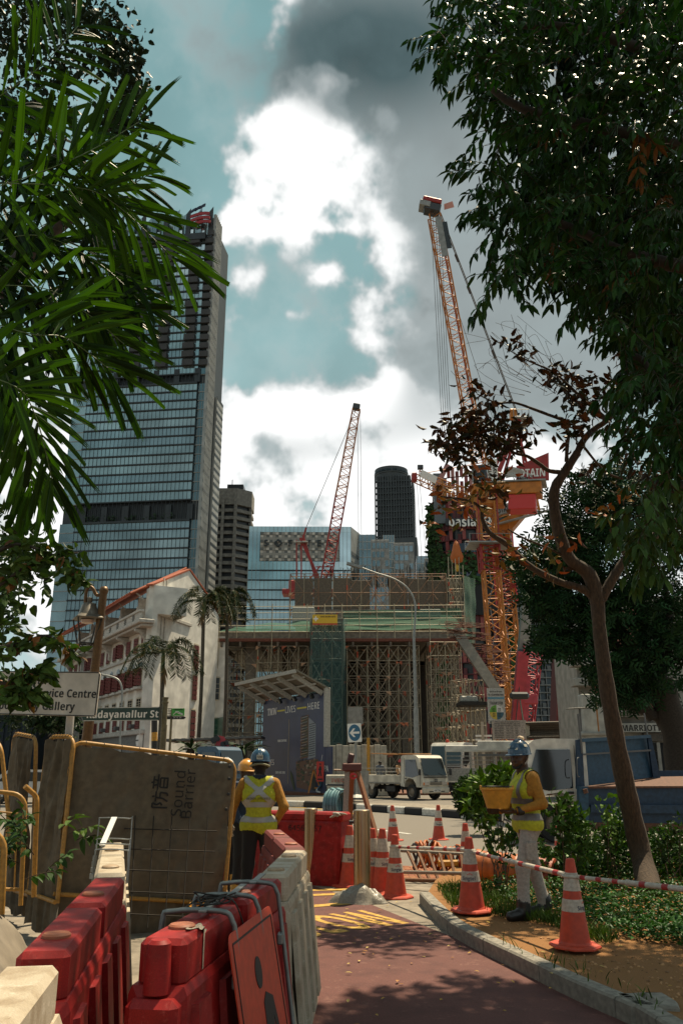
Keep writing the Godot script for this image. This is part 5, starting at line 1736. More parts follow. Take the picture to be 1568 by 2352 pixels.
# cab over the wheels: nose at x = 0, pointing along +x
func cab(t: Node3D, W: float, H: float, L: float, paint: Material, big := false) -> void:
	var dk := mt("cab_glass")
	var blk := mt("black_plastic")
	var y1 := H * 0.53
	var rings := []
	var prof := [V2(0.0, H * 0.28),V2(0.03, H * 0.40),V2(-0.03, y1),V2(-0.2 * L, H * 0.93),V2(-0.30 * L, H * 0.985),V2(-0.45 * L, H),V2(-0.92 * L, H * 0.995),V2(-L, H * 0.96),V2(-L, H * 0.30),V2(-0.82 * L, H * 0.28),V2(-0.78 * L, H * 0.40),V2(-0.62 * L, H * 0.48),V2(-0.42 * L, H * 0.46),V2(-0.30 * L, H * 0.36),V2(-0.27 * L, H * 0.28)]
	var m := M.new()
	m.ext(PackedVector2Array(prof), W - 0.12)
	part(t, "cab_shell", m, paint)
	for s in [-1.0,1.0]:
		m = M.new()
		var inner := []
		var outer := []
		for q in prof:
			var lean := 0.07 if q.y > y1 + 0.1 else 0.0
			outer.append(V3(lerpf(-L / 2, q.x, 0.985), lerpf(H * 0.62, q.y, 0.985), s * (W / 2 - lean)))
			inner.append(V3(q.x, q.y, s * (W / 2 - 0.06 - lean * 0.4)))
		var pl := PackedVector2Array()
		for q in outer: pl.append(V2(q.x, q.y))
		var tr := Geometry2D.triangulate_polygon(pl)
		for j in range(0, tr.size(),3): m.ct(outer[tr[j]], outer[tr[j + 1]], outer[tr[j + 2]],V3(-L / 2, H / 2,0))
		for j in prof.size(): m.cq(inner[j], inner[(j + 1) % prof.size()], outer[(j + 1) % prof.size()], outer[j],V3(-L / 2, H * 0.6,0))
		part(t, "cab_side", m, paint)
		m = M.new()
		m.ext(P2([V2(-0.16 * L, y1 * 1.03),V2(-0.32 * L, H * 0.89),V2(-0.78 * L, H * 0.89),V2(-0.78 * L, y1 * 0.98),V2(-0.45 * L, y1 * 0.93)]),0.02, TF(Basis(RT, s * -0.036),V3(0,0, s * (W / 2 + 0.036))))
		part(t, "side_window", m, dk)
		m = M.new()
		for q in [[-0.10,0.31,-0.10,0.56],[-0.84,0.36,-0.84,0.93]]: m.bar(V3(q[0] * L, q[1] * H, s * (W / 2 + 0.002)),V3(q[2] * L, q[3] * H, s * (W / 2 + 0.002 - (0.06 if q[3] > 0.8 else 0.0))),0.012,0.012, RT)
		m.box(V3(-0.74 * L, H * 0.475, s * (W / 2 + 0.01)),V3(0.14,0.05,0.03), BI, 0.008)
		part(t, "door_seam", m, blk, false, "stuff")
		m = M.new()
		m.box(V3(0.0, H * 0.62, s * (W / 2 + 0.16)),V3(0.08, H * 0.15,0.16), BI, 0.03)
		m.rod(V3(-0.12 * L, H * 0.60, s * (W / 2 - 0.02)),V3(0.0, H * 0.62, s * (W / 2 + 0.12)),0.015)
		part(t, "mirror", m, blk)
		m = M.new()
		m.box(V3(0.012, H * 0.365, s * (W / 2 - 0.26)),V3(0.08, H * 0.09,0.34), BI, 0.03)
		part(t, "headlight", m, mt("lamp_glass"))
		m = M.new()
		m.box(V3(0.02, H * 0.36, s * (W / 2 - 0.08)),V3(0.06, H * 0.06,0.08), BI, 0.02)
		part(t, "indicator", m, mt("lamp_amber"))
	# windscreen
	m = M.new()
	var a := V2(-0.02, y1 * 1.02)
	var b := V2(-0.19 * L, H * 0.92)
	m.quad(V3(a.x + 0.03, a.y, W / 2 - 0.10),V3(a.x + 0.03, a.y, -W / 2 + 0.10),V3(b.x + 0.03, b.y, -W / 2 + 0.17),V3(b.x + 0.03, b.y, W / 2 - 0.17))
	part(t, "windscreen", m, dk)
	m = M.new()
	for s in [-0.3,0.25]: m.bar(V3(0.02, y1 * 1.02, s * W),V3(-0.03, y1 * 1.12, (s + 0.18) * W),0.015,0.015)
	part(t, "wiper", m, blk)
	m = M.new()
	m.box(V3(0.0, H * 0.215,0),V3(0.18, H * 0.13, W), BI, 0.04)
	part(t, "bumper", m, paint)
	m = M.new()
	for k in 3: m.box(V3(0.03, H * (0.345 + 0.028 * k),0),V3(0.05,0.025, W * 0.45), BI, 0.005)
	m.box(V3(0.075, H * 0.19,0),V3(0.04,0.06, W * 0.6), BI, 0.01)
	part(t, "grille", m, blk)
	m = M.new()
	m.bar(V3(0.02, H * 0.505,-W / 2 + 0.1),V3(0.02, H * 0.505, W / 2 - 0.1),0.03,0.05)
	part(t, "black_trim", m, blk)

func vehicles() -> void:
	var cream := mt("lorry_cream")
	var grey := mt("lorry_grey")
	var blk := mt("black_plastic")
	var fw := V3(0.60,0,0.80)
	var p := gr(1022,1838) + V3(-0.45,0,0.0)
	var t := thing("lorry", "small cream lorry with open drop-side bed and two men riding in it", "lorry", p - fw.cross(UP) * 0.0, "", atan2(-fw.z, fw.x))
	cab(t, 1.75,2.15,1.65, cream)
	var m := M.new()
	m.box(V3(-3.3,0.78,0),V3(3.3,0.08,1.8), BI, 0.02)
	part(t, "bed_floor", m, grey)
	for s in [-1.0,1.0]:
		m = M.new()
		m.box(V3(-3.3,0.99, s * 0.88),V3(3.3,0.36,0.04), BI, 0.012)
		part(t, "drop_side", m, cream)
		m = M.new()
		m.tube([V3(-1.7,1.17, s * 0.87),V3(-1.72,1.5, s * 0.87),V3(-4.88,1.5, s * 0.87),V3(-4.92,1.17, s * 0.87)],[0.02],6)
		m.rod(V3(-1.9,1.32, s * 0.87),V3(-4.9,1.32, s * 0.87),0.014)
		m.rod(V3(-3.3,1.17, s * 0.87),V3(-3.3,1.5, s * 0.87),0.014)
		part(t, "side_rail", m, grey)
		m = M.new()
		m.hexa([V3(-3.9,0.45, s * 0.6),V3(-3.9,0.45, s * 0.86),V3(-4.0,0.45, s * 0.86),V3(-4.0,0.45, s * 0.6),V3(-3.7,0.74, s * 0.6),V3(-3.7,0.74, s * 0.86),V3(-4.2,0.74, s * 0.86),V3(-4.2,0.74, s * 0.6)])
		part(t, "mudguard", m, cream)
	m = M.new()
	m.box(V3(-4.95,0.99,0),V3(0.04,0.36,1.78), BI, 0.012)
	part(t, "tailgate", m, cream)
	m = M.new()
	m.box(V3(-3.0,0.55,0),V3(3.6,0.2,0.8), BI, 0.03)
	m.box(V3(-2.6,0.5,0.55),V3(0.7,0.32,0.4), BI, 0.03)
	part(t, "chassis", m, blk)
	for q in [[-0.88,0.72],[-0.88,-0.72],[-4.1,0.7],[-4.1,-0.7]]: wheel(t, V3(q[0],0.37, q[1]),0.37,0.24)
	m = M.new()
	for s in [-0.6,0.6]: m.rod(V3(-0.9,2.2, s),V3(-4.3,2.25, s),0.025)
	for k in 3: m.rod(V3(-0.9 - k * 1.2,2.2,-0.6),V3(-0.9 - k * 1.2,2.2,0.6),0.02)
	part(t, "roof_rack", m, mt("rack_rust"))
	m = M.new()
	m.box(V3(0.1,0.46,0.0),V3(0.02,0.13,0.5), BI, 0.004)
	part(t, "number_plate", m, mt("sign_white"))
	letters(t, "GBB7730X", 0.085, TF(Basis(V3(0,0,-1), UP, V3(1,0,0)),V3(0.113,0.46,0)), mt("sign_black"), false, font(),0.44)
	m = M.new()
	var ring := []
	for k in 17: ring.append(V3(0.045,0.94 + 0.075 * sin(TAU * k / 16),0.085 * cos(TAU * k / 16)))
	m.tube(ring, [0.014],5, false)
	m.tube([V3(0.05,0.99,-0.06),V3(0.05,0.99,0.06)],[0.012],5)
	m.tube([V3(0.05,0.99,0),V3(0.05,0.89,0)],[0.012],5)
	part(t, "badge", m, mt("chrome_dark"))
	# large white truck behind
	fw = V3(-0.55,0,0.83).normalized()
	t = thing("truck", "large white truck behind the cream lorry, facing left, with a dark windscreen", "truck", V(at(1022,1800,54).x, -54), "", atan2(-fw.z, fw.x))
	var white := mt("truck_white")
	cab(t, 2.35,3.05,1.9, white, true)
	for q in [[-0.9,1.0],[-0.9,-1.0],[-4.4,0.95],[-4.4,-0.95]]: wheel(t, V3(q[0],0.5, q[1]),0.5,0.3)
	m = M.new()
	m.box(V3(-4.2,1.1,0),V3(4.2,0.5,2.3), BI, 0.03)
	part(t, "load_bed", m, grey)
	letters(t, "ISUZU", 0.2, TF(Basis(V3(0,0,-1), UP, V3(1,0,0)),V3(0.05,1.42,0)), mt("chrome_dark"), false, font(),1.3)
	m = M.new()
	m.lathe([V2(0.12,3.05),V2(0.1,3.22),V2(0,3.25)],12, TF(BI, V3(-0.9,0,0.2)))
	part(t, "beacon", m, mt("beacon_red"))
	# grey flatbed between them and the near truck
	var D := 44.0
	t = thing("flatbed_lorry", "grey flatbed lorry body with rails, between the cream lorry and the white cab", "lorry", V(at(1110,1800, D).x, -D))
	var f := frame_of(V3(1,0,-0.05), UP, V(at(1023,1800, D).x, -D))
	var w := 5.2
	slab(t, "drop_side", f, 0, w, 0.88,1.5,-0.05,0, grey, 0.01)
	slab(t, "side_ledge", f, -0.02, w, 0.8,0.87,-1.9,0.06, grey, 0.01)
	slab(t, "header_board", f, 0.05, w, 2.3,2.62,-0.06,0, white, 0.02)
	slab(t, "white_panel", f, 1.7, w, 2.35,2.85,0.005,0.05, white, 0.02)
	for k in 5: slab(t, "post", f, 0.02 + k * 1.25,0.1 + k * 1.25,1.5,2.62,-0.1,-0.02, grey)
	for k in 3: slab(t, "rail", f, 0.05, w, 1.68 + k * 0.2,1.72 + k * 0.2,-0.09,-0.03, grey)
	slab(t, "roller_bar", f, 1.7, w, 2.1,2.2,0.0,0.1, mt("bar_dark"))
	slab(t, "chassis", f, 0.1, w, 0.45,0.78,-1.5,-0.3, blk)
	for q in [0.7,1.7,3.9]:
		m = M.new()
		m.lathe([V2(0.0,0.12),V2(0.42,0.12),V2(0.42,-0.12),V2(0,-0.12)],18, TF(Basis(RT, PI / 2), f * V3(q, 0.42,-0.35)))
		part(t, "tyre", m, mt("tyre_rubber"), true)
	# near white cab with a blue tipper body
	fw = V3(-1,0,-0.04).normalized()
	t = thing("tipper_truck", "near white truck cab with a scratched blue tipper body behind the shrubs", "truck", V(at(1186,1800,19.2).x, -20.1), "", atan2(-fw.z, fw.x))
	var nw := mt("near_white")
	cab(t, 1.75,2.2,1.62, nw)
	m = M.new()
	m.box(V3(-0.42,2.24,0.55),V3(0.14,0.11,0.22), Basis(Vector3.BACK, 0.3),0.03)
	part(t, "roof_lamp", m, mt("lamp_tan"))
	for q in [[-0.86,0.72],[-0.86,-0.72],[-4.2,0.7],[-4.2,-0.7]]: wheel(t, V3(q[0],0.4, q[1]),0.4,0.24)
	var blue := mt("tipper_blue")
	var blue2 := mt("tipper_blue_dark")
	var rusty := mt("rust_floor")
	D = 19.0
	var P := func(x: float, y: float, d: float) -> Vector3: return at(x, y, d)
	var quadbox := func(called: String, a: Vector3, b: Vector3, c: Vector3, e: Vector3, th: Vector3, mt: Material) -> void:
		var mm := M.new()
		mm.hexa([a, b, c, e, a + th, b + th, c + th, e + th])
		part(t, called, mm, mt, true)
	quadbox.call("headboard", P.call(1334,1806,19.3), P.call(1510,1784,20.6), P.call(1488,1692,20.6), P.call(1330,1703,19.3),V3(-0.05,0,-0.06), blue)
	quadbox.call("headboard_rim", P.call(1328,1705,19.2), P.call(1490,1695,20.5), P.call(1489,1688,20.5), P.call(1327,1697,19.2),V3(0.0,0,0.12), blue)
	quadbox.call("headboard_rail", P.call(1333,1735,19.15), P.call(1497,1725,20.5), P.call(1497,1721,20.5), P.call(1333,1731,19.15),V3(0,0,0.06), mt("bar_dark"))
	quadbox.call("front_post", P.call(1325,1812,18.9), P.call(1342,1810,18.9), P.call(1336,1700,18.9), P.call(1324,1699,18.9),V3(0,0,-0.15), blue2)
	quadbox.call("rear_post", P.call(1500,1790,20.4), P.call(1516,1788,20.4), P.call(1494,1690,20.4), P.call(1486,1690,20.4),V3(0,0,-0.1), blue2)
	quadbox.call("tipper_floor", P.call(1338,1806,19.1), P.call(1700,1812,19.1), P.call(1720,1780,20.8), P.call(1505,1784,20.6),V3(0,-0.1,0), rusty)
	quadbox.call("side_gate", P.call(1332,1888,18.8), P.call(1720,1894,18.8), P.call(1720,1806,18.8), P.call(1330,1808,18.8),V3(0,0,-0.08), blue2)
	quadbox.call("gate_lip", P.call(1332,1811,18.75), P.call(1720,1809,18.75), P.call(1720,1805,18.75), P.call(1332,1806,18.75),V3(0,0,-0.14), rusty)
	quadbox.call("gate_ridge", P.call(1354,1866,18.78), P.call(1720,1870,18.78), P.call(1720,1850,18.78), P.call(1354,1848,18.78),V3(0,0,0.08), blue2)
	quadbox.call("gate_post", P.call(1331,1895,18.74), P.call(1352,1896,18.74), P.call(1350,1806,18.74), P.call(1329,1806,18.74),V3(0,0,-0.2), blue)
	quadbox.call("rust_skirt", P.call(1352,1906,18.8), P.call(1720,1912,18.8), P.call(1720,1894,18.8), P.call(1352,1889,18.8),V3(0,0,-0.3), rusty)
	quadbox.call("far_gate", P.call(1516,1790,20.7), P.call(1720,1786,20.7), P.call(1720,1768,20.7), P.call(1512,1770,20.7),V3(0,0,-0.06), blue2)
	m = M.new()
	m.rod(P.call(1326,1640,18.9), P.call(1336,1730,18.9),0.025)
	m.rod(P.call(1478,1638,20.4), P.call(1486,1692,20.4),0.02)
	part(t, "stake", m, mt("bar_dark"), true)
	m = M.new()
	m.tube(curve([P.call(1328,1740,18.7), P.call(1324,1745,18.6), P.call(1325,1780,18.6), P.call(1330,1784,18.7)],3),[0.012],5)
	part(t, "grab_handle", m, mt("bar_dark"), true)
	m = M.new()
	m.rod(P.call(1342,1812,18.7), P.call(1345,1822,18.7),0.05,8)
	part(t, "latch", m, rusty, true)
	# blue crane lorry at the left
	D = 43.0
	t = thing("crane_lorry", "blue lorry cab with a folded red loader crane, behind the workers' helmets", "lorry", V(at(540,1760, D).x, -D), "", atan2(-0.5,0.86))
	cab(t, 2.0,2.55,1.7, mt("lorry_blue"))
	m = M.new()
	m.box(V3(-4.0,0.9,0),V3(4.2,0.4,2.0), BI, 0.03)
	part(t, "load_bed", m, mt("tipper_blue_dark"))
	for q in [[-0.9,0.85],[-0.9,-0.85],[-4.4,0.8],[-4.4,-0.8]]: wheel(t, V3(q[0],0.42, q[1]),0.42,0.26)
	m = M.new()
	m.hexa([at(494,1712, D + 1), at(527,1716, D + 1), at(527,1716, D + 1.4), at(494,1712, D + 1.4), at(503,1689, D + 1), at(515,1692, D + 1), at(515,1692, D + 1.4), at(503,1689, D + 1.4)])
	part(t, "loader_knuckle", m, mt("loader_red"), true)
	m = M.new()
	for q in [[500,1697],[512,1709],[520,1706]]: m.lathe([V2(0,0.05),V2(0.13,0.05),V2(0.13,-0.05)],10, TF(Basis(RT, PI / 2), at(q[0], q[1], D + 0.95)))
	m.bar(at(486,1704, D + 1), at(503,1692, D + 1),0.25,0.25)
	part(t, "loader_arm", m, blk, true)

func street_furniture() -> void:
	var galv := mt("pole_grey")
	var wh := mt("sign_white")
	var blk := mt("sign_black")
	var D := 46.0
	var t := thing("street_lamp", "tall grey street lamp curving left in front of the broad scaffold", "street lamp", V(at(957,1740, D).x, -D))
	var x := at(957,1740, D).x
	var m := M.new()
	m.tube([V3(x, 0.0,-D),V3(x, 4.6,-D)],[0.14],10)
	m.tube([V3(x, 4.6,-D),V3(x, 8.5,-D)],[0.105,0.08],10)
	part(t, "pole", m, galv, true)
	m = M.new()
	m.tube(curve([V3(x, 8.45,-D), at(953,1390, D), at(936,1352, D), at(905,1330, D), at(860,1315, D), at(828,1303, D)],5),[0.075,0.07,0.05],8)
	part(t, "arm", m, galv, true)
	m = M.new()
	m.bar(at(832,1304, D), at(796,1294, D),0.3,0.14)
	part(t, "lamp_head", m, galv, true)
	D = 34.0
	t = thing("street_lamp", "thin curved street lamp in front of the white corner building", "street lamp", V(at(278,1740, D).x, -D))
	m = M.new()
	m.tube(curve([at(278,1740, D) * V(1,1), at(279,1640, D), at(281,1590, D), at(276,1567, D), at(262,1556, D), at(232,1549, D)],5),[0.06,0.05,0.04],7)
	part(t, "pole", m, galv, true)
	m = M.new()
	m.bar(at(234,1549, D), at(219,1546, D),0.2,0.07)
	part(t, "lamp_head", m, galv, true)
	# arrow sign post
	D = 41.0
	x = at(817,1760, D).x
	t = thing("arrow_sign_post", "road sign post with a white arrow on a blue disc below a grey sign back", "road sign", V(x, -D))
	m = M.new()
	m.rod(V3(x, 0.2,-D),V3(x, hy(817,1632, D),-D),0.055,8)
	part(t, "pole", m, galv, true)
	var f := frame_of(RT, UP, at(816,1644, D - 0.1))
	m = M.new()
	m.ext(rrect(0.72,0.82,0.05),0.02, f)
	part(t, "sign_back", m, mt("sign_grey"), true)
	f = frame_of(V3(1,0.05,0),V3(-0.05,1,0), at(814,1683, D - 0.12))
	m = M.new()
	m.ext(rrect(0.66,0.86,0.04),0.02, f)
	part(t, "sign_plate", m, wh, true)
	m = M.new()
	var p := PackedVector2Array()
	for k in 28: p.append(V2(0.29 * cos(TAU * k / 28),0.385 * sin(TAU * k / 28)))
	m.ext(p, 0.01, f.translated_local(V3(0,0,0.014)))
	part(t, "blue_disc", m, mt("sign_blue"), true)
	m = M.new()
	m.ext(P2([V2(-0.24,0.0),V2(-0.06,0.2),V2(0.04,0.2),V2(-0.08,0.05),V2(0.23,0.05),V2(0.23,-0.05),V2(-0.08,-0.05),V2(0.04,-0.2),V2(-0.06,-0.2)]),0.01, f.translated_local(V3(0,0,0.022)))
	part(t, "arrow", m, wh, true)
	m = M.new()
	m.lathe([V2(0,0.14),V2(0.3,0.1),V2(0.55,0.0)],12, TF(BI, V3(x, 0.21,-D)))
	part(t, "concrete_foot", m, mt("kerb_white"), true)
	t = thing("lane_sign_board", "plain grey board low on the ground behind the arrow sign post", "sign board", V(x, -42))
	m = M.new()
	m.ext(rrect(0.95,1.35,0.06),0.03, frame_of(V3(1,-0.03,0), UP, at(824,1803,42)))
	part(t, "board", m, mt("sign_grey"), true)
	m = M.new()
	m.box(at(810,1828,42),V3(0.08,0.5,0.06))
	m.box(at(838,1828,42),V3(0.08,0.5,0.06))
	part(t, "stand", m, galv, true)
	# leaning heritage lamp
	D = 13.6
	t = thing("heritage_lamp", "brown lamp post with an old glass lantern hanging from a curled arm", "street lamp", gr(188,2000) * V(1,1))
	var brown := mt("lamp_brown")
	m = M.new()
	m.tube([at(180,2010, D), at(200,1700, D), at(238,1362, D)],[0.095,0.085,0.065],12)
	part(t, "post", m, brown, true)
	m = M.new()
	m.tube(curve([at(237,1362, D), at(232,1366, D), at(222,1366, D), at(214,1352, D), at(205,1348, D), at(199,1358, D), at(197,1376, D), at(197,1392, D)],4),[0.035,0.03,0.03],8)
	m.lathe([V2(0,0.08),V2(0.06,0.06),V2(0.08,0),V2(0.06,-0.06)],12, TF(BI, at(239,1357, D)), true)
	part(t, "arm", m, brown, true)
	var lan := at(202,1420, D)
	var b4 := TF(Basis(UP, PI / 4 + 0.5), lan)
	m = M.new()
	m.lathe([V2(0.0,0.36),V2(0.06,0.34),V2(0.05,0.26),V2(0.13,0.24),V2(0.20,0.06),V2(0.30,0.0),V2(0.29,-0.02),V2(0,-0.01)],4, b4)
	part(t, "lantern_roof", m, mt("lantern_grey"), true)
	m = M.new()
	for k in 4:
		var g := TAU * k / 4
		m.rod(b4 * V3(cos(g) * 0.27,-0.02, sin(g) * 0.27), b4 * V3(cos(g) * 0.15,-0.42, sin(g) * 0.15),0.014,5)
		m.rod(b4 * V3(cos(g) * 0.15,-0.42, sin(g) * 0.15), b4 * V3(cos(g + TAU / 4) * 0.15,-0.42, sin(g + TAU / 4) * 0.15),0.014,5)
		m.rod(b4 * V3(cos(g) * 0.15,-0.42, sin(g) * 0.15), b4 * V3(0,-0.52,0),0.012,5)
	m.lathe([V2(0,-0.46),V2(0.05,-0.5),V2(0.02,-0.56),V2(0,-0.58)],8, b4)
	part(t, "lantern_frame", m, mt("lantern_black"), true)
	m = M.new()
	m.lathe([V2(0.0,-0.03),V2(0.11,-0.03),V2(0.10,-0.08),V2(0,-0.1)],14, TF(BI, lan))
	part(t, "lamp_glass", m, mt("lamp_pink"), true)
	# large direction sign cut by the left edge
	D = 9.8
	t = thing("direction_sign", "large white direction sign in three lines of black lettering, cut by the left edge", "road sign", gr(170,2090) * V(1,1))
	f = frame_of(V3(0.985,-0.03,0.17), UP, at(80,1592, D))
	var sw := 2.05
	m = M.new()
	m.ext(rrect(sw, 0.50,0.04,-0.23),0.02, f)
	part(t, "plate", m, mt("sign_cream"), true)
	m = M.new()
	for q in [[-0.23,0.242, sw - 0.04,0.01],[-0.23,-0.242, sw - 0.04,0.01],[0.784,0,0.01,0.47],[-1.24,0,0.01,0.47]]: m.ext(rect(q[2], q[3], q[0], q[1]),0.004, f.translated_local(V3(0,0,0.013)))
	part(t, "border_line", m, blk, true, "stuff")
	for q in [["The URA Centre", -0.23,0.145,0.92],["CPF Maxwell Service Centre", 0.02,0.0,1.50],["Singapore City Gallery", -0.10,-0.145,1.25]]: letters(t, q[0],0.088, f.translated_local(V3(q[1], q[2],0.013)), blk, true, font(), q[3])
	m = M.new()
	m.rod(at(169,1640, D + 0.06) * V(1,1), at(169,1560, D + 0.06),0.045,10)
	part(t, "post", m, mt("post_white"), true)
	# street name sign
	D = 11.0
	t = thing("street_name_sign", "dark green street name sign on a ringed pale post", "street sign", gr(378,2060) * V(1,1))
	f = frame_of(V3(0.985,0.0,0.17), UP, at(287,1640, D))
	m = M.new()
	m.ext(P2([V2(-0.60,0.02),V2(-0.56,-0.085),V2(0.47,-0.085),V2(0.47,0.085),V2(-0.56,0.085)]),0.015, f)
	part(t, "plate", m, mt("sign_green"), true)
	m = M.new()
	for y in [-0.08,0.08]: m.ext(rect(1.02,0.005,-0.05, y),0.003, f.translated_local(V3(0,0,0.009)))
	part(t, "border_line", m, wh, true, "stuff")
	letters(t, "Kadayanallur St", 0.088, f.translated_local(V3(-0.03,-0.005,0.009)), wh, true, font(),0.98)
	m = M.new()
	m.lathe([V2(0.036,-1.6),V2(0.036,0.06),V2(0.045,0.065),V2(0.045,0.085),V2(0.034,0.09),V2(0.034,0.12),V2(0.042,0.125),V2(0.042,0.14),V2(0,0.142)],14, TF(BI, at(379,1627, D)))
	part(t, "post", m, mt("post_olive"), true)
	m = M.new()
	m.rod(at(375,1690, D) * V(1,1), at(378,1665, D),0.036,10)
	part(t, "lower_post", m, mt("post_olive"), true)
	t = thing("district_sign", "small bright green sign with a black lattice, right of the street name post", "street sign", at(404,1640,14.0) * V(1,1))
	f = frame_of(V3(0.99,0.0,0.1), UP, at(404,1640,14.0))
	m = M.new()
	m.ext(rect(0.22,0.12,0.035,0.03),0.01, f)
	part(t, "green_panel", m, mt("sign_bright_green"), true)
	m = M.new()
	m.ext(P2([V2(-0.155,-0.085),V2(0.14,-0.085),V2(0.175,-0.06),V2(0.14,-0.035),V2(-0.155,-0.035)]),0.011, f)
	for k in 4:
		m.ext(rect(0.007,0.125,-0.15 + 0.024 * k, 0.03),0.01, f)
		m.ext(rect(0.08,0.007,-0.114,-0.028 + 0.039 * k),0.012, f)
	part(t, "black_lattice", m, blk, true, "stuff")
	letters(t, "CHINATOWN", 0.018, f.translated_local(V3(0.04,0.07,0.008)), blk, true, font(),0.15)
	m = M.new()
	m.tube(curve([f * V3(-0.04,-0.01,0.01), f * V3(0.03,0.04,0.01), f * V3(0.07,0.02,0.01), f * V3(0.12,0.0,0.01)],4),[0.006],5)
	m.tube(curve([f * V3(0.0,0.045,0.01), f * V3(0.05,0.01,0.01), f * V3(0.12,-0.012,0.01)],4),[0.006],5)
	for k in 9: m.rod(f * V3(-0.03 + 0.05 * (k / 3) + 0.012 * (k % 3),-0.07 + 0.01 * (k % 2),0.008), f * V3(-0.02 + 0.05 * (k / 3) + 0.008 * (k % 3),-0.05 - 0.008 * (k % 2),0.008),0.003,4)
	part(t, "white_brush_mark", m, wh, true, "stuff")
	m = M.new()
	m.rod(at(395,1652,14.02) * V(1,1), at(395,1630,14.02),0.02,8)
	part(t, "post", m, mt("post_olive"), true)
	t = thing("banded_post", "black post with a yellow band below the street name sign", "post", at(354,1700,20) * V(1,1))
	for q in [[1655,1682, "sign_black"],[1682,1702, "post_yellow"],[1702,1790, "sign_black"]]:
		m = M.new()
		m.rod(at(355, q[0],20), at(355, q[1],20),0.07,10)
		part(t, "band", m, mat(q[2], C(0.62,0.30,0.03)), true)
	# covered link roof beside the white building
	t = thing("link_roof", "low flat covered walkway roof between the white building and the billboard", "walkway roof", V(at(500,1700,54).x, -54))
	m = M.new()
	for k in 26: m.box(at(385,1702,54).lerp(at(604,1694,54), (k + 0.5) / 26.0),V3(0.25,0.12 + 0.04 * (k % 2),3.0), BI, 0.01)
	part(t, "roof", m, mt("link_roof_grey"), true)
	for q in [[428,1704],[457,1702],[488,1698],[545,1696]]:
		m = M.new()
		m.bar(at(q[0], q[1],53.8), at(q[0] + 6,1745,53.8),0.22,0.22)
		m.bar(at(q[0], q[1] + 1,53.8), at(q[0] + 18, q[1] + 4,53.8),0.12,0.12)
		part(t, "post", m, wh, true)
	# silver bollards, folding sign and pictogram
	for q in [[565, "left"],[584, "middle"],[604, "right"]]:
		var b := thing("silver_bollard", "thin silver bollard before the billboard, %s one of three" % q[1], "bollard", V(at(q[0],1800,46).x, -46), "silver bollards before the billboard")
		m = M.new()
		m.lathe([V2(0.1,0),V2(0.1,0.95),V2(0.07,1.05),V2(0,1.08)],12)
		part(b, "post", m, mt("silver"))
		m = M.new()
		m.lathe([V2(0.103,0.8),V2(0.103,0.86)],12)
		part(b, "ring", m, blk)
	t = thing("trestle_sign", "orange trestle sign beside the walking woman", "sign", V(at(725,1810,51).x, -51))
	for q in [[720,1768,708,1822],[720,1768,738,1820],[722,1810,740,1810]]:
		m = M.new()
		m.bar(at(q[0], q[1],50.6), at(q[2], q[3],50.6),0.08,0.08)
		part(t, "leg", m, mt("trestle_orange"), true)
	slab(t, "panel", yaw(0.1, at(728,1795,51)),-0.3,0.35,-0.5,0.45,-0.02,0.02, mt("trestle_panel"))
	t = thing("pictogram_sign", "red sign with a black walking figure on the billboard's right end", "sign", at(735,1772,50.2))
	f = frame_of(V3(1,0,0.3), UP, at(735,1772,49.9))
	slab(t, "plate", f, -0.22,0.22,-0.55,0.55,-0.02,0, mt("pictogram_red"))
	m = M.new()
	m.ext(P2([V2(-0.03,0.3),V2(0.05,0.3),V2(0.1,0.05),V2(0.03,0.1),V2(0.1,-0.25),V2(0.03,-0.25),V2(0,-0.05),V2(-0.06,-0.25),V2(-0.12,-0.25),V2(-0.05,0.05),V2(-0.1,0.1)]),0.01, f.translated_local(V3(0,0,0.008)))
	m.ext(rrect(0.1,0.11,0.05,0.01,0.4),0.01, f.translated_local(V3(0,0,0.008)))
	m.ext(rect(0.3,0.07,0,-0.42),0.01, f.translated_local(V3(0,0,0.008)))
	part(t, "figure", m, blk, true, "stuff")

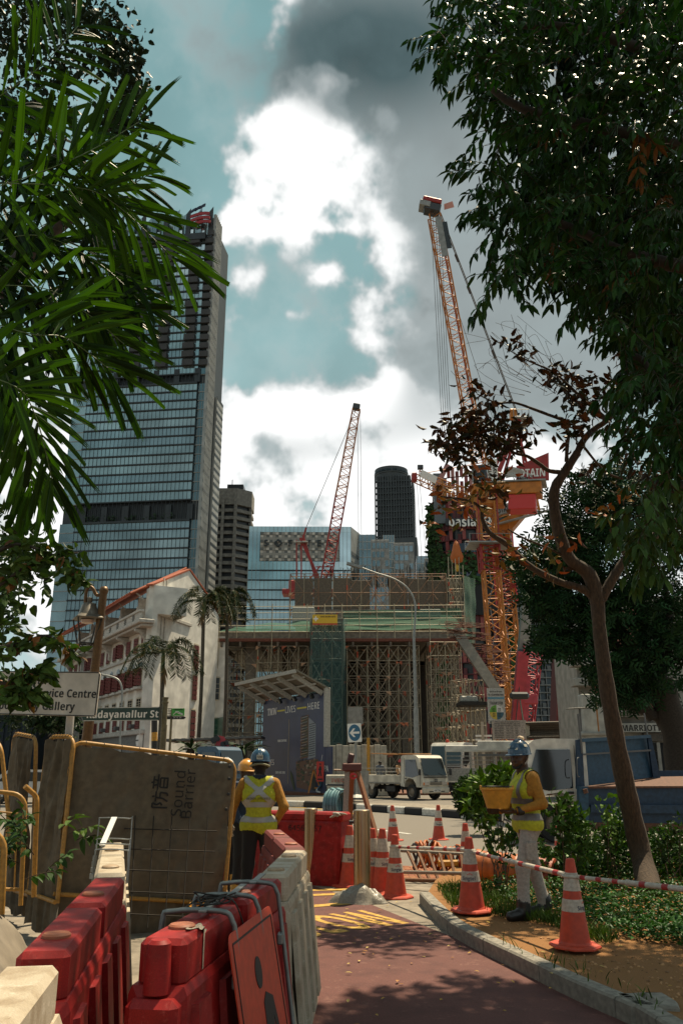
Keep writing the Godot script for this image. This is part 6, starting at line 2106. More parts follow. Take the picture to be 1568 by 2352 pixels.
func shophouse() -> void:
	var D := 44.0
	var wall := mt("shop_white")
	var t := thing("shophouse", "white and brick shophouse with a dark lettered sign, behind the leaning tree", "building", V(at(1460,1700, D).x, -D))
	var f := frame_of(V3(1,0,0.05), UP, at(1345,1760, D) * V(1,1))
	var hx := func(px: float) -> float: return (at(px, 1660, D).x - at(1345,1660, D).x)
	slab(t, "wall", f, 0,12,0,10.4,-6,-0.3, wall)
	slab(t, "sign_fascia", f, hx.call(1412),12, hy(1480,1682, D), hy(1480,1662, D),-0.3,0.2, mt("fascia_white"))
	letters(t, "MARRIOTT BONVOY", 0.30, f.translated_local(V3(hx.call(1512), hy(1480,1673, D),0.215)), mt("sign_black"), true, font(),3.7)
	slab(t, "lower_fascia", f, hx.call(1480),12, hy(1480,1702, D), hy(1480,1684, D),-0.3,0.05, mt("fascia_brown"))
	letters(t, "MURRAY TERRACE", 0.22, f.translated_local(V3(hx.call(1560), hy(1480,1693, D),0.07)), mt("brass_letter"), true, font(true, true),2.4)
	for k in 3: slab(t, "cornice", f, hx.call(1395),12, hy(1440,1648 - k * 5, D), hy(1440,1644 - k * 5, D),-0.3,0.3 + 0.12 * k, wall, 0.02)
	slab(t, "dark_opening", f, hx.call(1510),12,0, hy(1480,1706, D),-0.35,-0.25, mt("void_dark"))
	slab(t, "door_frame", f, hx.call(1506), hx.call(1513),0, hy(1480,1706, D),-0.3,0.1, wall)
	for k in 5: slab(t, "louvre", f, hx.call(1478), hx.call(1505),0.6 + k * 0.45,0.95 + k * 0.45,-0.3,0.02, mt("void_dark"))
	# brick upper wall, bricks laid one by one as far as they show
	slab(t, "mortar_wall", f, hx.call(1372), hx.call(1500), hy(1420,1640, D),10.4,-0.3,-0.02, mt("mortar"))
	var bm := M.new()
	var cols := [C(0.22,0.09,0.06), C(0.27,0.12,0.085), C(0.18,0.075,0.055)]
	var bx: float = hx.call(1372)
	var y0 := hy(1420,1640, D)
	for j in 50:
		for i in 13:
			bm.col = cols[(i * 5 + j * 7 + i * j) % 3] * rnd(0.8,1.2)
			fbox(bm, f, bx + i * 0.235 + (0.11 if j % 2 else 0.0), bx + i * 0.235 + 0.222 + (0.11 if j % 2 else 0.0), y0 + j * 0.11, y0 + j * 0.11 + 0.096,-0.02,0.015)
	part(t, "brickwork", bm, mt("brick"), true, "stuff")
	for q in [[1425,1562,1.1,1.7],[1395,1500,0.9,1.4],[1470,1600,1.0,1.5],[1520,1560,1.0,1.6],[1540,1620,0.9,1.3]]: window_in(t, f.translated_local(V3(0,0,0.05)), hx.call(q[0]), hy(q[0], q[1], D), q[2], q[3],0)
	for k in 3: slab(t, "white_balcony", f, hx.call(1345) - 0.4, hx.call(1375), hy(1360,1560 - k * 45, D) - 0.4, hy(1360,1560 - k * 45, D),-0.3,0.7, wall, 0.03)
	t = thing("solar_lamp", "small solar panel lamp on a pole before the white parapet", "lamp", V(at(1325,1640,40).x, -40))
	var m := M.new()
	m.box(at(1324,1627,40),V3(0.95,0.05,0.5), Basis(Vector3.BACK, 0.05),0.01)
	part(t, "panel", m, mt("sign_grey"), true)
	m = M.new()
	m.rod(at(1330,1628,40), at(1334,1680,40) , 0.05,6)
	part(t, "pole", m, mt("bar_dark"), true)
	t = thing("white_parapet", "white rendered parapet block left of the leaning trunk", "wall", V(at(1370,1650,42).x, -42))
	slab(t, "block", yaw(0, at(1369,1640,42)),-0.75,0.75,-3.2,0.95,-0.5,0.3, mt("fascia_white"),0.04)
	slab(t, "coping", yaw(0, at(1369,1640,42)),-0.9,0.85,-1.05,-0.9,-0.6,0.45, wall, 0.03)
	m = M.new()
	m.rod(at(1367,1608,41), at(1374,1680,41),0.04,5)
	part(t, "bamboo_stake", m, mt("rack_rust"), true)

func far_street() -> void:
	white_building()
	far_left()
	vehicles()
	street_furniture()
	shophouse()

# ---------------------------------------------------------------- near street: barriers, cones, panels
func loft(m: M, rings: Array) -> void:
	var c := Vector3.ZERO
	var k := 0
	for r in rings:
		for p in r:
			c += p
			k += 1
	c /= k
	for j in rings.size() - 1:
		var mid := Vector3.ZERO
		var nr: int = rings[j].size()
		for i in nr: mid += (rings[j][i] + rings[j + 1][i]) / (2.0 * nr)
		for i in nr: m.cq(rings[j][i], rings[j][(i + 1) % nr], rings[j + 1][(i + 1) % nr], rings[j + 1][i], mid)
	for e in [0, rings.size() - 1]:
		var r: Array = rings[e]
		for i in range(1, r.size() - 1): m.ct(r[0], r[i], r[i + 1], c)

func plastic(kind: String) -> StandardMaterial3D:
	if kind == "red": return mt("red_plastic")
	if kind == "dark": return mt("faded_red_plastic")
	return mt("white_plastic")

func barrier(a: Vector3, b: Vector3, kind: String, label: String, lug := false) -> Node3D:
	var l := a.distance_to(b)
	var d := (b - a).normalized()
	var t := thing("water_barrier", label, "barrier", a, "plastic water barriers beside the path", atan2(-d.x, -d.z))
	var mt := plastic(kind)
	# the barrier runs along -z from its base point
	var half := [V2(0.175,0.0),V2(0.175,0.09),V2(0.122,0.42),V2(0.108,0.83),V2(0.095,0.86)]
	var rings := []
	for q in [[0.0,0.03],[0.03,0.0],[l - 0.03,0.0],[l, 0.03]]:
		var r := []
		for h in half: r.append(V3(h.x - q[1], maxf(h.y - (q[1] if h.y > 0.5 else 0.0),0.0),-q[0]))
		for k in range(half.size() - 1,-1,-1): r.append(V3(-half[k].x + q[1], maxf(half[k].y - (q[1] if half[k].y > 0.5 else 0.0),0.0),-q[0]))
		rings.append(r)
	var m := M.new()
	loft(m, rings)
	part(t, "body", m, mt)
	var n := maxi(2, int(l / 0.36))
	for sd in [-1.0,1.0]:
		for k in n:
			var z0 := -l * (k + 0.5) / n
			m = M.new()
			var w := l / n * 0.27
			var pts := []
			for q in [[0.10,0.172,0.0],[0.10,0.200,0.0],[0.79,0.130,0.02],[0.79,0.106,0.0]]: pts.append([q[1] * sd, q[0], q[2]])
			var f := []
			for s in [-1,1]:
				for q in pts: f.append(V3(q[0], q[1], z0 + s * (w - q[2])))
			m.hexa(f)
			part(t, "side_rib", m, mt)
	var nb := maxi(1, int(round(l / 0.95)))
	for k in nb:
		var bl := l / nb - 0.10
		m = M.new()
		m.box(V3(0,0.925,-l * (k + 0.5) / nb),V3(0.175,0.16, bl), BI, 0.02)
		part(t, "top_block", m, mt)
		m = M.new()
		m.lathe([V2(0.0,0.016),V2(0.045,0.014),V2(0.052,0.008),V2(0.052,-0.01)],14, TF(BI, V3(0,1.006,-l * (k + 0.3) / nb)))
		part(t, "filler_cap", m, mt("cap_plastic") if kind != "white" else mt("cap_plastic_pale"))
	if lug:
		m = M.new()
		m.lathe([V2(0.0,0.15),V2(0.03,0.15),V2(0.042,0.138),V2(0.05,-0.02)],14, TF(BI, V3(0,0.86,-0.02)))
		part(t, "locking_pin", m, mt)
		m = M.new()
		m.box(V3(0,0.42,0.0),V3(0.19,0.82,0.10), BI, 0.025)
		part(t, "end_post", m, mt)
	return t

var cone_src: Node3D
func bent_text(s: String, h: float, y: float, r: float, lean: float) -> ArrayMesh:
	var tm := TextMesh.new()
	tm.text = s
	tm.font = font()
	tm.font_size = 48
	tm.pixel_size = h / 34.0
	tm.depth = 0.0
	tm.curve_step = 2.0
	var a := tm.get_mesh_arrays()
	var p: PackedVector3Array = a[Mesh.ARRAY_VERTEX]
	var m := M.new()
	var ix: PackedInt32Array = a[Mesh.ARRAY_INDEX]
	for k in p.size():
		var rr := r - lean * p[k].y
		var g := p[k].x / r
		p[k] = V3(sin(g) * rr, y + p[k].y, cos(g) * rr)
	for k in range(0, ix.size(),3):
		var o := p[ix[k]] + p[ix[k + 1]] + p[ix[k + 2]]
		m.ct(p[ix[k]], p[ix[k + 1]], p[ix[k + 2]],V3(0, o.y / 3,0))
	return m.mesh()

func make_cone() -> Node3D:
	var t := thing("traffic_cone", "", "traffic cone", Vector3.ZERO, "orange traffic cones round the works")
	var orange := mt("cone_orange")
	var white := mt("cone_white")
	var m := M.new()
	var rings := []
	for q in [[0.0,0.0],[0.012,0.0],[0.026,0.012],[0.03,0.05]]:
		var r := []
		for k in 8:
			var g := TAU * (k + 0.5) / 8
			r.append(V3(cos(g),0, sin(g)) * (0.235 - q[1]) + V3(0, q[0],0))
		rings.append(r)
	loft(m, rings)
	part(t, "base_plate", m, orange)
	m = M.new()
	m.lathe([V2(0.15,0.03),V2(0.14,0.05),V2(0.052,0.655),V2(0.040,0.74),V2(0.034,0.75),V2(0.0,0.75)],24)
	part(t, "body", m, orange)
	for q in [[0.30,0.405],[0.475,0.63]]:
		m = M.new()
		var ra: float = 0.14 - (q[0] - 0.05) * 0.1455 + 0.003
		var rb: float = 0.14 - (q[1] - 0.05) * 0.1455 + 0.003
		m.lathe([V2(ra - 0.003, q[0]),V2(ra, q[0] + 0.001),V2(rb, q[1] - 0.001),V2(rb - 0.003, q[1])],24)
		part(t, "reflective_band", m, white)
	part(t, "lettering", bent_text("Singtel", 0.034,0.335,0.104,0.1455), mt("cone_ink"))
	m = M.new()
	for k in 5:
		var g := -0.1 + k * 0.12
		var y := 0.374 + 0.010 * sin(PI * k / 4.0)
		var rr := 0.140 - (y - 0.05) * 0.1455 + 0.0055
		m.lathe([V2(0,0.001),V2(0.0055,0)],8, TF(Basis(UP, g) * Basis(RT, PI / 2),V3(sin(g) * rr, y, cos(g) * rr)))
	part(t, "logo_dots", m, mt("cone_red_ink"), false, "stuff")
	return t

func cones() -> void:
	var list := [[903,1931,0.0,1.0,0.5, "cone standing on the road, left of two before the striped kerb"],
		[1007,1929,0.0,1.0,0.1, "cone alone on the road, right of two before the striped kerb"],
		[803,2036,0.0,1.06,0.45, "cone half hidden behind the left side of the front steel bollard"],
		[857,2046,0.0,1.05,-0.5, "cone just behind the right side of the front steel bollard"],
		[880,2050,0.0,1.06,0.55, "cone squeezed just left of the dirty banded cone"],
		[908,2061,0.0,1.0,0.15, "dirty banded cone that holds the left end of the striped bar"],
		[1072,2006,0.0,0.98,-0.4, "dull cone behind the bar, beside the lying ladder and hose"],
		[1083,2092,0.13,0.98,-0.35, "cone on the bed's edge where two striped bars meet"],
		[1320,2174,0.13,0.93,0.9, "cone nearest the camera, standing on the bare soil"],
		[1290,2006,0.0,1.0,0.7, "cone hidden among shrubs behind the man with the bucket"]]
	cone_src = make_cone()
	for k in list.size():
		var q = list[k]
		var p := gr(q[0], q[1], q[2])
		var c := cone_src if k == 0 else dup(cone_src, "traffic_cone", p, 0, "")
		c.position = p
		c.rotation = V3(rnd(-0.02,0.02), q[4], rnd(-0.02,0.02))
		c.scale = Vector3.ONE * q[3]
		c.set_meta("label", "orange and white " + q[5])

func bar_between(a: Vector3, b: Vector3, label: String) -> void:
	var t := thing("cone_bar", label, "barrier bar", a, "red and white bars between the cones")
	var d := b - a
	var w := mt("bar_white")
	var r := mt("bar_red")
	var mid := 0.45
	for q in [[0.0, mid, 0.018],[mid, 1.0,0.0225]]:
		var m := M.new()
		m.rod(a + d * q[0], a + d * q[1], q[2],10)
		part(t, "tube", m, w, true)
		for k in 3:
			var f: float = lerpf(q[0], q[1], (k + 0.72) / 3.4)
			m = M.new()
			m.rod(a + d * (f - 0.022), a + d * (f + 0.022), q[2] + 0.0012,10)
			part(t, "red_stripe", m, r, true)
	var j := M.new()
	j.rod(a + d * (mid - 0.006), a + d * (mid + 0.01),0.027,10)
	part(t, "collar", j, w, true)
	for e in [a, b]:
		j = M.new()
		var ring := []
		for k in 13: ring.append(e + V3(cos(TAU * k / 12) * 0.062,0, sin(TAU * k / 12) * 0.062))
		j.tube(ring, [0.013],6, false)
		part(t, "end_loop", j, w, true)

func tubes(pts: Array, r: float, n := 4, sides := 7) -> M:
	var m := M.new()
	m.tube(curve(pts, n),[r], sides)
	return m

# frame of bent tube in the plane of four corners (from above left, clockwise), with round shoulders
func bent_frame(c: Array, r: float, rad: float) -> M:
	var m := M.new()
	var tl: Vector3 = c[0]; var tr: Vector3 = c[1]; var br: Vector3 = c[2]; var bl: Vector3 = c[3]
	var a := (bl - tl).normalized()
	var b := (tr - tl).normalized()
	var e := (br - tr).normalized()
	var p := [bl]
	for k in 6: p.append(tl + a * rad * (1.0 - sin(PI / 2 * k / 5)) + b * rad * (1.0 - cos(PI / 2 * k / 5)))
	for k in 6: p.append(tr - b * rad * (1.0 - sin(PI / 2 * k / 5)) + e * rad * (1.0 - cos(PI / 2 * k / 5)))
	p.append(br)
	m.tube(p, [r],9)
	return m

func sound_panel(c: Array, label: String, foot: float, bulge: float, seed_: int, lettered := false) -> Node3D:
	var base: Vector3 = (c[2] + c[3]) * 0.5
	base.y = 0
	var t := thing("sound_barrier_panel", label, "sound barrier", base, "tarpaulin panels in yellow frames")
	var ym := mt("yellow_tube")
	var tarp := mt("tarpaulin")
	part(t, "frame", bent_frame(c, 0.023,0.13), ym, true)
	var m := M.new()
	m.rod(c[3] + V3(0,0.02,0.07), c[2] + V3(0,0.02,0.07),0.021,8)
	part(t, "bottom_rail", m, ym, true)
	var nn := FastNoiseLite.new()
	nn.seed = seed_
	nn.frequency = 2.2
	var nf: Vector3 = (c[1] - c[0]).cross(c[3] - c[0]).normalized()
	if nf.z < 0: nf = -nf
	m = M.new()
	m.sheet(44,44, func(u: float, v: float) -> Vector3:
		var top: Vector3 = c[0].lerp(c[1],0.02 + u * 0.96)
		var bot: Vector3 = c[3].lerp(c[2],0.02 + u * 0.96)
		bot.y = foot + 0.03 * sin(u * 9.0)
		var p := top.lerp(bot, v)
		p.y -= 0.028 * absf(sin(u * PI * 5.0)) * (1.0 - v) + 0.02
		var fold := (pow(absf(sin(u * PI * 2.5 + 0.4 + v * 0.5)),5.0) * (1.1 - v) * 0.055 + nn.get_noise_2d(u * 1.8 + v * 0.6, v * 0.7) * 0.07) * (1.0 if not lettered else 1.0 - 0.85 * exp(-pow((u - 0.66) / 0.13,2.0) - pow((v - 0.38) / 0.22,2.0)))
		return p + nf * (0.012 + fold + bulge * sin(PI * u) * sin(PI * v)))
	part(t, "tarpaulin", m, tarp, true)
	m = M.new()
	for k in 9:
		var p: Vector3 = c[0].lerp(c[1],0.08 + k * 0.105)
		m.tube([p + nf * 0.03, p + V3(0,0.03,0), p - nf * 0.03, p + V3(0,-0.05,0) + nf * 0.02],[0.004],4)
	part(t, "tie", m, mt("dark_cord"), true, "stuff")
	if lettered:
		var ink := mt("stencil_ink")
		var rx: Vector3 = (c[0] - c[3]).normalized()
		rx = V3(0.055,0.99,0.0).normalized()
		var uy: Vector3 = -(c[1] - c[0]).normalized()
		var put := func(px: float, py: float) -> Transform3D:
			var r0 := ray(px, py)
			var d: float = (c[0] - EYE).dot(nf) / r0.dot(nf)
			return frame_of(rx, uy, EYE + r0 * d + nf * 0.072)
		letters(t, "Sound", 0.115, put.call(406,1823), ink, true, font(false),0.46)
		letters(t, "Barrier", 0.115, put.call(429,1825), ink, true, font(false),0.50)
		# two characters brushed from single strokes, on a 10 x 10 grid each
		var glyphs := [[[0.8,9.2,0.8,0.4],[0.8,9.2,3.2,9.2],[3.2,9.2,2.2,6.6],[2.2,6.6,3.4,4.6],[3.4,4.6,2.0,3.6],[6.6,9.8,6.9,8.3],[4.0,7.6,9.6,7.6],[6.2,7.6,5.8,3.6],[5.8,3.6,4.2,0.6],[6.0,5.2,9.0,5.2],[9.0,5.2,8.6,1.2],[8.6,1.2,7.2,0.8]],
			[[4.9,9.9,5.1,8.7],[1.6,8.5,8.4,8.5],[3.4,8.0,3.9,6.4],[6.6,8.0,6.1,6.4],[0.4,6.0,9.6,6.0],[2.4,4.7,7.6,4.7],[2.4,4.7,2.4,0.2],[7.6,4.7,7.6,0.2],[2.4,2.6,7.6,2.6],[2.4,0.5,7.6,0.5]]]
		for gi in 2:
			var f: Transform3D = put.call(364,1838 if gi == 0 else 1799)
			m = M.new()
			for s in glyphs[gi]:
				var a := f * V3((s[0] - 5) * 0.0185, (s[1] - 5) * 0.0185,0)
				var b := f * V3((s[2] - 5) * 0.0185, (s[3] - 5) * 0.0185,0)
				m.bar(a, b, 0.017,0.003, nf)
			part(t, "lettering", m, ink, true, "stuff")
		m = M.new()
		for q in [[448,1684 + 50],[464,1738],[585 - 62,1762],[522,1790],[515,1860],[520,1825]]:
			var f2: Transform3D = put.call(q[0], q[1])
			m.lathe([V2(0.0,0.004),V2(0.016,0.003),V2(0.018,0)],8, Transform3D(f2.basis * Basis(RT, PI / 2), f2.origin))
		part(t, "eyelet", m, mt("eyelet_metal"), true, "stuff")
	return t

func near_street() -> void:
	# left row of barriers, nearest first
	barrier(V(-0.80,-1.75),V(-0.98,-2.95), "white", "dirty white water barrier nearest the camera, at the front of the left row")
	barrier(V(-0.99,-3.03),V(-1.31,-5.08), "red", "long red water barrier behind the nearest white one in the left row")
	barrier(V(-1.33,-5.16),V(-1.88,-7.3), "white", "white water barrier topped with wire loops, at the end of the left row")
	# right row
	barrier(V(-0.65,-3.25),V(-0.41,-5.05), "red", "red water barrier with a locking pin, carrying the orange sign plate", true)
	barrier(V(-0.40,-5.12),V(-0.34,-6.68), "white", "scuffed white water barrier between two red ones beside the path")
	barrier(V(-0.35,-6.76),V(-0.68,-8.75), "dark", "faded red water barrier bending towards the worker in the vest")
	big_barrier()
	cones()
	bar_between(gr(908,2061) + V3(0,0.60,0), gr(1083,2092,0.13) + V3(0,0.60,0), "striped bar from the dirty banded cone to the cone on the bed's edge")
	bar_between(gr(1083,2092,0.13) + V3(0.02,0.585,0), gr(1320,2174,0.13) + V3(0,0.555,0), "striped bar in front of the man's knees, between two cones on the bed")
	bar_between(gr(1320,2174,0.13) + V3(0.02,0.55,0), gr(1620,2235,0.13) + V3(0,0.58,0.2), "striped bar leaving the nearest cone past the leaning tree")
	# steel bollards
	var steel := mt("bollard_steel")
	for q in [[832,2069,0.107,1.07, "front steel bollard with a crumpled bag at its foot"],[712,2031,0.096,1.02, "steel bollard before the red tank barrier, farther of the two"]]:
		var p := gr(q[0], q[1])
		var t := thing("steel_bollard", q[4], "bollard", p, "brushed steel bollards")
		var m := M.new()
		m.lathe([V2(q[2],-0.02),V2(q[2], q[3] - 0.012),V2(q[2] - 0.008, q[3] - 0.004)],32)
		part(t, "post", m, steel)
		m = M.new()
		m.lathe([V2(q[2] - 0.008, q[3] - 0.004),V2(q[2] - 0.03, q[3]),V2(0, q[3] + 0.001)],32)
		part(t, "cap", m, mt("bollard_cap"))
	panels()
	clutter()
	plates()

func big_barrier() -> void:
	var a := gr(793,2032)
	var d := V3(-1.0,0,-0.42).normalized()
	var t := thing("tank_barrier", "large red water tank barrier behind the bollards with stencilled lettering", "barrier", a, "", atan2(-d.z, d.x))
	# local +x runs away to the left
	var red := plastic("red")
	var m := M.new()
	var rings := []
	var L := 2.5
	for q in [[0.0,0.04],[0.04,0.0],[L - 0.04,0.0],[L, 0.04]]:
		rings.append([V3(q[0],0,0.24 - q[1]),V3(q[0],0.2,0.24 - q[1]),V3(q[0],0.82,0.19 - q[1]),V3(q[0],0.86,0.16 - q[1]),V3(q[0],0.86,-0.16 + q[1]),V3(q[0],0.82,-0.19 + q[1]),V3(q[0],0.2,-0.24 + q[1]),V3(q[0],0,-0.24 + q[1])])
	loft(m, rings)
	part(t, "body", m, red)
	m = M.new()
	m.box(V3(L / 2,0.90,0),V3(L + 0.05,0.13,0.36), BI, 0.03)
	part(t, "top_rim", m, red)
	for q in [[0.35,0.5],[-0.02,0.42]]:
		m = M.new()
		m.box(V3(-0.02, q[1] - 0.02,0.0),V3(0.12,0.08,0.2), BI, 0.03)
		part(t, "lifting_lug", m, red)
		break
	m = M.new()
	m.lathe([V2(0,0.02),V2(0.06,0.02),V2(0.065,0)],14, TF(BI, V3(1.0,0.965,0.05)))
	part(t, "filler_cap", m, red)
	var ink := mt("stencil_ink")
	# the face towards the camera looks along local -z; its text runs along local -x
	var tilt := Basis(RT, -0.08)
	for q in [["KIM PEOW  CONTRACTOR", 1.62,1.3],["64567667", 0.55,0.52]]:
		letters(t, q[0],0.075, TF(Basis(V3(-1,0,0),V3(0,1,-0.07).normalized(),V3(0,-0.07,-1).normalized()),V3(q[1],0.745,-0.2)), ink, false, font(true, false, true), q[2])
	# notice board leaning against it
	var b := thing("works_notice", "yellow works in progress notice leaning on the red tank barrier", "sign", gr(700,2020))
	var f := frame_of(V3(1,0,0.30),V3(0,1,-0.12), gr(704,2020) + V3(-0.02,0.46,0.42))
	m = M.new()
	m.ext(rrect(0.46,0.52,0.03),0.008, f)
	part(b, "board", m, mt("notice_white"), true)
	m = M.new()
	m.ext(rrect(0.41,0.47,0.02),0.004, f.translated_local(V3(0,0,0.006)))
	part(b, "yellow_panel", m, mt("notice_yellow"), true)
	for q in [["WORKS IN", 0.13,0.06,0.33],["PROGRESS", 0.03,0.06,0.35],["SORRY FOR ANY", -0.05,0.032,0.33],["INCONVENIENCE", -0.11,0.032,0.33]]:
		letters(b, q[0], q[2], f.translated_local(V3(0.01, q[1],0.009)), ink, true, font(), q[3])
	m = M.new()
	m.ext(P2([V2(-0.19,0.09),V2(-0.12,0.09),V2(-0.155,0.16)]),0.003, f.translated_local(V3(0,-0.02,0.01)))
	part(b, "warning_triangle", m, ink, true)
	m = M.new()
	m.box(f.origin + V3(0.02,0.29,0.0),V3(0.05,0.07,0.02), f.basis, 0.008)
	part(b, "hook", m, mt("notice_white"), true)

func panels() -> void:
	sound_panel([at(166,1703,9.0), at(541,1748,9.75), at(514,2078,9.55), at(128,2056,8.85)], "widest dark tarpaulin sound barrier panel with stencilled lettering", 0.03,0.02,3, true)
	sound_panel([at(112,1692,9.3), at(172,1692,9.0), at(132,2075,8.75), at(66,2050,9.3)], "narrow upright tarpaulin panel touching the lettered panel's left edge", 0.08,0.05,5)
	sound_panel([at(33,1684,10.2), at(84,1694,9.6), at(74,2060,9.5), at(12,2040,10.3)], "narrow tarpaulin panel second from the left behind yellow railings", 0.1,0.05,8)
	sound_panel([at(-40,1690,9.5), at(2,1706,9.2), at(30,1960,9.2), at(-30,1980,9.6)], "tarpaulin panel cut by the picture's left edge, leaning right", 0.1,0.04,9)
	var ym := mt("yellow_tube")
	for q in [[[-90,1808],[60,1826],[48,2080],[-90,2080],7.6, "yellow crowd railing in front of the narrow tarpaulin panels"],[[-120,1895],[12,1910],[4,2100],[-120,2090],5.4, "yellow crowd railing nearest the camera, cut by the left edge"]]:
		var d: float = q[4]
		var c := [at(q[0][0], q[0][1], d), at(q[1][0], q[1][1], d * 1.02), at(q[2][0], q[2][1], d * 1.02), at(q[3][0], q[3][1], d)]
		var t := thing("crowd_railing", q[5], "railing", V3(c[2].x, 0, c[2].z), "yellow crowd railings")
		part(t, "frame", bent_frame(c, 0.02,0.11), ym, true)
		var m := M.new()
		m.rod(c[0].lerp(c[3],0.18), c[1].lerp(c[2],0.18),0.008,6)
		part(t, "upper_rail", m, ym, true)
		m = M.new()
		m.rod(c[0].lerp(c[3],0.86), c[1].lerp(c[2],0.86),0.016,6)
		part(t, "lower_rail", m, ym, true)
		for k in 6:
			m = M.new()
			m.rod(c[0].lerp(c[1],0.08 + k * 0.16).lerp(c[3].lerp(c[2],0.08 + k * 0.16),0.18), c[0].lerp(c[1],0.08 + k * 0.16).lerp(c[3].lerp(c[2],0.08 + k * 0.16),0.86),0.007,5)
			part(t, "upright", m, ym, true)
		m = M.new()
		for e in [c[2], c[3]]: m.rod(e + V3(0,0,-0.25) - V3(0, e.y, 0), e + V3(0,0,0.25) - V3(0, e.y, 0),0.018,7)
		part(t, "foot", m, ym, true)
	var t2 := thing("bent_tube", "bent yellow tube end standing behind the crowd railing", "railing", gr(80,2050))
	part(t2, "tube", tubes([at(58,1806,8.0), at(72,1818,8.05), at(83,1830,8.1), at(85,1850,8.1), at(82,1930,8.15), at(78,2060,8.2)],0.024,4,8), ym, true)
	# welded rebar mesh leaning on the lettered panel
	var t3 := thing("rebar_mesh", "dark square mesh of reinforcing bars leaning on the lettered tarpaulin", "rebar mesh", V(-1.9,-9.2))
	var rm := mt("dark_rebar")
	var tp := [at(311,1873,9.2), at(478,1877,9.45)]
	var bt := [at(300,2128,8.75), at(455,2140,8.9)]
	for k in 5:
		var m := M.new()
		m.rod(tp[0].lerp(tp[1], k / 4.0), bt[0].lerp(bt[1], k / 4.0),0.006,5)
		part(t3, "upright_bar", m, rm, true)
	for k in 5:
		var m := M.new()
		var f := 0.13 + k * 0.19
		m.rod(tp[0].lerp(bt[0], f) + (tp[0] - tp[1]) * 0.14, tp[1].lerp(bt[1], f) + (tp[1] - tp[0]) * 0.14,0.006,5)
		part(t3, "cross_bar", m, rm, true)
	# tarpaulin thrown over a heap
	var hm := M.new()
	var nn := FastNoiseLite.new()
	nn.seed = 77
	nn.frequency = 1.6
	hm.sheet(50,50, func(u: float, v: float) -> Vector3:
		var x := u * 2.0 - 1.0
		var z := v * 2.0 - 1.0
		var r := pow(pow(absf(x),2.6) + pow(absf(z),2.6),1.0 / 2.6)
		var h := 0.86 * (1.0 - pow(clampf(r, 0,1),3.2))
		var g := atan2(z, x)
		h += nn.get_noise_2d(x * 1.2, z * 1.2) * 0.10 * (1.0 - r * 0.5)
		var k := 1.0 + 0.06 * sin(g * 7.0 + 1.0) * r + 0.05 * sin(g * 13.0) * r * r
		return V3(-2.55 + x * 0.98 * k, maxf(h, 0.0) + 0.004,-5.05 + z * 1.15 * k))
	solo("covered_heap", hm, mt("grey_tarp"), "grey tarpaulin thrown over a heap left of the red barriers", "tarpaulin")

func bucket(p: Vector3, called: String, label: String, rt: float, rb: float, h: float, handle_up: bool) -> Node3D:
	var t := thing(called, label, "bucket", p)
	var bm := mt("bucket_yellow")
	var m := M.new()
	m.lathe([V2(0,0.0),V2(rb, 0.0),V2(rt, h - 0.02),V2(rt + 0.012, h - 0.018),V2(rt + 0.014, h),V2(rt - 0.004, h),V2(rb - 0.006,0.012),V2(0,0.012)],28)
	part(t, "body", m, bm)
	m = M.new()
	for s in [-1.0,1.0]: m.box(V3(s * (rt + 0.004), h + 0.004,0),V3(0.02,0.05,0.05), BI, 0.008)
	part(t, "handle_lug", m, bm, false, "stuff")
	m = M.new()
	var pts := []
	for k in 13:
		var g := PI * k / 12
		pts.append(V3(cos(g) * (rt + 0.006), h + (0.03 + sin(g) * 0.05 if handle_up else 0.012), sin(g) * (rt + 0.01) * -1.0))
	m.tube(pts, [0.006],6)
	part(t, "handle", m, mt("black_plastic"))
	return t

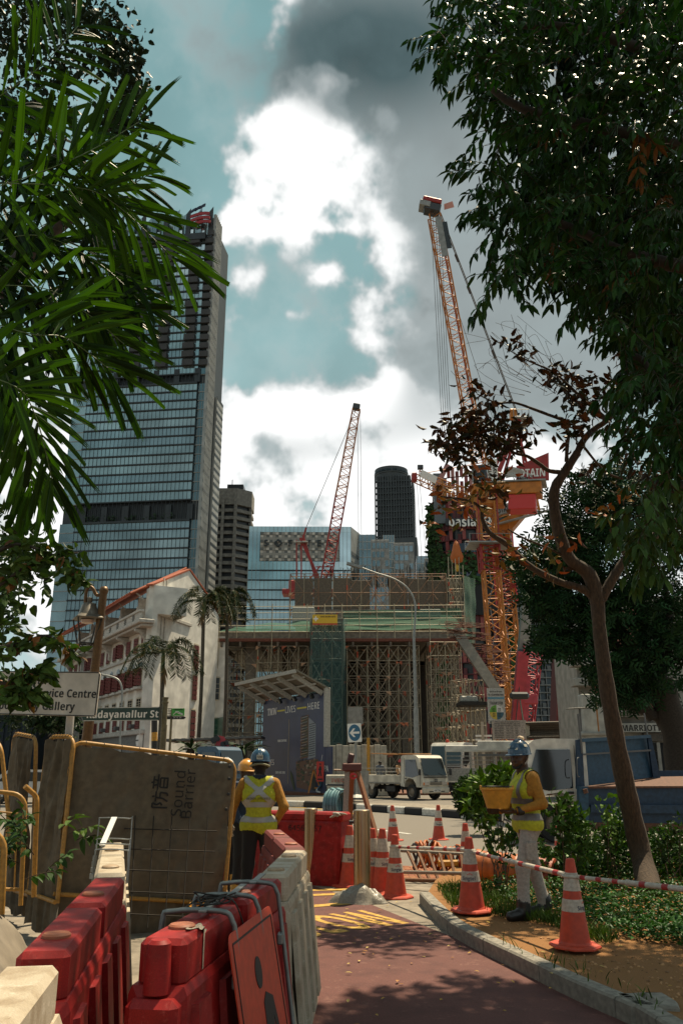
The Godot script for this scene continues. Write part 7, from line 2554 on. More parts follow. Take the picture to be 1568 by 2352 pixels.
func clutter() -> void:
	bucket(gr(468,2142), "bucket", "yellow bucket standing on the ground beside the red barrier", 0.145,0.105,0.25, true)
	# crumpled bag at the bollard's foot
	var m := M.new()
	var nn := FastNoiseLite.new()
	nn.seed = 5
	nn.frequency = 2.0
	var c := gr(824,2072)
	m.sheet(28,18, func(u: float, v: float) -> Vector3:
		var g := u * TAU
		var r := 0.34 * pow(v, 0.7) * (1.0 + 0.3 * nn.get_noise_2d(cos(g), sin(g)) + 0.15 * sin(g * 5.0) * v)
		var h := 0.17 * (1.0 - v * v) * (1.0 + 0.5 * nn.get_noise_2d(cos(g) * 0.8 * v + 3.0, sin(g) * 0.8 * v))
		return c + V3(cos(g) * r, maxf(h, 0.003), sin(g) * r * 0.7))
	solo("crumpled_bag", m, mt("grey_bag"), "crumpled grey plastic bag at the foot of the front bollard", "bag")
	tripod()
	ladder_and_hose()
	reel()
	# shovel shaft held by the worker is built with him; wire loops hang over the white barrier
	var gal := mt("galvanised")
	for k in 4:
		var f := 0.62 + 0.1 * k
		var a := V(-1.33,-5.16).lerp(V(-1.88,-7.3), f)
		var t := thing("wire_loop", ["thin wire loop on the white barrier, nearest of four", "second wire loop on the white barrier", "third wire loop on the white barrier", "tallest wire loop with a white tag, at the barrier's far end"][k], "sign stand", a, "wire loops over the white barrier")
		var h := 1.02 + k * 0.02 + (0.12 if k == 3 else 0.0)
		var z := V3(0.008 * k, 0,0)
		part(t, "loop", tubes([a + V3(-0.125,0.84 + 0.02 * k, 0), a + V3(-0.12, h - 0.03,0), a + V3(-0.10, h, 0), a + V3(0.10, h - 0.005,0) + z, a + V3(0.12, h - 0.04,0) + z, a + V3(0.125,0.72 - 0.05 * k, 0.02) + z],0.0055,4,6), gal, true)
		m = M.new()
		m.box(a + V3(-0.13,0.84 + 0.02 * k, 0.0),V3(0.035,0.04,0.015), BI, 0.004)
		part(t, "clip", m, gal, true)
		if k == 3:
			m = M.new()
			m.bar(a + V3(0, h + 0.006,0.0), a + V3(0.0,1.02,0.3),0.045,0.005)
			part(t, "tag_strip", m, mt("strip_white"), true)

func plates() -> void:
	var gal := mt("galvanised_strap")
	var A := V(-0.65,-3.25)
	var B := V(-0.41,-5.05)
	var names := ["nearest grey sign stand hooked over the red barrier, holding the orange plate", "second grey sign stand hooked over the red barrier", "farthest grey sign stand, with long legs down the red barrier's side"]
	for k in 3:
		var a := A.lerp(B, 0.27 + 0.24 * k)
		var t := thing("sign_stand", names[k], "sign stand", a, "grey sign stands over the red barrier")
		var s := V3(0.012,0,0.0)
		part(t, "hoop", tubes([a + V3(-0.17,0.62,0), a + V3(-0.15,0.98,0), a + V3(-0.11,1.03,0), a + V3(0.09,1.03,0), a + V3(0.14,0.99,0), a + V3(0.165,0.86,0), a + V3(0.29,0.04,0.05)],0.011,4,7), gal, true)
		var m := M.new()
		m.bar(a + V3(0.02,1.036,0.05), a + V3(0.035,1.03,-0.38),0.032,0.006)
		part(t, "strut", m, gal, true)
		m = M.new()
		m.box(a + V3(0.165,0.78,0.03),V3(0.03,0.05,0.07), BI, 0.006)
		part(t, "clip", m, gal, true)
	# orange plate with a black walking figure
	var tl := A.lerp(B, 0.19) + V3(0.155,0.95,0)
	var tr := A.lerp(B, 0.62) + V3(0.155,0.95,0)
	var x := (tr - tl).normalized()
	var up := V3(-0.20,0.98,0.02)
	var f := frame_of(x, up, (tl + tr) * 0.5 - up.normalized() * 0.44)
	var w := tl.distance_to(tr)
	var t2 := thing("sign_plate", "scratched orange sign plate with a black walking figure, propped on the red barrier", "sign", V3(f.origin.x, 0, f.origin.z))
	var ink := mt("sign_black")
	var m2 := M.new()
	m2.ext(rrect(w, 0.9,0.05),0.006, f)
	part(t2, "plate", m2, mt("sign_orange"), true)
	m2 = M.new()
	for q in [[0,0.41, w - 0.08,0.008],[-w / 2 + 0.04,0,0.008,0.82],[w / 2 - 0.04,0,0.008,0.82],[0,-0.41, w - 0.08,0.008]]: m2.ext(rect(q[2], q[3], q[0], q[1]),0.003, f.translated_local(V3(0,0,0.0045)))
	part(t2, "border_line", m2, ink, true, "stuff")
	m2 = M.new()
	var cp := PackedVector2Array()
	for k in 20: cp.append(V2(-0.02 + 0.055 * cos(TAU * k / 20),0.24 + 0.062 * sin(TAU * k / 20)))
	m2.ext(cp, 0.003, f.translated_local(V3(0,0,0.0046)))
	m2.ext(P2([V2(0.05,0.15),V2(0.16,0.11),V2(0.22,-0.08),V2(0.18,-0.1),V2(0.13,0.05),V2(0.12,-0.12),V2(0.2,-0.42),V2(0.12,-0.42),V2(0.04,-0.18),V2(-0.06,-0.42),V2(-0.14,-0.42),V2(-0.02,-0.1),V2(0.0,0.12)]),0.003, f.translated_local(V3(0,0,0.0046)))
	part(t2, "walking_figure", m2, ink, true, "stuff")
	var wr := thing("dark_cord", "dark knotted cord tying the sign stands to the red barrier", "cord", A.lerp(B, 0.4))
	var cpts := []
	var c0 := A.lerp(B, 0.38)
	for k in 26: cpts.append(c0 + V3(rnd(-0.1,0.14),1.03 + rnd(0.0,0.03), rnd(-0.22,0.2)))
	cpts.append(c0 + V3(0.15,0.9,0)); cpts.append(c0 + V3(0.17,0.78,0.0))
	part(wr, "strand", tubes(cpts, 0.0035,4,5), mt("dark_cord"), true)
	# tape flaking off the near block
	var tp := M.new()
	var q0 := A.lerp(B, 0.12) + V3(0.03,1.009,0)
	tp.sheet(10,10, func(u: float, v: float) -> Vector3:
		return q0 + V3(u * 0.064 + 0.001,0.002 + 0.003 * sin(u * 9 + v * 7),-v * 0.17 + 0.03 * sin(u * 8.0)) if v < 0.55 else q0 + V3(0.066,0.0 - (v - 0.55) * 0.32,-0.10 + u * 0.07))
	solo("torn_tape", tp, mt("old_tape"), "torn whitish tape stuck on the red barrier's front block", "tape")

func tripod() -> void:
	var alu := mt("tripod_metal")
	var rust := mt("rusty_leg")
	var d := 13.6
	var top := at(808,1762, d)
	var t := thing("rescue_tripod", "tall metal tripod with a red winch cord, standing behind the red barrier", "tripod", V(top.x, top.z))
	var feet := [at(785,2030,13.2), at(893,1990,13.2), at(800,1985,15.2)]
	for k in 3:
		var m := M.new()
		var a := top + V3([-0.07,0.08,0.0][k],-0.05,0.03)
		feet[k].y = 0.0
		m.bar(a, a.lerp(feet[k],0.62),0.075,0.05)
		part(t, "leg", m, alu if k == 0 else rust, true)
		m = M.new()
		m.bar(a.lerp(feet[k],0.60), feet[k],0.05,0.035)
		part(t, "leg_extension", m, rust, true)
	var m2 := M.new()
	m2.box(top, V3(0.30,0.12,0.2), BI, 0.015)
	part(t, "head_plate", m2, mt("tripod_head"), true)
	m2 = M.new()
	m2.box(top + V3(-0.02,0.13,0),V3(0.10,0.16,0.08), Basis(Vector3.BACK, -0.25),0.02)
	part(t, "head_grip", m2, mt("tripod_grip"), true)
	m2 = M.new()
	m2.rod(top + V3(-0.28,-0.04,0.06), top + V3(0.1,-0.05,0.06),0.012)
	part(t, "locking_pin", m2, alu, true)
	m2 = M.new()
	var ring := []
	for k in 40: ring.append(top + V3(0.02 + 0.05 * cos(k * 0.8),-0.12 - 0.035 * sin(k * 0.8) - 0.0006 * k, 0.12 + 0.0005 * k))
	m2.tube(ring, [0.008],5)
	part(t, "winch_cord", m2, mt("red_cord"), true)
	m2 = M.new()
	m2.tube(curve([top + V3(0.04,-0.15,0.1), top + V3(0.03,-0.6,0.1), top + V3(-0.03,-1.1,0.1), top + V3(0.06,-1.6,0.05)],5),[0.006],5)
	part(t, "rope", m2, mt("dark_cord"), true)

func reel() -> void:
	var t := thing("hose_reel", "blue hose wound on a black wheeled reel beside the tripod", "hose reel", gr(775,2000))
	var c := at(771,1848,14.0)
	var bm := mt("blue_hose")
	var ax := V3(0.9,0,0.43).normalized()
	for k in 7:
		for j in 2:
			var m := M.new()
			var ring := []
			for q in 19: ring.append(c + ax * (k - 3) * 0.036 + (UP * sin(TAU * q / 18) + ax.cross(UP) * cos(TAU * q / 18)) * (0.225 - j * 0.03 + 0.01 * ((k * 5) % 3)))
			m.tube(ring, [0.017],6, false)
			part(t, "hose_turn", m, bm, true)
	var bl := mt("black_steel")
	for s in [-1.0,1.0]:
		var m := M.new()
		var o: Vector3 = c + ax * 0.17 * s
		m.tube(curve([o + V3(0,-0.8,0.15), o + V3(0,-0.2,0.13), o + V3(0,0.25,0.12), o + V3(0,0.30,0.05)],4),[0.016],6)
		part(t, "side_frame", m, bl, true)
	var m2 := M.new()
	m2.rod(c + ax * -0.17 + V3(0,0.3,0.05), c + ax * 0.17 + V3(0,0.3,0.05),0.016,6)
	part(t, "handle", m2, bl, true)
	m2 = M.new()
	m2.tube(curve([at(803,1880,13.4), at(800,1895,13.3), at(797,1930,13.2), at(801,1970,13.1), at(795,2000,13.1)],4),[0.03],7)
	part(t, "trolley_post", m2, bl, true)
	for q in [[804,1888],[803,1912],[798,1960]]:
		m2 = M.new()
		m2.rod(at(q[0] - 6, q[1],13.25), at(q[0] + 10, q[1],13.25),0.025,8)
		part(t, "knob", m2, bl, true)

func ladder_and_hose() -> void:
	var wd := mt("weathered_wood")
	var gy := mt("grey_pole")
	var t := thing("ladder", "rusty ladder lying on its side behind the cones", "ladder", gr(1000,2022))
	var m := M.new()
	var a := [at(905,1953,13.4), at(1068,1962,13.1)]
	var b := [gr(930,2021,0.04), gr(1062,2024,0.04)]
	m.rod(a[0], a[1],0.025,7)
	part(t, "upper_rail", m, gy, true)
	m = M.new()
	m.rod(b[0], b[1],0.028,7)
	part(t, "lower_rail", m, wd, true)
	for k in 6:
		m = M.new()
		var f := 0.24 + k * 0.15
		m.bar(a[0].lerp(a[1], f - 0.05), b[0].lerp(b[1], f + 0.04),0.035,0.035)
		part(t, "rung", m, wd, true)
	var t3 := thing("scaffold_pole", "long thin grey pole lying behind the cones and the bollard", "pole", gr(840,2005))
	m = M.new()
	m.rod(gr(745,2000,0.12), gr(1070,2006,0.25),0.024,7)
	part(t3, "pole", m, gy, true)
	# coil of orange ducting, and the stretched duct behind the man
	var om := mt("duct_orange")
	var dk := mt("black_plastic")
	var t4 := thing("duct_coil", "coil of orange ventilation ducting behind the lying ladder", "duct", gr(1005,2010))
	var o := gr(1015,2008) + V3(0,0.2,-0.3)
	for k in 14:
		m = M.new()
		var ring := []
		var cc := o + V3((k - 7) * 0.055,0.06 * sin(k * 0.45),0.12 * sin(k * 0.4))
		for q in 15: ring.append(cc + V3(0.04 * sin(q * 0.9 + k),0.19 * sin(TAU * q / 14) + 0.02,0.19 * cos(TAU * q / 14)))
		m.tube(ring, [0.022],6, false)
		part(t4, "fold", m, om if k % 4 else dk, true)
	m = M.new()
	m.box(o + V3(0.1,-0.05,0.26),V3(0.34,0.1,0.08), Basis(UP, 0.2),0.02)
	part(t4, "blower_box", m, mt("bucket_yellow"), true)
	var t5 := thing("ventilation_duct", "bulging orange ventilation duct on the grass behind the man with the bucket", "duct", gr(1150,2020,0.1))
	var p0 := at(1088,1992,12.6)
	var p1 := at(1232,2012,12.2)
	var n := 26
	var prf := []
	var bas := Basis(((p1 - p0).cross(UP)).normalized(), (p1 - p0).normalized(), UP)
	bas.z = bas.x.cross(bas.y)
	for k in n + 1: prf.append(V2(0.225 + 0.025 * absf(sin(k * PI / 4.0)) + 0.006 * sin(k * 2.1), p0.distance_to(p1) * k / n))
	m = M.new()
	m.lathe(prf, 26, Transform3D(bas, p0), true)
	part(t5, "skin", m, om, true)
	for k in 6:
		m = M.new()
		m.lathe([V2(0.232,-0.012),V2(0.247,-0.01),V2(0.247,0.01),V2(0.232,0.012)],24, Transform3D(bas, p0.lerp(p1,0.04 + k * 0.182)))
		part(t5, "hoop", m, dk, true)
	var t6 := thing("ventilation_blower", "red round ventilation blower with a dark mouth at the duct's right end", "blower", gr(1275,2030,0.1))
	m = M.new()
	m.lathe([V2(0.25,0.0),V2(0.27,0.02),V2(0.27,0.22),V2(0.24,0.24),V2(0.20,0.20),V2(0.2,0.05),V2(0,0.05)],24, Transform3D(bas, p1 + V3(0.02,-0.02,0.0)))
	part(t6, "drum", m, mt("blower_red"), true)
	m = M.new()
	m.lathe([V2(0.2,0.1),V2(0,0.12)],20, Transform3D(bas, p1 + V3(0.05,-0.02,0.02)))
	part(t6, "dark_mouth", m, dk, true)

# ---------------------------------------------------------------- trees, palms, shrubs
func leaf_mat(id: String, back: Color, rough := 0.5) -> StandardMaterial3D:
	return mat(id, C(1,1,1), rough, 0, "", 1,0, {"vc": true, "back": back, "spec": 0.22})

func rdir() -> Vector3:
	return V3(rnd(-1,1), rnd(-1,1), rnd(-1,1)).normalized()

# leaves strewn through an egg-shaped clump
func clump(m: M, o: Vector3, r: Vector3, n: int, l: float, w: float, col: Color, droop := 0.3, shell := 0.5) -> void:
	for k in n:
		var d := rdir()
		var p := o + d * r * pow(rng.randf(), shell)
		var q := (d * 0.6 + rdir() * 0.8 + V3(0,-droop, 0)).normalized()
		m.col = col * rnd(0.45,1.5)
		m.leaf(p, q, q.cross(rdir()).normalized(), l * rnd(0.6,1.2), w * rnd(0.7,1.2))

# a drooping twig with paired leaves
func twig(m: M, p: Vector3, d: Vector3, len_: float, n: int, l: float, w: float, col: Color, hang := 0.5) -> void:
	var q := p
	var dir := d
	for k in n:
		var nx := q + dir * len_ / n
		m.col = C(0.05,0.035,0.02)
		m.rod(q, nx, 0.004,3)
		dir = (dir + V3(0,-hang / n, 0) + rdir() * 0.06).normalized()
		q = nx
		var sd := dir.cross(V3(rnd(-0.4,0.4),1, rnd(-0.4,0.4))).normalized()
		m.col = col * rnd(0.5,1.5)
		for s in [-1.0,1.0]:
			var ld: Vector3 = (sd * s * 0.75 + dir * 0.6 + V3(0,-rnd(0.1,0.9),0)).normalized()
			m.leaf(q, ld, ld.cross(UP + rdir() * 0.5).normalized(), l * rnd(0.7,1.15), w * rnd(0.8,1.2),0.2,0.15)
	m.col = col * rnd(0.6,1.5)
	m.leaf(q, dir, dir.cross(UP + rdir() * 0.3).normalized(), l, w)

func inside(poly: PackedVector2Array, n: int) -> Array:
	var lo := V2(9999,9999)
	var hi := -lo
	for q in poly:
		lo = lo.min(q)
		hi = hi.max(q)
	var out := []
	while out.size() < n:
		var p := V2(rnd(lo.x, hi.x), rnd(lo.y, hi.y))
		if Geometry2D.is_point_in_polygon(p, poly): out.append(p)
	return out

func limb(t: Node3D, called: String, pts: Array, r: Array, mt: Material, n := 4, knob := 0.12) -> void:
	var c := curve(pts, n)
	var rr := []
	for k in c.size():
		var f := float(k) / (c.size() - 1) * (r.size() - 1)
		rr.append(lerpf(r[int(f)], r[mini(int(f) + 1, r.size() - 1)], f - int(f)) * (1.0 + knob * rnd(-1,1)))
	var m := M.new()
	m.tube(c, rr, 9)
	part(t, called, m, mt, true)

func leaflet(p: Vector3, d: Vector3, side: Vector3, l: float, w: float, sag: float, col: Color) -> M:
	var m := M.new()
	m.col = col
	var prev := []
	var dir := d
	var q := p
	var n := 6
	var up := side.cross(d).normalized()
	if up.y < 0: up = -up
	for k in n + 1:
		var f := float(k) / n
		var hw := w * 0.5 * (0.25 + 1.5 * f if f < 0.5 else 1.0 - 0.35 * (f - 0.5) * 2.0)
		var cut := 0.0 if k < n else rnd(-0.06,0.1) * l
		var row := []
		for j in 7: row.append(q + side * hw * (j / 3.0 - 1.0) + up * hw * (0.4 * absf(j / 3.0 - 1.0) + (0.13 if j % 2 else 0.0)) + dir * (cut if j % 2 else -cut))
		if k > 0:
			for j in 6: m.quad(prev[j], prev[j + 1], row[j + 1], row[j])
		prev = row
		dir = (dir + V3(0,-sag / n, 0)).normalized()
		q += dir * l / n
	return m

func near_palm() -> void:
	var t := thing("feather_palm", "broad-leaved palm whose dark fronds fill the upper left", "palm tree", V(-3.9,-6.2))
	var stem := mt("palm_stem")
	for k in 3: limb(t, "trunk", [V(-3.9 - 0.3 * k, -6.2 - 0.5 * k),V3(-3.9 - 0.2 * k, 3,-6.0 - 0.5 * k),V3(-3.6 - 0.2 * k, 4.6 + 0.6 * k, -5.9 - 0.3 * k)],[0.09,0.07], stem)
	var lm := leaf_mat("palm_leaf", Color(0.75,0.85,0.28),0.36)
	var fr := [[[-180,330],[60,180],[180,60],5.6,0.62],[[-160,480],[80,400],[210,345],[320,280],5.2,0.66],[[-120,560],[120,445],[260,440],[345,400],6.0,0.6],[[-100,420],[158,428],[264,468],[395,590],5.4,0.60],[[-150,620],[60,540],[220,600],[330,700],6.2,0.58],[[-140,700],[57,764],[150,776],[248,845],4.9,0.62],[[-120,660],[90,660],[200,720],[285,790],5.8,0.5],
		[[-160,840],[20,880],[80,950],[120,1100],4.6,0.5],[[-200,700],[-20,800],[50,980],[75,1120],5.0,0.48]]
	var last := {}
	for q in fr:
		var nq: int = q.size()
		var D: float = q[nq - 2]
		var L: float = q[nq - 1]
		var pts := []
		for k in nq - 2: pts.append(at(q[k][0], q[k][1], D + 0.25 * absf(k - 1.0)))
		var c := curve(pts, 10)
		var m := M.new()
		m.tube(c, [0.022,0.004],6)
		var o := part(t, "frond", m, mt("rachis"), true)
		var nl := 16
		for k in nl:
			var u := 0.16 + 0.84 * k / (nl - 1.0)
			var fi := u * (c.size() - 1)
			var i0 := mini(int(fi), c.size() - 2)
			var p: Vector3 = c[i0].lerp(c[i0 + 1], fi - i0)
			var tg: Vector3 = (c[i0 + 1] - c[i0]).normalized()
			var sd := tg.cross((EYE - p).normalized()).normalized()
			for s in [-1.0,1.0]:
				var d: Vector3 = (tg * lerpf(0.5,1.1, u) + sd * s * lerpf(1.0,0.45, u) + V3(0,-0.05,0) + rdir() * 0.16).normalized()
				var ls: Vector3 = d.cross((EYE - p).normalized() + rdir() * 0.55).normalized()
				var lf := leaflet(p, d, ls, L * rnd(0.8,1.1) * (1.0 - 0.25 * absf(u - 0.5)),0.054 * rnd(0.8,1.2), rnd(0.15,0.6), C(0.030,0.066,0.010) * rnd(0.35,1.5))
				var mi := part(o, "leaflet", lf, lm)
	var m2 := M.new()
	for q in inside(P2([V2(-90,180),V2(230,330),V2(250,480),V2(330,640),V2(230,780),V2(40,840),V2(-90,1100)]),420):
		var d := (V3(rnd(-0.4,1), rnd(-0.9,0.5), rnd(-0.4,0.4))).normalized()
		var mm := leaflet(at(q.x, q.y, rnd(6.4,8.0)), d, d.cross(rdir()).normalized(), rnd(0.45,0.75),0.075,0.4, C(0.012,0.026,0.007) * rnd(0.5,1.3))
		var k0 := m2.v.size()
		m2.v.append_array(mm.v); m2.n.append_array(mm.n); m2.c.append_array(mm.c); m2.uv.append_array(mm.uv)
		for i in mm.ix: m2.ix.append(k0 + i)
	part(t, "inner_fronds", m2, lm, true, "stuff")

func small_palm(px: float, py: float, tx_: float, ty: float, D: float, label: String, R: float) -> void:
	var base := at(px, py, D) * V(1,1)
	var top := at(tx_, ty, D)
	var t := thing("palm_tree", label, "palm tree", base, "slender palms by the white building")
	limb(t, "trunk", [base, base.lerp(top, 0.5) + V3(0.1,0,0), top],[0.17,0.13,0.12], mt("small_palm_stem"),5,0.04)
	var m := M.new()
	m.tube([top - V3(0,0.2,0), top + V3(0,0.6,0), top + V3(0,1.0,0)],[0.13,0.12,0.04],8)
	part(t, "crownshaft", m, mt("crownshaft"), true)
	var lm := leaf_mat("palm_leaf_far", Color(0.2,0.25,0.08),0.5)
	for k in 13:
		m = M.new()
		var g := TAU * k / 13.0 + rnd(-0.2,0.2)
		var h := V3(cos(g),0, sin(g) * 0.8)
		var lift: float = [0.9,0.35,0.6,0.1][k % 4]
		var pts := [top + V3(0,0.8,0), top + V3(0,0.8 + lift, 0) + h * R * 0.45, top + V3(0,0.6 + lift * 0.5,0) + h * R * 0.85, top + V3(0,-0.5 + lift * 0.3,0) + h * R * 1.1]
		var c := curve(pts, 6)
		m.col = C(0.05,0.06,0.02)
		m.tube(c, [0.03,0.012],4)
		for j in range(3, c.size()):
			var p: Vector3 = c[j]
			var tg: Vector3 = (c[j] - c[j - 1]).normalized()
			var sd := tg.cross(UP).normalized()
			for s in [-1.0,1.0]:
				for e in 3:
					m.col = (C(0.018,0.034,0.010) if rng.randf() < 0.85 else C(0.12,0.09,0.03)) * rnd(0.5,1.4)
					var d: Vector3 = (tg * 0.5 + sd * s * 0.8 + V3(0,-0.35,0) + rdir() * 0.15).normalized()
					m.leaf(p - tg * 0.1 * e, d, tg, R * 0.26,0.055,0.35)
		part(t, "frond", m, lm, true)
	m = M.new()
	for k in 5:
		m.col = C(0.16,0.10,0.05)
		m.leaf(top + V3(rnd(-0.1,0.1),0,0.1),V3(rnd(-0.5,0.5),-1, rnd(-0.3,0.5)).normalized(), RT, rnd(0.8,1.5),0.12)
	part(t, "dead_frond", m, lm, true)

func canopy() -> void:
	var bark := mt("dark_bark")
	var t := thing("shade_tree", "large dark shade tree whose drooping leaves hang over the upper right", "tree", V(6.4,-7.5))
	limb(t, "trunk", [V(6.4,-7.5),V3(6.3,3,-7.4),V3(6.0,6,-7.4),V3(5.4,9,-7.6)],[0.32,0.26,0.2,0.12], bark)
	for q in [[[6.1,5.0,-7.4],[1560,880],[1470,830],[1420,800]],[[6.0,6.0,-7.4],[1500,600],[1350,540],[1200,480]],[[5.7,7.5,-7.5],[1400,300],[1200,250],[1090,170]],[[6.2,4.0,-7.4],[1568,1120],[1480,1090]],[[5.5,8.5,-7.6],[1380,80],[1200,60]]]:
		var pts := [V3(q[0][0], q[0][1], q[0][2])]
		for k in range(1, q.size()): pts.append(at(q[k][0], q[k][1],7.4))
		limb(t, "limb", pts, [0.09,0.03], bark)
	var lm := leaf_mat("canopy_leaf", Color(0.34,0.50,0.12),0.42)
	var m := M.new()
	var poly := P2([V2(1030,-60),V2(1010,50),V2(1020,130),V2(1070,180),V2(1110,250),V2(1160,320),V2(1090,375),V2(1095,440),V2(1140,520),V2(1140,610),V2(1180,680),V2(1270,640),V2(1370,700),V2(1420,780),V2(1430,900),V2(1450,980),V2(1490,1050),V2(1640,1100),V2(1640,-60)])
	for q in inside(poly, 960):
		var d := V3(rnd(-0.9,0.4), rnd(-0.7,0.2), rnd(-0.5,0.6)).normalized()
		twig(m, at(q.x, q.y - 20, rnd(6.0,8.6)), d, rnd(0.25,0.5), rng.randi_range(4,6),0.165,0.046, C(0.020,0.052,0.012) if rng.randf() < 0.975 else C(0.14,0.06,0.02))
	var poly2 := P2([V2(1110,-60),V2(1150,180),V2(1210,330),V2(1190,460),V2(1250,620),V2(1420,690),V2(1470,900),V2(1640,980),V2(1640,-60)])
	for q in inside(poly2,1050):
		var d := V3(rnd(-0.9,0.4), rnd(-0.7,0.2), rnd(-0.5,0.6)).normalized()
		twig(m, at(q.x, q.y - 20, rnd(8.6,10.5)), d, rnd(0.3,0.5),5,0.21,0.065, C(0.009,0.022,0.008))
	# the crown goes on overhead, outside the picture
	for k in 380:
		var p := V3(rnd(0.3,7.0), rnd(6.8,9.8), rnd(-7.5,0.5))
		if p.y < 1.9 - p.z * 1.15: continue
		twig(m, p, V3(rnd(-1,1), rnd(-0.6,0.2), rnd(-1,1)).normalized(),0.5,6,0.19,0.06, C(0.022,0.05,0.016))
	part(t, "crown", m, lm, true, "stuff")
	# clusters low on the right
	m = M.new()
	for q in inside(P2([V2(1440,1120),V2(1580,1080),V2(1580,1240),V2(1490,1230),V2(1490,1290),V2(1440,1280)]),46):
		twig(m, at(q.x, q.y - 15, rnd(5.6,7.0)),V3(rnd(-0.8,0.3), rnd(-0.9,0.0), rnd(-0.3,0.5)).normalized(),0.3,5,0.14,0.045, C(0.04,0.075,0.018))
	part(t, "low_sprays", m, lm, true, "stuff")

func leaning_tree() -> void:
	var bark := mt("pale_bark")
	var t := thing("leaning_tree", "leaning tree with a bare forked trunk and scattered rust-brown leaves", "tree", gr(1492,2060,0.1))
	var D := 11.4
	var W := func(list: Array) -> Array: return pix(list, D)
	limb(t, "trunk", [gr(1496,2062,0.08), at(1470,1960,11.6), at(1430,1780,11.5), at(1396,1600, D), at(1376,1450, D), at(1371,1378, D)],[0.165,0.14,0.122,0.105,0.09,0.10], bark, 6,0.05)
	for q in [[[[1372,1385],[1352,1320],[1305,1280],[1277,1200],[1272,1130],[1292,1090],[1325,1040]],[0.105,0.09,0.075,0.06]],[[[1362,1372],[1335,1352],[1280,1335],[1215,1300],[1165,1252],[1125,1225],[1108,1195],[1103,1168],[1075,1150],[1010,1140]],[0.06,0.045,0.03,0.012]],[[[1380,1375],[1405,1330],[1440,1280],[1490,1240],[1560,1190],[1640,1150]],[0.075,0.06,0.05]],
		[[[1322,1045],[1340,1010],[1365,985],[1395,965],[1430,930]],[0.055,0.045,0.03]],[[[1305,1085],[1262,1082],[1238,1066],[1210,1048],[1180,1040],[1150,1018],[1100,995],[1060,985]],[0.035,0.028,0.016,0.008]],[[[1310,970],[1265,955],[1225,940],[1180,925],[1140,925],[1095,905]],[0.026,0.02,0.008]],[[[1395,965],[1320,900],[1270,855],[1215,830],[1160,800]],[0.03,0.018,0.006]],[[[1300,1060],[1302,1020],[1308,990]],[0.03,0.025]],[[[1335,1020],[1375,1070],[1400,1090],[1430,1100]],[0.02,0.015]],[[[1440,1285],[1420,1250],[1400,1215]],[0.035,0.02]],[[[1310,1285],[1260,1260],[1200,1235],[1165,1215]],[0.02,0.01]]]:
		limb(t, "limb", W.call(q[0]), q[1], bark, 5,0.08)
	var m := M.new()
	for q in [[1130,800],[1190,840],[1230,870],[1160,860],[1245,800],[1280,830],[1200,760],[1110,890],[1300,900]]:
		for k in 3:
			var a := at(q[0] + rnd(-25,25), q[1] + rnd(-20,20), D + rnd(-0.3,0.3))
			m.tube(curve([at(1310,930, D).lerp(a, 0.45 + rnd(-0.1,0.2)), a, a + V3(rnd(-0.3,0.1), rnd(-0.1,0.3),0), a + V3(rnd(-0.5,0.0), rnd(-0.1,0.5),0)],3),[0.007,0.003],4)
	part(t, "bare_twigs", m, bark, true, "stuff")
	m = M.new()
	var rust := [C(0.045,0.024,0.012), C(0.03,0.023,0.011), C(0.075,0.034,0.014), C(0.028,0.030,0.011)]
	for q in [[1010,1020,26,35],[1050,985,45,70],[1090,960,45,70],[1110,1000,60,100],[1060,1045,40,60],[1150,980,50,70],[1200,990,35,45],[1150,1020,45,55],[1120,920,40,34],[1090,895,25,16],[1170,780,26,20],[1200,810,34,20],[1270,860,40,40],[1310,880,45,60],[1340,930,45,80],[1320,985,40,60],[1100,1100,50,40],[1140,1120,40,26],[1010,1145,36,14],[1060,1170,50,26],[980,1200,18,6],[1250,1290,60,22],[1180,1270,40,16],[1290,1245,40,14],[1390,1170,30,14],[1350,1080,30,12],[1420,1120,30,16],[1400,880,45,45],[1430,980,45,45],[1460,1050,50,45],[1520,1080,60,50]]:
		for k in int(q[3] * 1.25):
			var p := at(q[0] + rng.randfn() * q[2] * 0.55, q[1] + rng.randfn() * q[2] * 0.42, D + rnd(-0.5,0.5))
			var d := V3(rnd(-1,1), rnd(-1.3,0.4), rnd(-0.6,0.6)).normalized()
			m.col = (rust[rng.randi() % 4] if q[1] < 1090 or rng.randf() < 0.3 else [C(0.22,0.12,0.025), C(0.10,0.09,0.02), C(0.30,0.09,0.03)][rng.randi() % 3]) * rnd(0.6,1.4)
			m.leaf(p, d, d.cross(rdir()).normalized(), rnd(0.11,0.20), rnd(0.05,0.075),0.25,0.2)
	part(t, "crown", m, leaf_mat("rust_leaf", Color(0.32,0.22,0.06),0.45), true, "stuff")

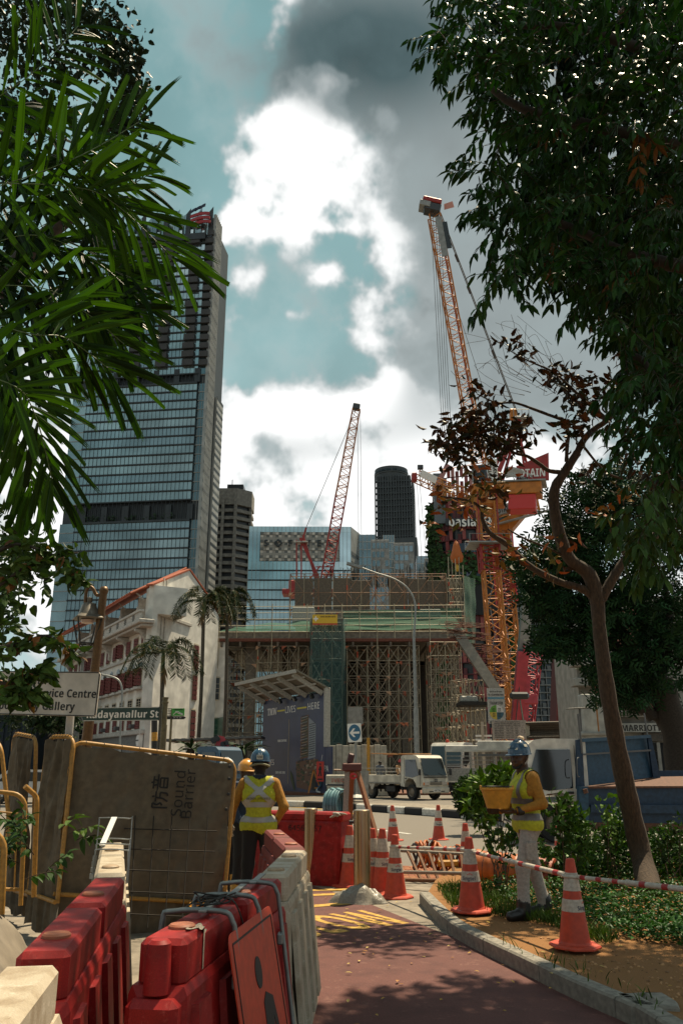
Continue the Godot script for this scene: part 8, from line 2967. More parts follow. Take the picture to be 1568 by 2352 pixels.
func dark_tree() -> void:
	var t := thing("rain_tree", "big dark feathery tree behind the leaning one, before the shophouse", "tree", at(1545,1800,30) * V(1,1))
	var bark := mt("dark_bark")
	var D := 30.0
	limb(t, "trunk", [at(1575,1830, D) * V(1,1), at(1560,1720, D), at(1535,1640, D), at(1515,1560, D)],[0.62,0.5,0.4], bark)
	for q in [[[1550,1690],[1500,1640],[1455,1625],[1420,1610],[1385,1590]],[[1530,1640],[1480,1560],[1430,1450],[1380,1330]],[[1515,1570],[1535,1440],[1520,1300]],[[1500,1650],[1460,1590],[1430,1500],[1340,1420]]]: limb(t, "limb", pix(q, D),[0.22,0.16,0.06], bark)
	var m := M.new()
	for q in [[1330,1180,75,90,1.0],[1400,1130,70,60,0.8],[1470,1180,110,110,1.4],[1285,1270,80,75,1.1],[1380,1290,130,110,2.0],[1540,1290,90,200,1.8],[1255,1370,55,45,0.7],[1330,1440,105,75,1.5],[1450,1420,110,90,1.4],[1530,1500,70,90,1.2],[1400,1540,60,35,0.5],[1470,1560,55,45,0.5],[1420,1600,60,26,0.4],[1195,1290,30,20,0.25],[1220,1330,40,25,0.4],[1270,1480,45,25,0.4]]:
		for k in int(330 * q[4]):
			var a := rnd(0, TAU)
			var r := sqrt(rng.randf()) * rnd(0.75,1.2)
			var p := at(q[0] + cos(a) * r * q[2] * 1.05, q[1] + sin(a) * r * q[3] * 1.05, D + rnd(-2.5,2.5))
			var d := V3(rnd(-1,1), rnd(-0.7,0.3), rnd(-0.6,0.6)).normalized()
			m.col = C(0.011,0.028,0.010) * rnd(0.3,2.2)
			var sd := d.cross(rdir()).normalized()
			for j in 3:
				for s in [-1.0,1.0]:
					var e: Vector3 = (d * 0.6 + sd * s * 0.8).normalized()
					m.leaf(p + d * 0.15 * j, e, d, 0.24,0.10,0.1)
	part(t, "crown", m, leaf_mat("feather_leaf", Color(0.12,0.22,0.06),0.6), true, "stuff")

func shrub(px: float, py: float, D: float, stems: Array, l: float, w: float, col: Color, n: int, label: String, back := Color(0.5,0.6,0.15)) -> void:
	var b := at(px, py, D) * V(1,1) + V3(0,0.1,0)
	var t := thing("shrub", label, "shrub", b)
	var bark := mt("twig_bark")
	var lm := leaf_mat("shrub_leaf", back, 0.4)
	for q in stems:
		var top := at(q[0], q[1], D + rnd(-0.15,0.15))
		var m := M.new()
		var pts := curve([b + V3(rnd(-0.12,0.12),0, rnd(-0.1,0.1)), b.lerp(top, 0.5) + V3(rnd(-0.05,0.05),0,0), top],4)
		m.tube(pts, [0.016,0.006],5)
		part(t, "stem", m, bark, true)
		m = M.new()
		for k in n:
			var f := pow(rng.randf(),0.6)
			var p: Vector3 = pts[0].lerp(top, 0.35 + 0.65 * f) if rng.randf() < q[2] else top + rdir() * 0.12
			var d := (rdir() + V3(0,0.25,0.1)).normalized()
			m.col = col * rnd(0.45,1.5) * (1.0 if rng.randf() < 0.8 else 1.6)
			m.leaf(p + rdir() * 0.05, d, d.cross(rdir()).normalized(), l * rnd(0.6,1.2), w * rnd(0.7,1.2),0.3,0.2)
		part(t, "foliage", m, lm, true, "stuff")

func trees() -> void:
	canopy()
	leaning_tree()
	near_palm()
	dark_tree()
	small_palm(452,1730,468,1405,57, "tall slender palm against the white gable, left of the pair", 2.0)
	small_palm(512,1730,522,1402,60, "tall slender palm at the scaffold's left end, right of the pair", 1.9)
	small_palm(362,1730,374,1530,50, "shorter palm before the white building, behind the street name sign", 2.2)
	# tree behind the palm
	var t := thing("round_leaf_tree", "dark tree with small round leaves behind the near palm, top left", "tree", V(-6.5,-11))
	var bark := mt("dark_bark")
	limb(t, "trunk", [V(-6.5,-11),V3(-6.3,5,-11),V3(-5.2,8.5,-11),V3(-3.9,10.2,-11)],[0.25,0.2,0.1], bark)
	var m := M.new()
	for q in [[120,20,90,60],[220,60,80,60],[270,130,60,60],[300,200,40,70],[270,280,50,40],[120,150,110,90],[60,260,90,80],[20,60,90,90]]:
		for k in 330:
			var d := rdir()
			m.col = C(0.016,0.028,0.012) * rnd(0.5,1.5)
			m.leaf(at(q[0] + rng.randfn() * q[2] * 0.5, q[1] + rng.randfn() * q[3] * 0.5, rnd(10.2,11.6)), d, d.cross(rdir()).normalized(),0.13,0.08)
	part(t, "crown", m, leaf_mat("round_leaf", Color(0.1,0.15,0.05)), true, "stuff")
	# young tree whose twigs cross the direction sign
	t = thing("young_tree", "young tree with toothed green leaves hanging over the direction sign", "tree", V(-3.4,-5.4))
	limb(t, "trunk", [V(-3.4,-5.4),V3(-3.2,1.6,-5.3),V3(-2.9,3.2,-5.2)],[0.06,0.045,0.03], bark)
	m = M.new()
	for q in [[[-80,1400],[20,1330],[90,1280],[180,1270]],[[-80,1500],[40,1480],[110,1460],[170,1500]],[[-60,1560],[30,1570],[60,1550],[110,1545]],[[-60,1640],[20,1600],[60,1595],[90,1600]],[[-60,1300],[40,1250],[140,1290],[185,1335]]]:
		var pts := pix(q, 5.0)
		limb(t, "limb", pts, [0.014,0.005], bark)
		var c := curve(pts, 8)
		for k in range(7, c.size()):
			for j in 5:
				m.col = (C(0.05,0.085,0.02) if rng.randf() < 0.88 else C(0.22,0.10,0.04)) * rnd(0.4,1.5)
				var d := V3(rnd(-1,1), rnd(-1.1,0.4), rnd(-0.7,0.7)).normalized()
				m.leaf(c[k] + rdir() * 0.04, d, d.cross(rdir()).normalized(), rnd(0.06,0.115), rnd(0.03,0.05),0.25)
	for q in inside(P2([V2(-60,1180),V2(80,1230),V2(100,1330),V2(40,1400),V2(0,1500),V2(-60,1560)]),130): clump(m, at(q.x, q.y, rnd(5.2,8.0)),Vector3.ONE * 0.2,7,0.10,0.05, C(0.03,0.055,0.016))
	part(t, "crown", m, leaf_mat("young_leaf", Color(0.5,0.6,0.15),0.45), true, "stuff")
	t = thing("street_tree", "small dark tree between the direction sign and the narrow tarpaulin panels", "tree", at(128,1740,38) * V(1,1))
	limb(t, "trunk", [at(135,1780,38) * V(1,1), at(132,1700,38), at(125,1660,38)],[0.14,0.1,0.06], bark)
	m = M.new()
	for q in [[120,1645,42,20],[150,1655,26,22],[100,1660,25,18],[30,1620,40,60]]:
		for k in 420: clump(m, at(q[0] + rng.randfn() * q[2] * 0.5, q[1] + rng.randfn() * q[3] * 0.5, rnd(37,39)),Vector3.ONE * 0.2,1,0.3,0.14, C(0.02,0.035,0.015))
	part(t, "crown", m, leaf_mat("round_leaf", Color(0.1,0.15,0.05)), true, "stuff")
	for q in [[440,1720,50, "spiky low palm under the covered walkway, left one"],[560,1722,46, "spiky low palm just left of the billboard"]]:
		t = thing("cycad", q[3], "plant", at(q[0],1745, q[2]) * V(1,1), "spiky low palms")
		for k in 22:
			m = M.new()
			var g := TAU * k / 22.0
			var o := at(q[0], q[1], q[2])
			var tip := o + V3(cos(g) * 1.4, rnd(-0.3,1.0), sin(g) * 1.2)
			m.col = C(0.02,0.04,0.016) * rnd(0.6,1.4)
			m.leaf(o, (tip - o).normalized(), (tip - o).cross(UP).normalized(), o.distance_to(tip),0.2,0.3)
			part(t, "frond", m, leaf_mat("palm_leaf_far", Color(0.2,0.25,0.08)), true)
		m = M.new()
		m.rod(at(q[0],1745, q[2]) * V(1,1), at(q[0], q[1], q[2]),0.2,7)
		part(t, "trunk", m, bark, true)
	# planted bed
	shrub(1150,1985,11.6,[[1100,1805,0.2],[1130,1790,0.15],[1160,1785,0.15],[1185,1795,0.15],[1110,1850,0.3],[1205,1800,0.2],[1085,1845,0.2],[1165,1830,0.3]],0.17,0.07, C(0.075,0.13,0.02),60, "tall leafy sapling with bright green top leaves behind the held bucket")
	shrub(1150,1995,11.3,[[1120,1905,0.7],[1165,1925,0.7],[1190,1900,0.7]],0.09,0.045, C(0.035,0.07,0.018),45, "thin shrub with small leaves below the held bucket")
	shrub(1300,2000,10.9,[[1275,1850,0.4],[1305,1860,0.4],[1330,1890,0.4],[1290,1900,0.5],[1345,1920,0.5]],0.14,0.055, C(0.045,0.085,0.02),60, "leafy sapling right behind the man's back")
	shrub(1400,1990,11.8,[[1395,1850,0.5],[1405,1880,0.6],[1385,1900,0.6],[1420,1915,0.7]],0.085,0.07, C(0.07,0.12,0.025),34, "slim heart-leaved shrub before the blue tipper")
	shrub(1540,1990,11.6,[[1530,1915,0.6],[1560,1900,0.6],[1510,1940,0.7],[1590,1910,0.6]],0.075,0.05, C(0.03,0.055,0.018),60, "shrub at the right edge beyond the leaning trunk")
	t = thing("hedge", "low dense hedge of small leaves between the leaning trunk and the man", "hedge", at(1380,1985,12) * V(1,1))
	m = M.new()
	for k in 5200:
		var px := rnd(1225,1640)
		var top: float = 1900.0 + 30.0 * sin(px * 0.021) + 22.0 * sin(px * 0.06 + 1.0)
		var d := (rdir() + V3(0,0.3,0)).normalized()
		m.col = C(0.032,0.068,0.018) * rnd(0.4,1.5)
		m.leaf(at(px, lerpf(top, 2010, pow(rng.randf(),0.8)), rnd(11.8,13.6)), d, d.cross(rdir()).normalized(), rnd(0.05,0.09), rnd(0.035,0.055))
	part(t, "foliage", m, leaf_mat("shrub_leaf", Color(0.5,0.6,0.15)), true, "stuff")
	m = M.new()
	for k in 40: m.rod(gr(rnd(1230,1620),2010,0.1), at(rnd(1230,1620), rnd(1930,1980),12.6),0.007,4)
	part(t, "stems", m, mt("twig_bark"), true, "stuff")
	t = thing("round_bush", "clipped round bush on the island before the flatbed lorry", "bush", gr(1090,1890))
	m = M.new()
	clump(m, at(1092,1830,21.5),V3(0.55,0.55,0.5),2600,0.10,0.06, C(0.03,0.055,0.016),0.1,0.35)
	part(t, "foliage", m, leaf_mat("shrub_leaf", Color(0.5,0.6,0.15)), true, "stuff")
	# ground cover and grass
	m = M.new()
	for q in inside(P2([V2(1110,2040),V2(1240,2010),V2(1640,1995),V2(1640,2190),V2(1480,2165),V2(1400,2150),V2(1330,2120),V2(1250,2105),V2(1180,2085)]),8200):
		var p := gr(q.x, q.y, 0.1) + V3(0, rnd(0.01,0.13),0)
		var d := (V3(rnd(-1,1), rnd(-0.1,0.6), rnd(-1,1))).normalized()
		m.col = C(0.032,0.085,0.02) * rnd(0.4,1.5)
		m.leaf(p, d, d.cross(UP + rdir() * 0.6).normalized(), rnd(0.04,0.075), rnd(0.022,0.036))
	solo("ground_cover", m, leaf_mat("cover_leaf", Color(0.5,0.6,0.15),0.4), "low green ground cover behind the nearest cone", "ground cover", "", "stuff")
	m = M.new()
	for q in inside(P2([V2(1000,2040),V2(1110,2030),V2(1190,2085),V2(1330,2130),V2(1420,2165),V2(1380,2170),V2(1250,2125),V2(1120,2105),V2(1040,2090)]),2600) + inside(P2([V2(1100,2165),V2(1350,2270),V2(1560,2360),V2(1500,2300),V2(1250,2190)]),50):
		var p := gr(q.x, q.y, 0.1)
		m.col = C(0.06,0.10,0.022) * rnd(0.5,1.5)
		var d := V3(rnd(-0.6,0.6),1, rnd(-0.6,0.6)).normalized()
		m.leaf(p, d, d.cross(rdir()).normalized(), rnd(0.05,0.15),0.011,0.3)
	solo("grass", m, leaf_mat("grass_blade", Color(0.5,0.6,0.15),0.5), "thin grass tufts along the kerb and round the man's boots", "grass", "", "stuff")
	t = thing("leafy_plant", "leafy plants growing through the yellow railings, lower left", "plant", V(-3.3,-6.6))
	m = M.new()
	for q in inside(P2([V2(-40,1880),V2(60,1900),V2(100,1960),V2(140,2010),V2(-40,2040)]),26): twig(m, at(q.x, q.y, rnd(6.2,7.2)),V3(rnd(-1,1), rnd(0.0,1), rnd(-0.4,0.6)).normalized(),0.2,4,0.10,0.045, C(0.03,0.06,0.018))
	for q in [[140,1905],[160,1915],[175,1930]]: twig(m, at(q[0], q[1],7.2),V3(rnd(-0.5,1),0.4,0.3).normalized(),0.2,3,0.15,0.05, C(0.06,0.10,0.02))
	part(t, "foliage", m, leaf_mat("young_leaf", Color(0.5,0.6,0.15)), true, "stuff")

# ---------------------------------------------------------------- people: joints with radii, joined smoothly and skinned
# bone: [from, to, radius, radius, tag]; tags: 0 torso, 1 arm, 2 leg, 3 foot, 4 head, 5 hand
func skin(bones: Array, cell: float, k := 70.0) -> M:
	var lo := Vector3.ONE * 99.0
	var hi := -lo
	for b in bones:
		var r: float = maxf(b[2], b[3]) + cell * 3.0
		for q in [b[0], b[1]]:
			lo = lo.min(q - Vector3.ONE * r)
			hi = hi.max(q + Vector3.ONE * r)
	var nx := int((hi.x - lo.x) / cell) + 2
	var ny := int((hi.y - lo.y) / cell) + 2
	var nz_ := int((hi.z - lo.z) / cell) + 2
	var s := PackedFloat32Array()
	s.resize(nx * ny * nz_)
	var best := PackedFloat32Array()
	best.resize(s.size())
	best.fill(-1e9)
	var tag := PackedByteArray()
	tag.resize(s.size())
	for b in bones:
		var a: Vector3 = b[0]
		var d: Vector3 = b[1] - a
		var dd := maxf(d.length_squared(),1e-9)
		var ra: float = b[2]
		var rb: float = b[3]
		var R := maxf(ra, rb) + cell * 2.0 + 4.0 / k
		var p0 := ((a.min(b[1]) - Vector3.ONE * R - lo) / cell).floor()
		var p1 := ((a.max(b[1]) + Vector3.ONE * R - lo) / cell).ceil()
		for z in range(maxi(int(p0.z),0), mini(int(p1.z), nz_ - 1) + 1):
			for y in range(maxi(int(p0.y),0), mini(int(p1.y), ny - 1) + 1):
				for x in range(maxi(int(p0.x),0), mini(int(p1.x), nx - 1) + 1):
					var p := lo + V3(x, y, z) * cell - a
					var t := clampf(p.dot(d) / dd, 0.0,1.0)
					var e := lerpf(ra, rb, t) - (p - d * t).length()
					var i := (z * ny + y) * nx + x
					s[i] += exp(k * minf(e, 0.25))
					if e > best[i]:
						best[i] = e
						tag[i] = b[4]
	for i in s.size(): s[i] = log(maxf(s[i],1e-9)) / k
	var m := M.new()
	var id := {}
	var sx := 1
	var sy := nx
	var sz := nx * ny
	for z in nz_ - 1:
		for y in ny - 1:
			for x in nx - 1:
				var i := (z * ny + y) * nx + x
				var mask := 0
				for c in 8:
					if s[i + (c & 1) * sx + ((c >> 1) & 1) * sy + (c >> 2) * sz] > 0.0: mask |= 1 << c
				if mask == 0 or mask == 255: continue
				var p := Vector3.ZERO
				var n := 0
				for c in 8:
					for ax in 3:
						if c & (1 << ax): continue
						var c2 := c | (1 << ax)
						if ((mask >> c) & 1) == ((mask >> c2) & 1): continue
						var va := s[i + (c & 1) * sx + ((c >> 1) & 1) * sy + (c >> 2) * sz]
						var vb := s[i + (c2 & 1) * sx + ((c2 >> 1) & 1) * sy + (c2 >> 2) * sz]
						var q := V3(c & 1, (c >> 1) & 1, c >> 2)
						q[ax] += va / (va - vb)
						p += q
						n += 1
				var g := V3(s[i] - s[i + sx] + s[i + sy] - s[i + sx + sy] + s[i + sz] - s[i + sx + sz] + s[i + sy + sz] - s[i + sx + sy + sz], s[i] + s[i + sx] - s[i + sy] - s[i + sx + sy] + s[i + sz] + s[i + sx + sz] - s[i + sy + sz] - s[i + sx + sy + sz], s[i] + s[i + sx] + s[i + sy] + s[i + sx + sy] - s[i + sz] - s[i + sx + sz] - s[i + sy + sz] - s[i + sx + sy + sz])
				id[i] = m.vert(lo + (V3(x, y, z) + p / n) * cell, g.normalized(),V2(tag[i],0))
	for i in id:
		for ax in 3:
			var st: int = [sx, sy, sz][ax]
			var u: int = [sy, sz, sx][ax]
			var w: int = [sz, sx, sy][ax]
			if (s[i] > 0.0) == (s[i + st] > 0.0): continue
			if not (id.has(i - u) and id.has(i - w) and id.has(i - u - w)): continue
			var q := [id[i], id[i - u], id[i - u - w], id[i - w]]
			if s[i] > 0.0: q.reverse()
			for o in [0,1,2,0,2,3]: m.ix.append(q[o])
	return m

# the triangles that fit, moved out along their normals
func cut(m: M, fits: Callable, off: float) -> M:
	var o := M.new()
	var map := {}
	for k in range(0, m.ix.size(),3):
		var c := (m.v[m.ix[k]] + m.v[m.ix[k + 1]] + m.v[m.ix[k + 2]]) / 3.0
		if not fits.call(c, int(m.uv[m.ix[k]].x)): continue
		for j in 3:
			var i := m.ix[k + j]
			if not map.has(i): map[i] = o.vert(m.v[i] + m.n[i] * off, m.n[i])
			o.ix.append(map[i])
	return o

func hand(t: Node3D, w: Vector3, dir: Vector3, palm: Vector3, thumb: Vector3, curl: float, mt: Material, called := "hand") -> void:
	var b := []
	var f := dir.normalized()
	var n := palm.normalized()
	var s := thumb.normalized()
	for k in 4:
		var o := w + f * 0.085 + s * (0.030 - 0.02 * k)
		b.append([w + s * (0.012 - 0.008 * k), o, 0.016,0.0125,5])
		var l: float = [0.036,0.042,0.039,0.030][k]
		var d := f
		for j in 3:
			d = (d + n * curl * (0.5 + 0.3 * j)).normalized()
			b.append([o, o + d * l * (1.0 - 0.2 * j),0.0095 - 0.001 * j, 0.0085 - 0.001 * j, 5])
			o += d * l * (1.0 - 0.2 * j)
	var tp := w + f * 0.025 + s * 0.022
	b.append([tp, tp + (s * 0.8 + f * 0.6 + n * 0.3).normalized() * 0.045,0.014,0.011,5])
	tp += (s * 0.8 + f * 0.6 + n * 0.3).normalized() * 0.045
	b.append([tp, tp + (f * 0.9 + n * 0.5).normalized() * 0.035,0.010,0.008,5])
	part(t, called, skin(b, 0.0055,260.0), mt)

func helmet(t: Node3D, h: Vector3, turn: float, mt: Material) -> Transform3D:
	var f := TF(Basis(UP, turn) * Basis(RT, 0.06), h)
	var m := M.new()
	var g := Transform3D(f.basis.scaled_local(V3(0.92,1,1.1)), h)
	var pr := []
	for k in 9: pr.append(V2(0.128 * cos(PI / 2 * k / 8.0),0.02 + 0.135 * sin(PI / 2 * k / 8.0)))
	m.lathe([V2(0.13,-0.012)] + pr, 26, g, true)
	for k in 3: m.tube([g * V3(-0.02 + 0.02 * k, 0.06,-0.122), g * V3(-0.02 + 0.02 * k, 0.138,-0.06), g * V3(-0.02 + 0.02 * k, 0.160,0), g * V3(-0.02 + 0.02 * k, 0.138,0.06), g * V3(-0.02 + 0.02 * k, 0.06,0.122)],[0.007],5)
	part(t, "helmet", m, mt)
	m = M.new()
	m.lathe([V2(0.122,0.004),V2(0.142,-0.004),V2(0.143,-0.010),V2(0.122,-0.008)],26, Transform3D(g.basis.scaled_local(V3(1,1,1.1)), h + f.basis.z * 0.018))
	part(t, "helmet_brim", m, mt)
	return f

func figure(called: String, label: String, p: Vector3, turn: float, j: Dictionary, look: Dictionary, cell := 0.013, tall := 1.0) -> Node3D:
	var t := thing(called, label, "person", p, "", turn)
	t.scale = Vector3.ONE * tall
	var b := [[V3(-0.09,0.93,0),V3(0.09,0.93,0),0.115,0.115,0],[V3(0,0.98,0),V3(0,1.24,0.01),0.125,0.145,0],[V3(-0.07,1.27,0),V3(0.07,1.27,0),0.135,0.135,0],[V3(-0.13,1.395,-0.01),V3(0.13,1.395,-0.01),0.075,0.075,0],[V3(0,1.38,-0.01),V3(0,1.52,0.0),0.075,0.054,4]]
	var H: Vector3 = j.get("head", V3(0,1.61,0.02))
	b.append([H + V3(0,0.03,-0.02), H + V3(0,-0.02,0.0),0.095,0.08,4])
	for s in ["l", "r"]:
		var sg := 1.0 if s == "l" else -1.0
		var arm: Array = j["arm_" + s]
		var leg: Array = j["leg_" + s]
		b.append([V3(0.185 * sg, 1.40,-0.01), arm[0],0.064,0.05,1])
		b.append([arm[0], arm[1],0.05,0.034,1])
		b.append([V3(0.09 * sg, 0.92,0), leg[0],0.097,0.068,2])
		b.append([leg[0], leg[1],0.068,0.055,2])
		var toe: Vector3 = leg[1] + leg[2] * 0.17 - V3(0, leg[1].y - 0.045,0)
		b.append([leg[1] - V3(0,0.04,0), toe, 0.052,0.043,3])
		b.append([leg[1] + V3(0,0.06,0), leg[1] - V3(0,0.05,0),0.058,0.055,3])
	var m := skin(b, cell)
	var sk := mt("skin_brown")
	part(t, "body", cut(m, func(_c: Vector3, _g: int) -> bool: return true, -0.010), look.get("skin", sk))
	part(t, "shirt", cut(m, func(c: Vector3, g: int) -> bool: return (g == 0 and c.y > 0.90) or g == 1 or (g == 4 and c.y < 1.45),0.002), look.shirt)
	part(t, "trousers", cut(m, func(c: Vector3, g: int) -> bool: return g == 2 or (g == 0 and c.y < 0.94),0.004), look.trousers)
	part(t, "boots", cut(m, func(c: Vector3, g: int) -> bool: return g == 3,0.008), look.boots)
	if look.has("vest"):
		var torso := func(c: Vector3, g: int) -> bool: return (g == 0 and c.y > 0.86 + 0.03 * sin(c.x * 14.0) and absf(c.x) < (0.185 if c.y > 1.22 else 0.3)) or (g == 2 and c.y > 0.88)
		part(t, "vest", cut(m, torso, 0.016), look.vest)
		for y in [[1.14,1.20],[0.965,1.025]]: part(t, "reflective_band", cut(m, func(c: Vector3, g: int) -> bool: return torso.call(c, g) and c.y > y[0] and c.y < y[1],0.021), look.band)
		if look.has("cross"): part(t, "reflective_cross", cut(m, func(c: Vector3, g: int) -> bool: return torso.call(c, g) and c.z < -0.02 and c.y > 1.18 and absf(absf(c.x) - (c.y - 1.315) * 1.25 * signf(c.y - 1.315)) < 0.042,0.022), look.band)
		else: part(t, "shoulder_band", cut(m, func(c: Vector3, g: int) -> bool: return torso.call(c, g) and c.y > 1.19 and absf(absf(c.x) - 0.115) < 0.022,0.021), look.band)
	return t

# finer head: skull, jaw, brow, nose, lips, ears
func face(t: Node3D, H: Vector3, turn: float, mt: Material, cell := 0.007) -> void:
	var f := TF(Basis(UP, turn), H)
	var b := []
	for q in [[0,0.035,-0.025,0,0.03,0.02,0.088,0.082],[0,-0.02,0.0,0,-0.075,0.052,0.062,0.034],[-0.035,0.025,0.085,0.035,0.025,0.085,0.014,0.014],[0,0.015,0.098,0,-0.022,0.115,0.010,0.015],[-0.018,-0.052,0.088,0.018,-0.052,0.088,0.012,0.012],[-0.085,-0.02,-0.01,-0.09,0.015,-0.015,0.014,0.018],[0.085,-0.02,-0.01,0.09,0.015,-0.015,0.014,0.018],[-0.04,-0.02,0.065,-0.03,-0.05,0.055,0.03,0.03],[0.04,-0.02,0.065,0.03,-0.05,0.055,0.03,0.03],[0,-0.12,-0.02,0,-0.05,-0.02,0.056,0.06]]:
		b.append([f * V3(q[0], q[1], q[2]), f * V3(q[3], q[4], q[5]), q[6], q[7],4])
	part(t, "head", skin(b, cell, 110.0), mt)
	var m := M.new()
	var w := M.new()
	for s in [-0.033,0.033]:
		w.lathe([V2(0,0.009),V2(0.010,0.004),V2(0.012,0)],8, f * TF(Basis(RT, PI / 2),V3(s, 0.004,0.092)))
		m.lathe([V2(0,0.011),V2(0.0055,0.009)],8, f * TF(Basis(RT, PI / 2),V3(s, 0.004,0.0925)))
	part(t, "eyes", w, mt("eye_white"), false, "stuff")
	for s in [-0.034,0.034]: m.tube([f * V3(s - 0.02,0.026,0.097), f * V3(s, 0.033,0.1), f * V3(s + 0.02,0.026,0.096)],[0.005],4)
	m.tube([f * V3(-0.028,-0.04,0.098), f * V3(0,-0.036,0.104), f * V3(0.028,-0.04,0.098)],[0.006],4)
	m.tube([f * V3(-0.06,-0.06,0.045), f * V3(-0.03,-0.098,0.075), f * V3(0,-0.104,0.083), f * V3(0.03,-0.098,0.075), f * V3(0.06,-0.06,0.045)],[0.014],5)
	part(t, "hair", m, mt("black_hair"), false, "stuff")

func people() -> void:
	var amber := mt("shirt_amber")
	var vest := mt("vest_lime")
	var silver := mt("band_silver")
	var dull := mt("band_grey")
	var dark := mt("trousers_black")
	var jean := mt("trousers_pale")
	var boot := mt("boots_black")
	var wel := mt("boots_yellow")
	var bh := mt("helmet_blue")
	var sk := mt("skin_brown")
	var tag := mt("sticker")
	var ink := mt("sign_black")
	var gl := mt("work_glove")
	# man with the bucket, facing left, looking back over his shoulder side
	var p := gr(1224,2108,0.1)
	var t := figure("person", "worker in blue helmet, lime vest and pale trousers holding out a yellow bucket", p, -1.35, {"arm_l": [V3(0.245,1.14,-0.07),V3(0.21,1.075,0.19)], "arm_r": [V3(-0.23,1.15,0.02),V3(-0.2,1.05,0.22)], "leg_l": [V3(0.10,0.50,0.13),V3(0.11,0.10,0.15),V3(0.25,0,1)], "leg_r": [V3(-0.10,0.49,-0.08),V3(-0.10,0.10,-0.19),V3(0.1,0,1)], "head": V3(0,1.60,0.05)}, {"shirt": amber, "trousers": jean, "boots": boot, "vest": vest, "band": dull}, 0.012,0.985)
	face(t, V3(0,1.605,0.05),0.55, sk)
	hand(t, V3(0.205,1.06,0.22),V3(-0.1,0.0,1),V3(0,1,0),V3(1,0.25,0),0.16, sk)
	hand(t, V3(-0.2,1.05,0.24),V3(0.2,0.1,1),V3(1,0,0),V3(0,1,0),0.3, sk)
	var m := M.new()
	m.lathe([V2(0.036,0),V2(0.043,0.01),V2(0.047,0.07),V2(0.04,0.08)],14, TF(Basis(RT, PI / 2),V3(0.208,1.07,0.13)))
	part(t, "cuff", m, ink)
	var f := helmet(t, V3(0,1.655,0.045),0.55, bh)
	for q in [[-0.05,0.075,0.110,0.05,0.035],[0.045,0.055,0.115,0.03,0.025],[0.105,0.085,0.03,0.04,0.035],[0.03,0.12,0.07,0.045,0.03]]:
		m = M.new()
		var o := f * V3(q[0], q[1], q[2])
		m.ext(rrect(q[3], q[4],0.004),0.004, TF(Basis.looking_at(-(o - f.origin).normalized(), UP), o + (o - f.origin).normalized() * 0.006))
		part(t, "sticker", m, tag)
	m = M.new()
	m.tube([f * V3(0.11,0.0,-0.02), f * V3(0.10,-0.06,0.0), f * V3(0.08,-0.11,0.03)],[0.006],5)
	part(t, "chin_strap", m, gl)
	m = M.new()
	m.ext(rrect(0.13,0.15,0.02),0.02, TF(Basis(UP, PI / 2 + 0.2),V3(0.185,0.66,0.06)))
	m.ext(rrect(0.14,0.05,0.01),0.03, TF(Basis(UP, PI / 2 + 0.2),V3(0.188,0.73,0.06)))
	part(t, "cargo_pocket", m, jean)
	var bp := t.transform * V3(0.16,1.098,0.40)
	bucket(bp, "bucket", "yellow bucket held out on the palm of the worker by the shrubs", 0.165,0.115,0.20, false)
	# worker seen from behind
	p = gr(588,2092)
	t = figure("person", "worker seen from behind, blue helmet and lime vest with a white cross", p, PI + 0.12, {"arm_l": [V3(0.30,1.17,-0.01),V3(0.33,0.96,0.12)], "arm_r": [V3(-0.30,1.14,-0.06),V3(-0.20,0.95,0.12)], "leg_l": [V3(0.11,0.5,0.02),V3(0.13,0.10,0.0),V3(0.2,0,1)], "leg_r": [V3(-0.12,0.5,0.02),V3(-0.14,0.10,-0.02),V3(-0.2,0,1)], "head": V3(0,1.61,0.03)}, {"shirt": amber, "trousers": dark, "boots": wel, "vest": vest, "band": silver, "cross": true}, 0.012,1.0)
	t.rotation.y = PI + 0.05
	face(t, V3(0,1.605,0.03),0.1, mt("scarf_dark"))
	# his arms are named by his own sides: the gloved one holds the steel rod
	hand(t, V3(0.335,0.94,0.13),V3(0.05,-0.9,0.35),V3(-0.4,0,1),V3(-0.5,-0.2,0.7),0.5, gl, "glove")
	hand(t, V3(-0.20,0.94,0.14),V3(0.2,-0.5,0.8),V3(0,-1,0),V3(1,0,0.2),0.25, sk)
	f = helmet(t, V3(0,1.66,0.02),0.0, bh)
	m = M.new()
	m.ext(rrect(0.075,0.055,0.006),0.004, TF(Basis(UP, PI) * Basis(RT, -0.2), f * V3(0.0,0.038,-0.142)))
	part(t, "name_plate", m, tag)
	letters(t, "T232", 0.028, TF(Basis(UP, PI) * Basis(RT, -0.2), f * V3(0.0,0.038,-0.1455)), ink, false, font(),0.06)
	m = M.new()
	var pts := []
	for k in 17: pts.append(V3(0.108 * sin(PI * (k / 16.0 - 0.5)) * 1.05,1.615 - 0.012 * cos(PI * (k / 8.0)),-0.03 - 0.1 * cos(PI * (k / 16.0 - 0.5))))
	m.tube(pts, [0.013],6)
	part(t, "helmet_strap", m, mt("strap_olive"))
	m = M.new()
	m.lathe([V2(0.07,0),V2(0.095,0.015),V2(0.09,0.05),V2(0.07,0.055)],18, TF(BI, V3(0,1.445,0)))
	part(t, "collar", m, mt("collar_navy"))
	letters(t, "SENG TIAN SENG   CONTRACTOR PTE LTD", 0.022, TF(Basis(UP, PI),V3(0,1.235,-0.178)), mt("vest_ink"), false, font(),0.28)
	var rod := thing("steel_rod", "dark ribbed steel rod held upright by the worker seen from behind", "rod", gr(527,2110))
	m = M.new()
	m.rod(gr(527,2116), at(523,1900,10.7),0.013,7)
	part(rod, "shaft", m, mt("dark_rebar"), true)
	m = M.new()
	for k in 60: m.rod(gr(527,2116).lerp(at(523,1900,10.7), k / 60.0), gr(527,2116).lerp(at(523,1900,10.7), k / 60.0 + 0.006),0.016,7)
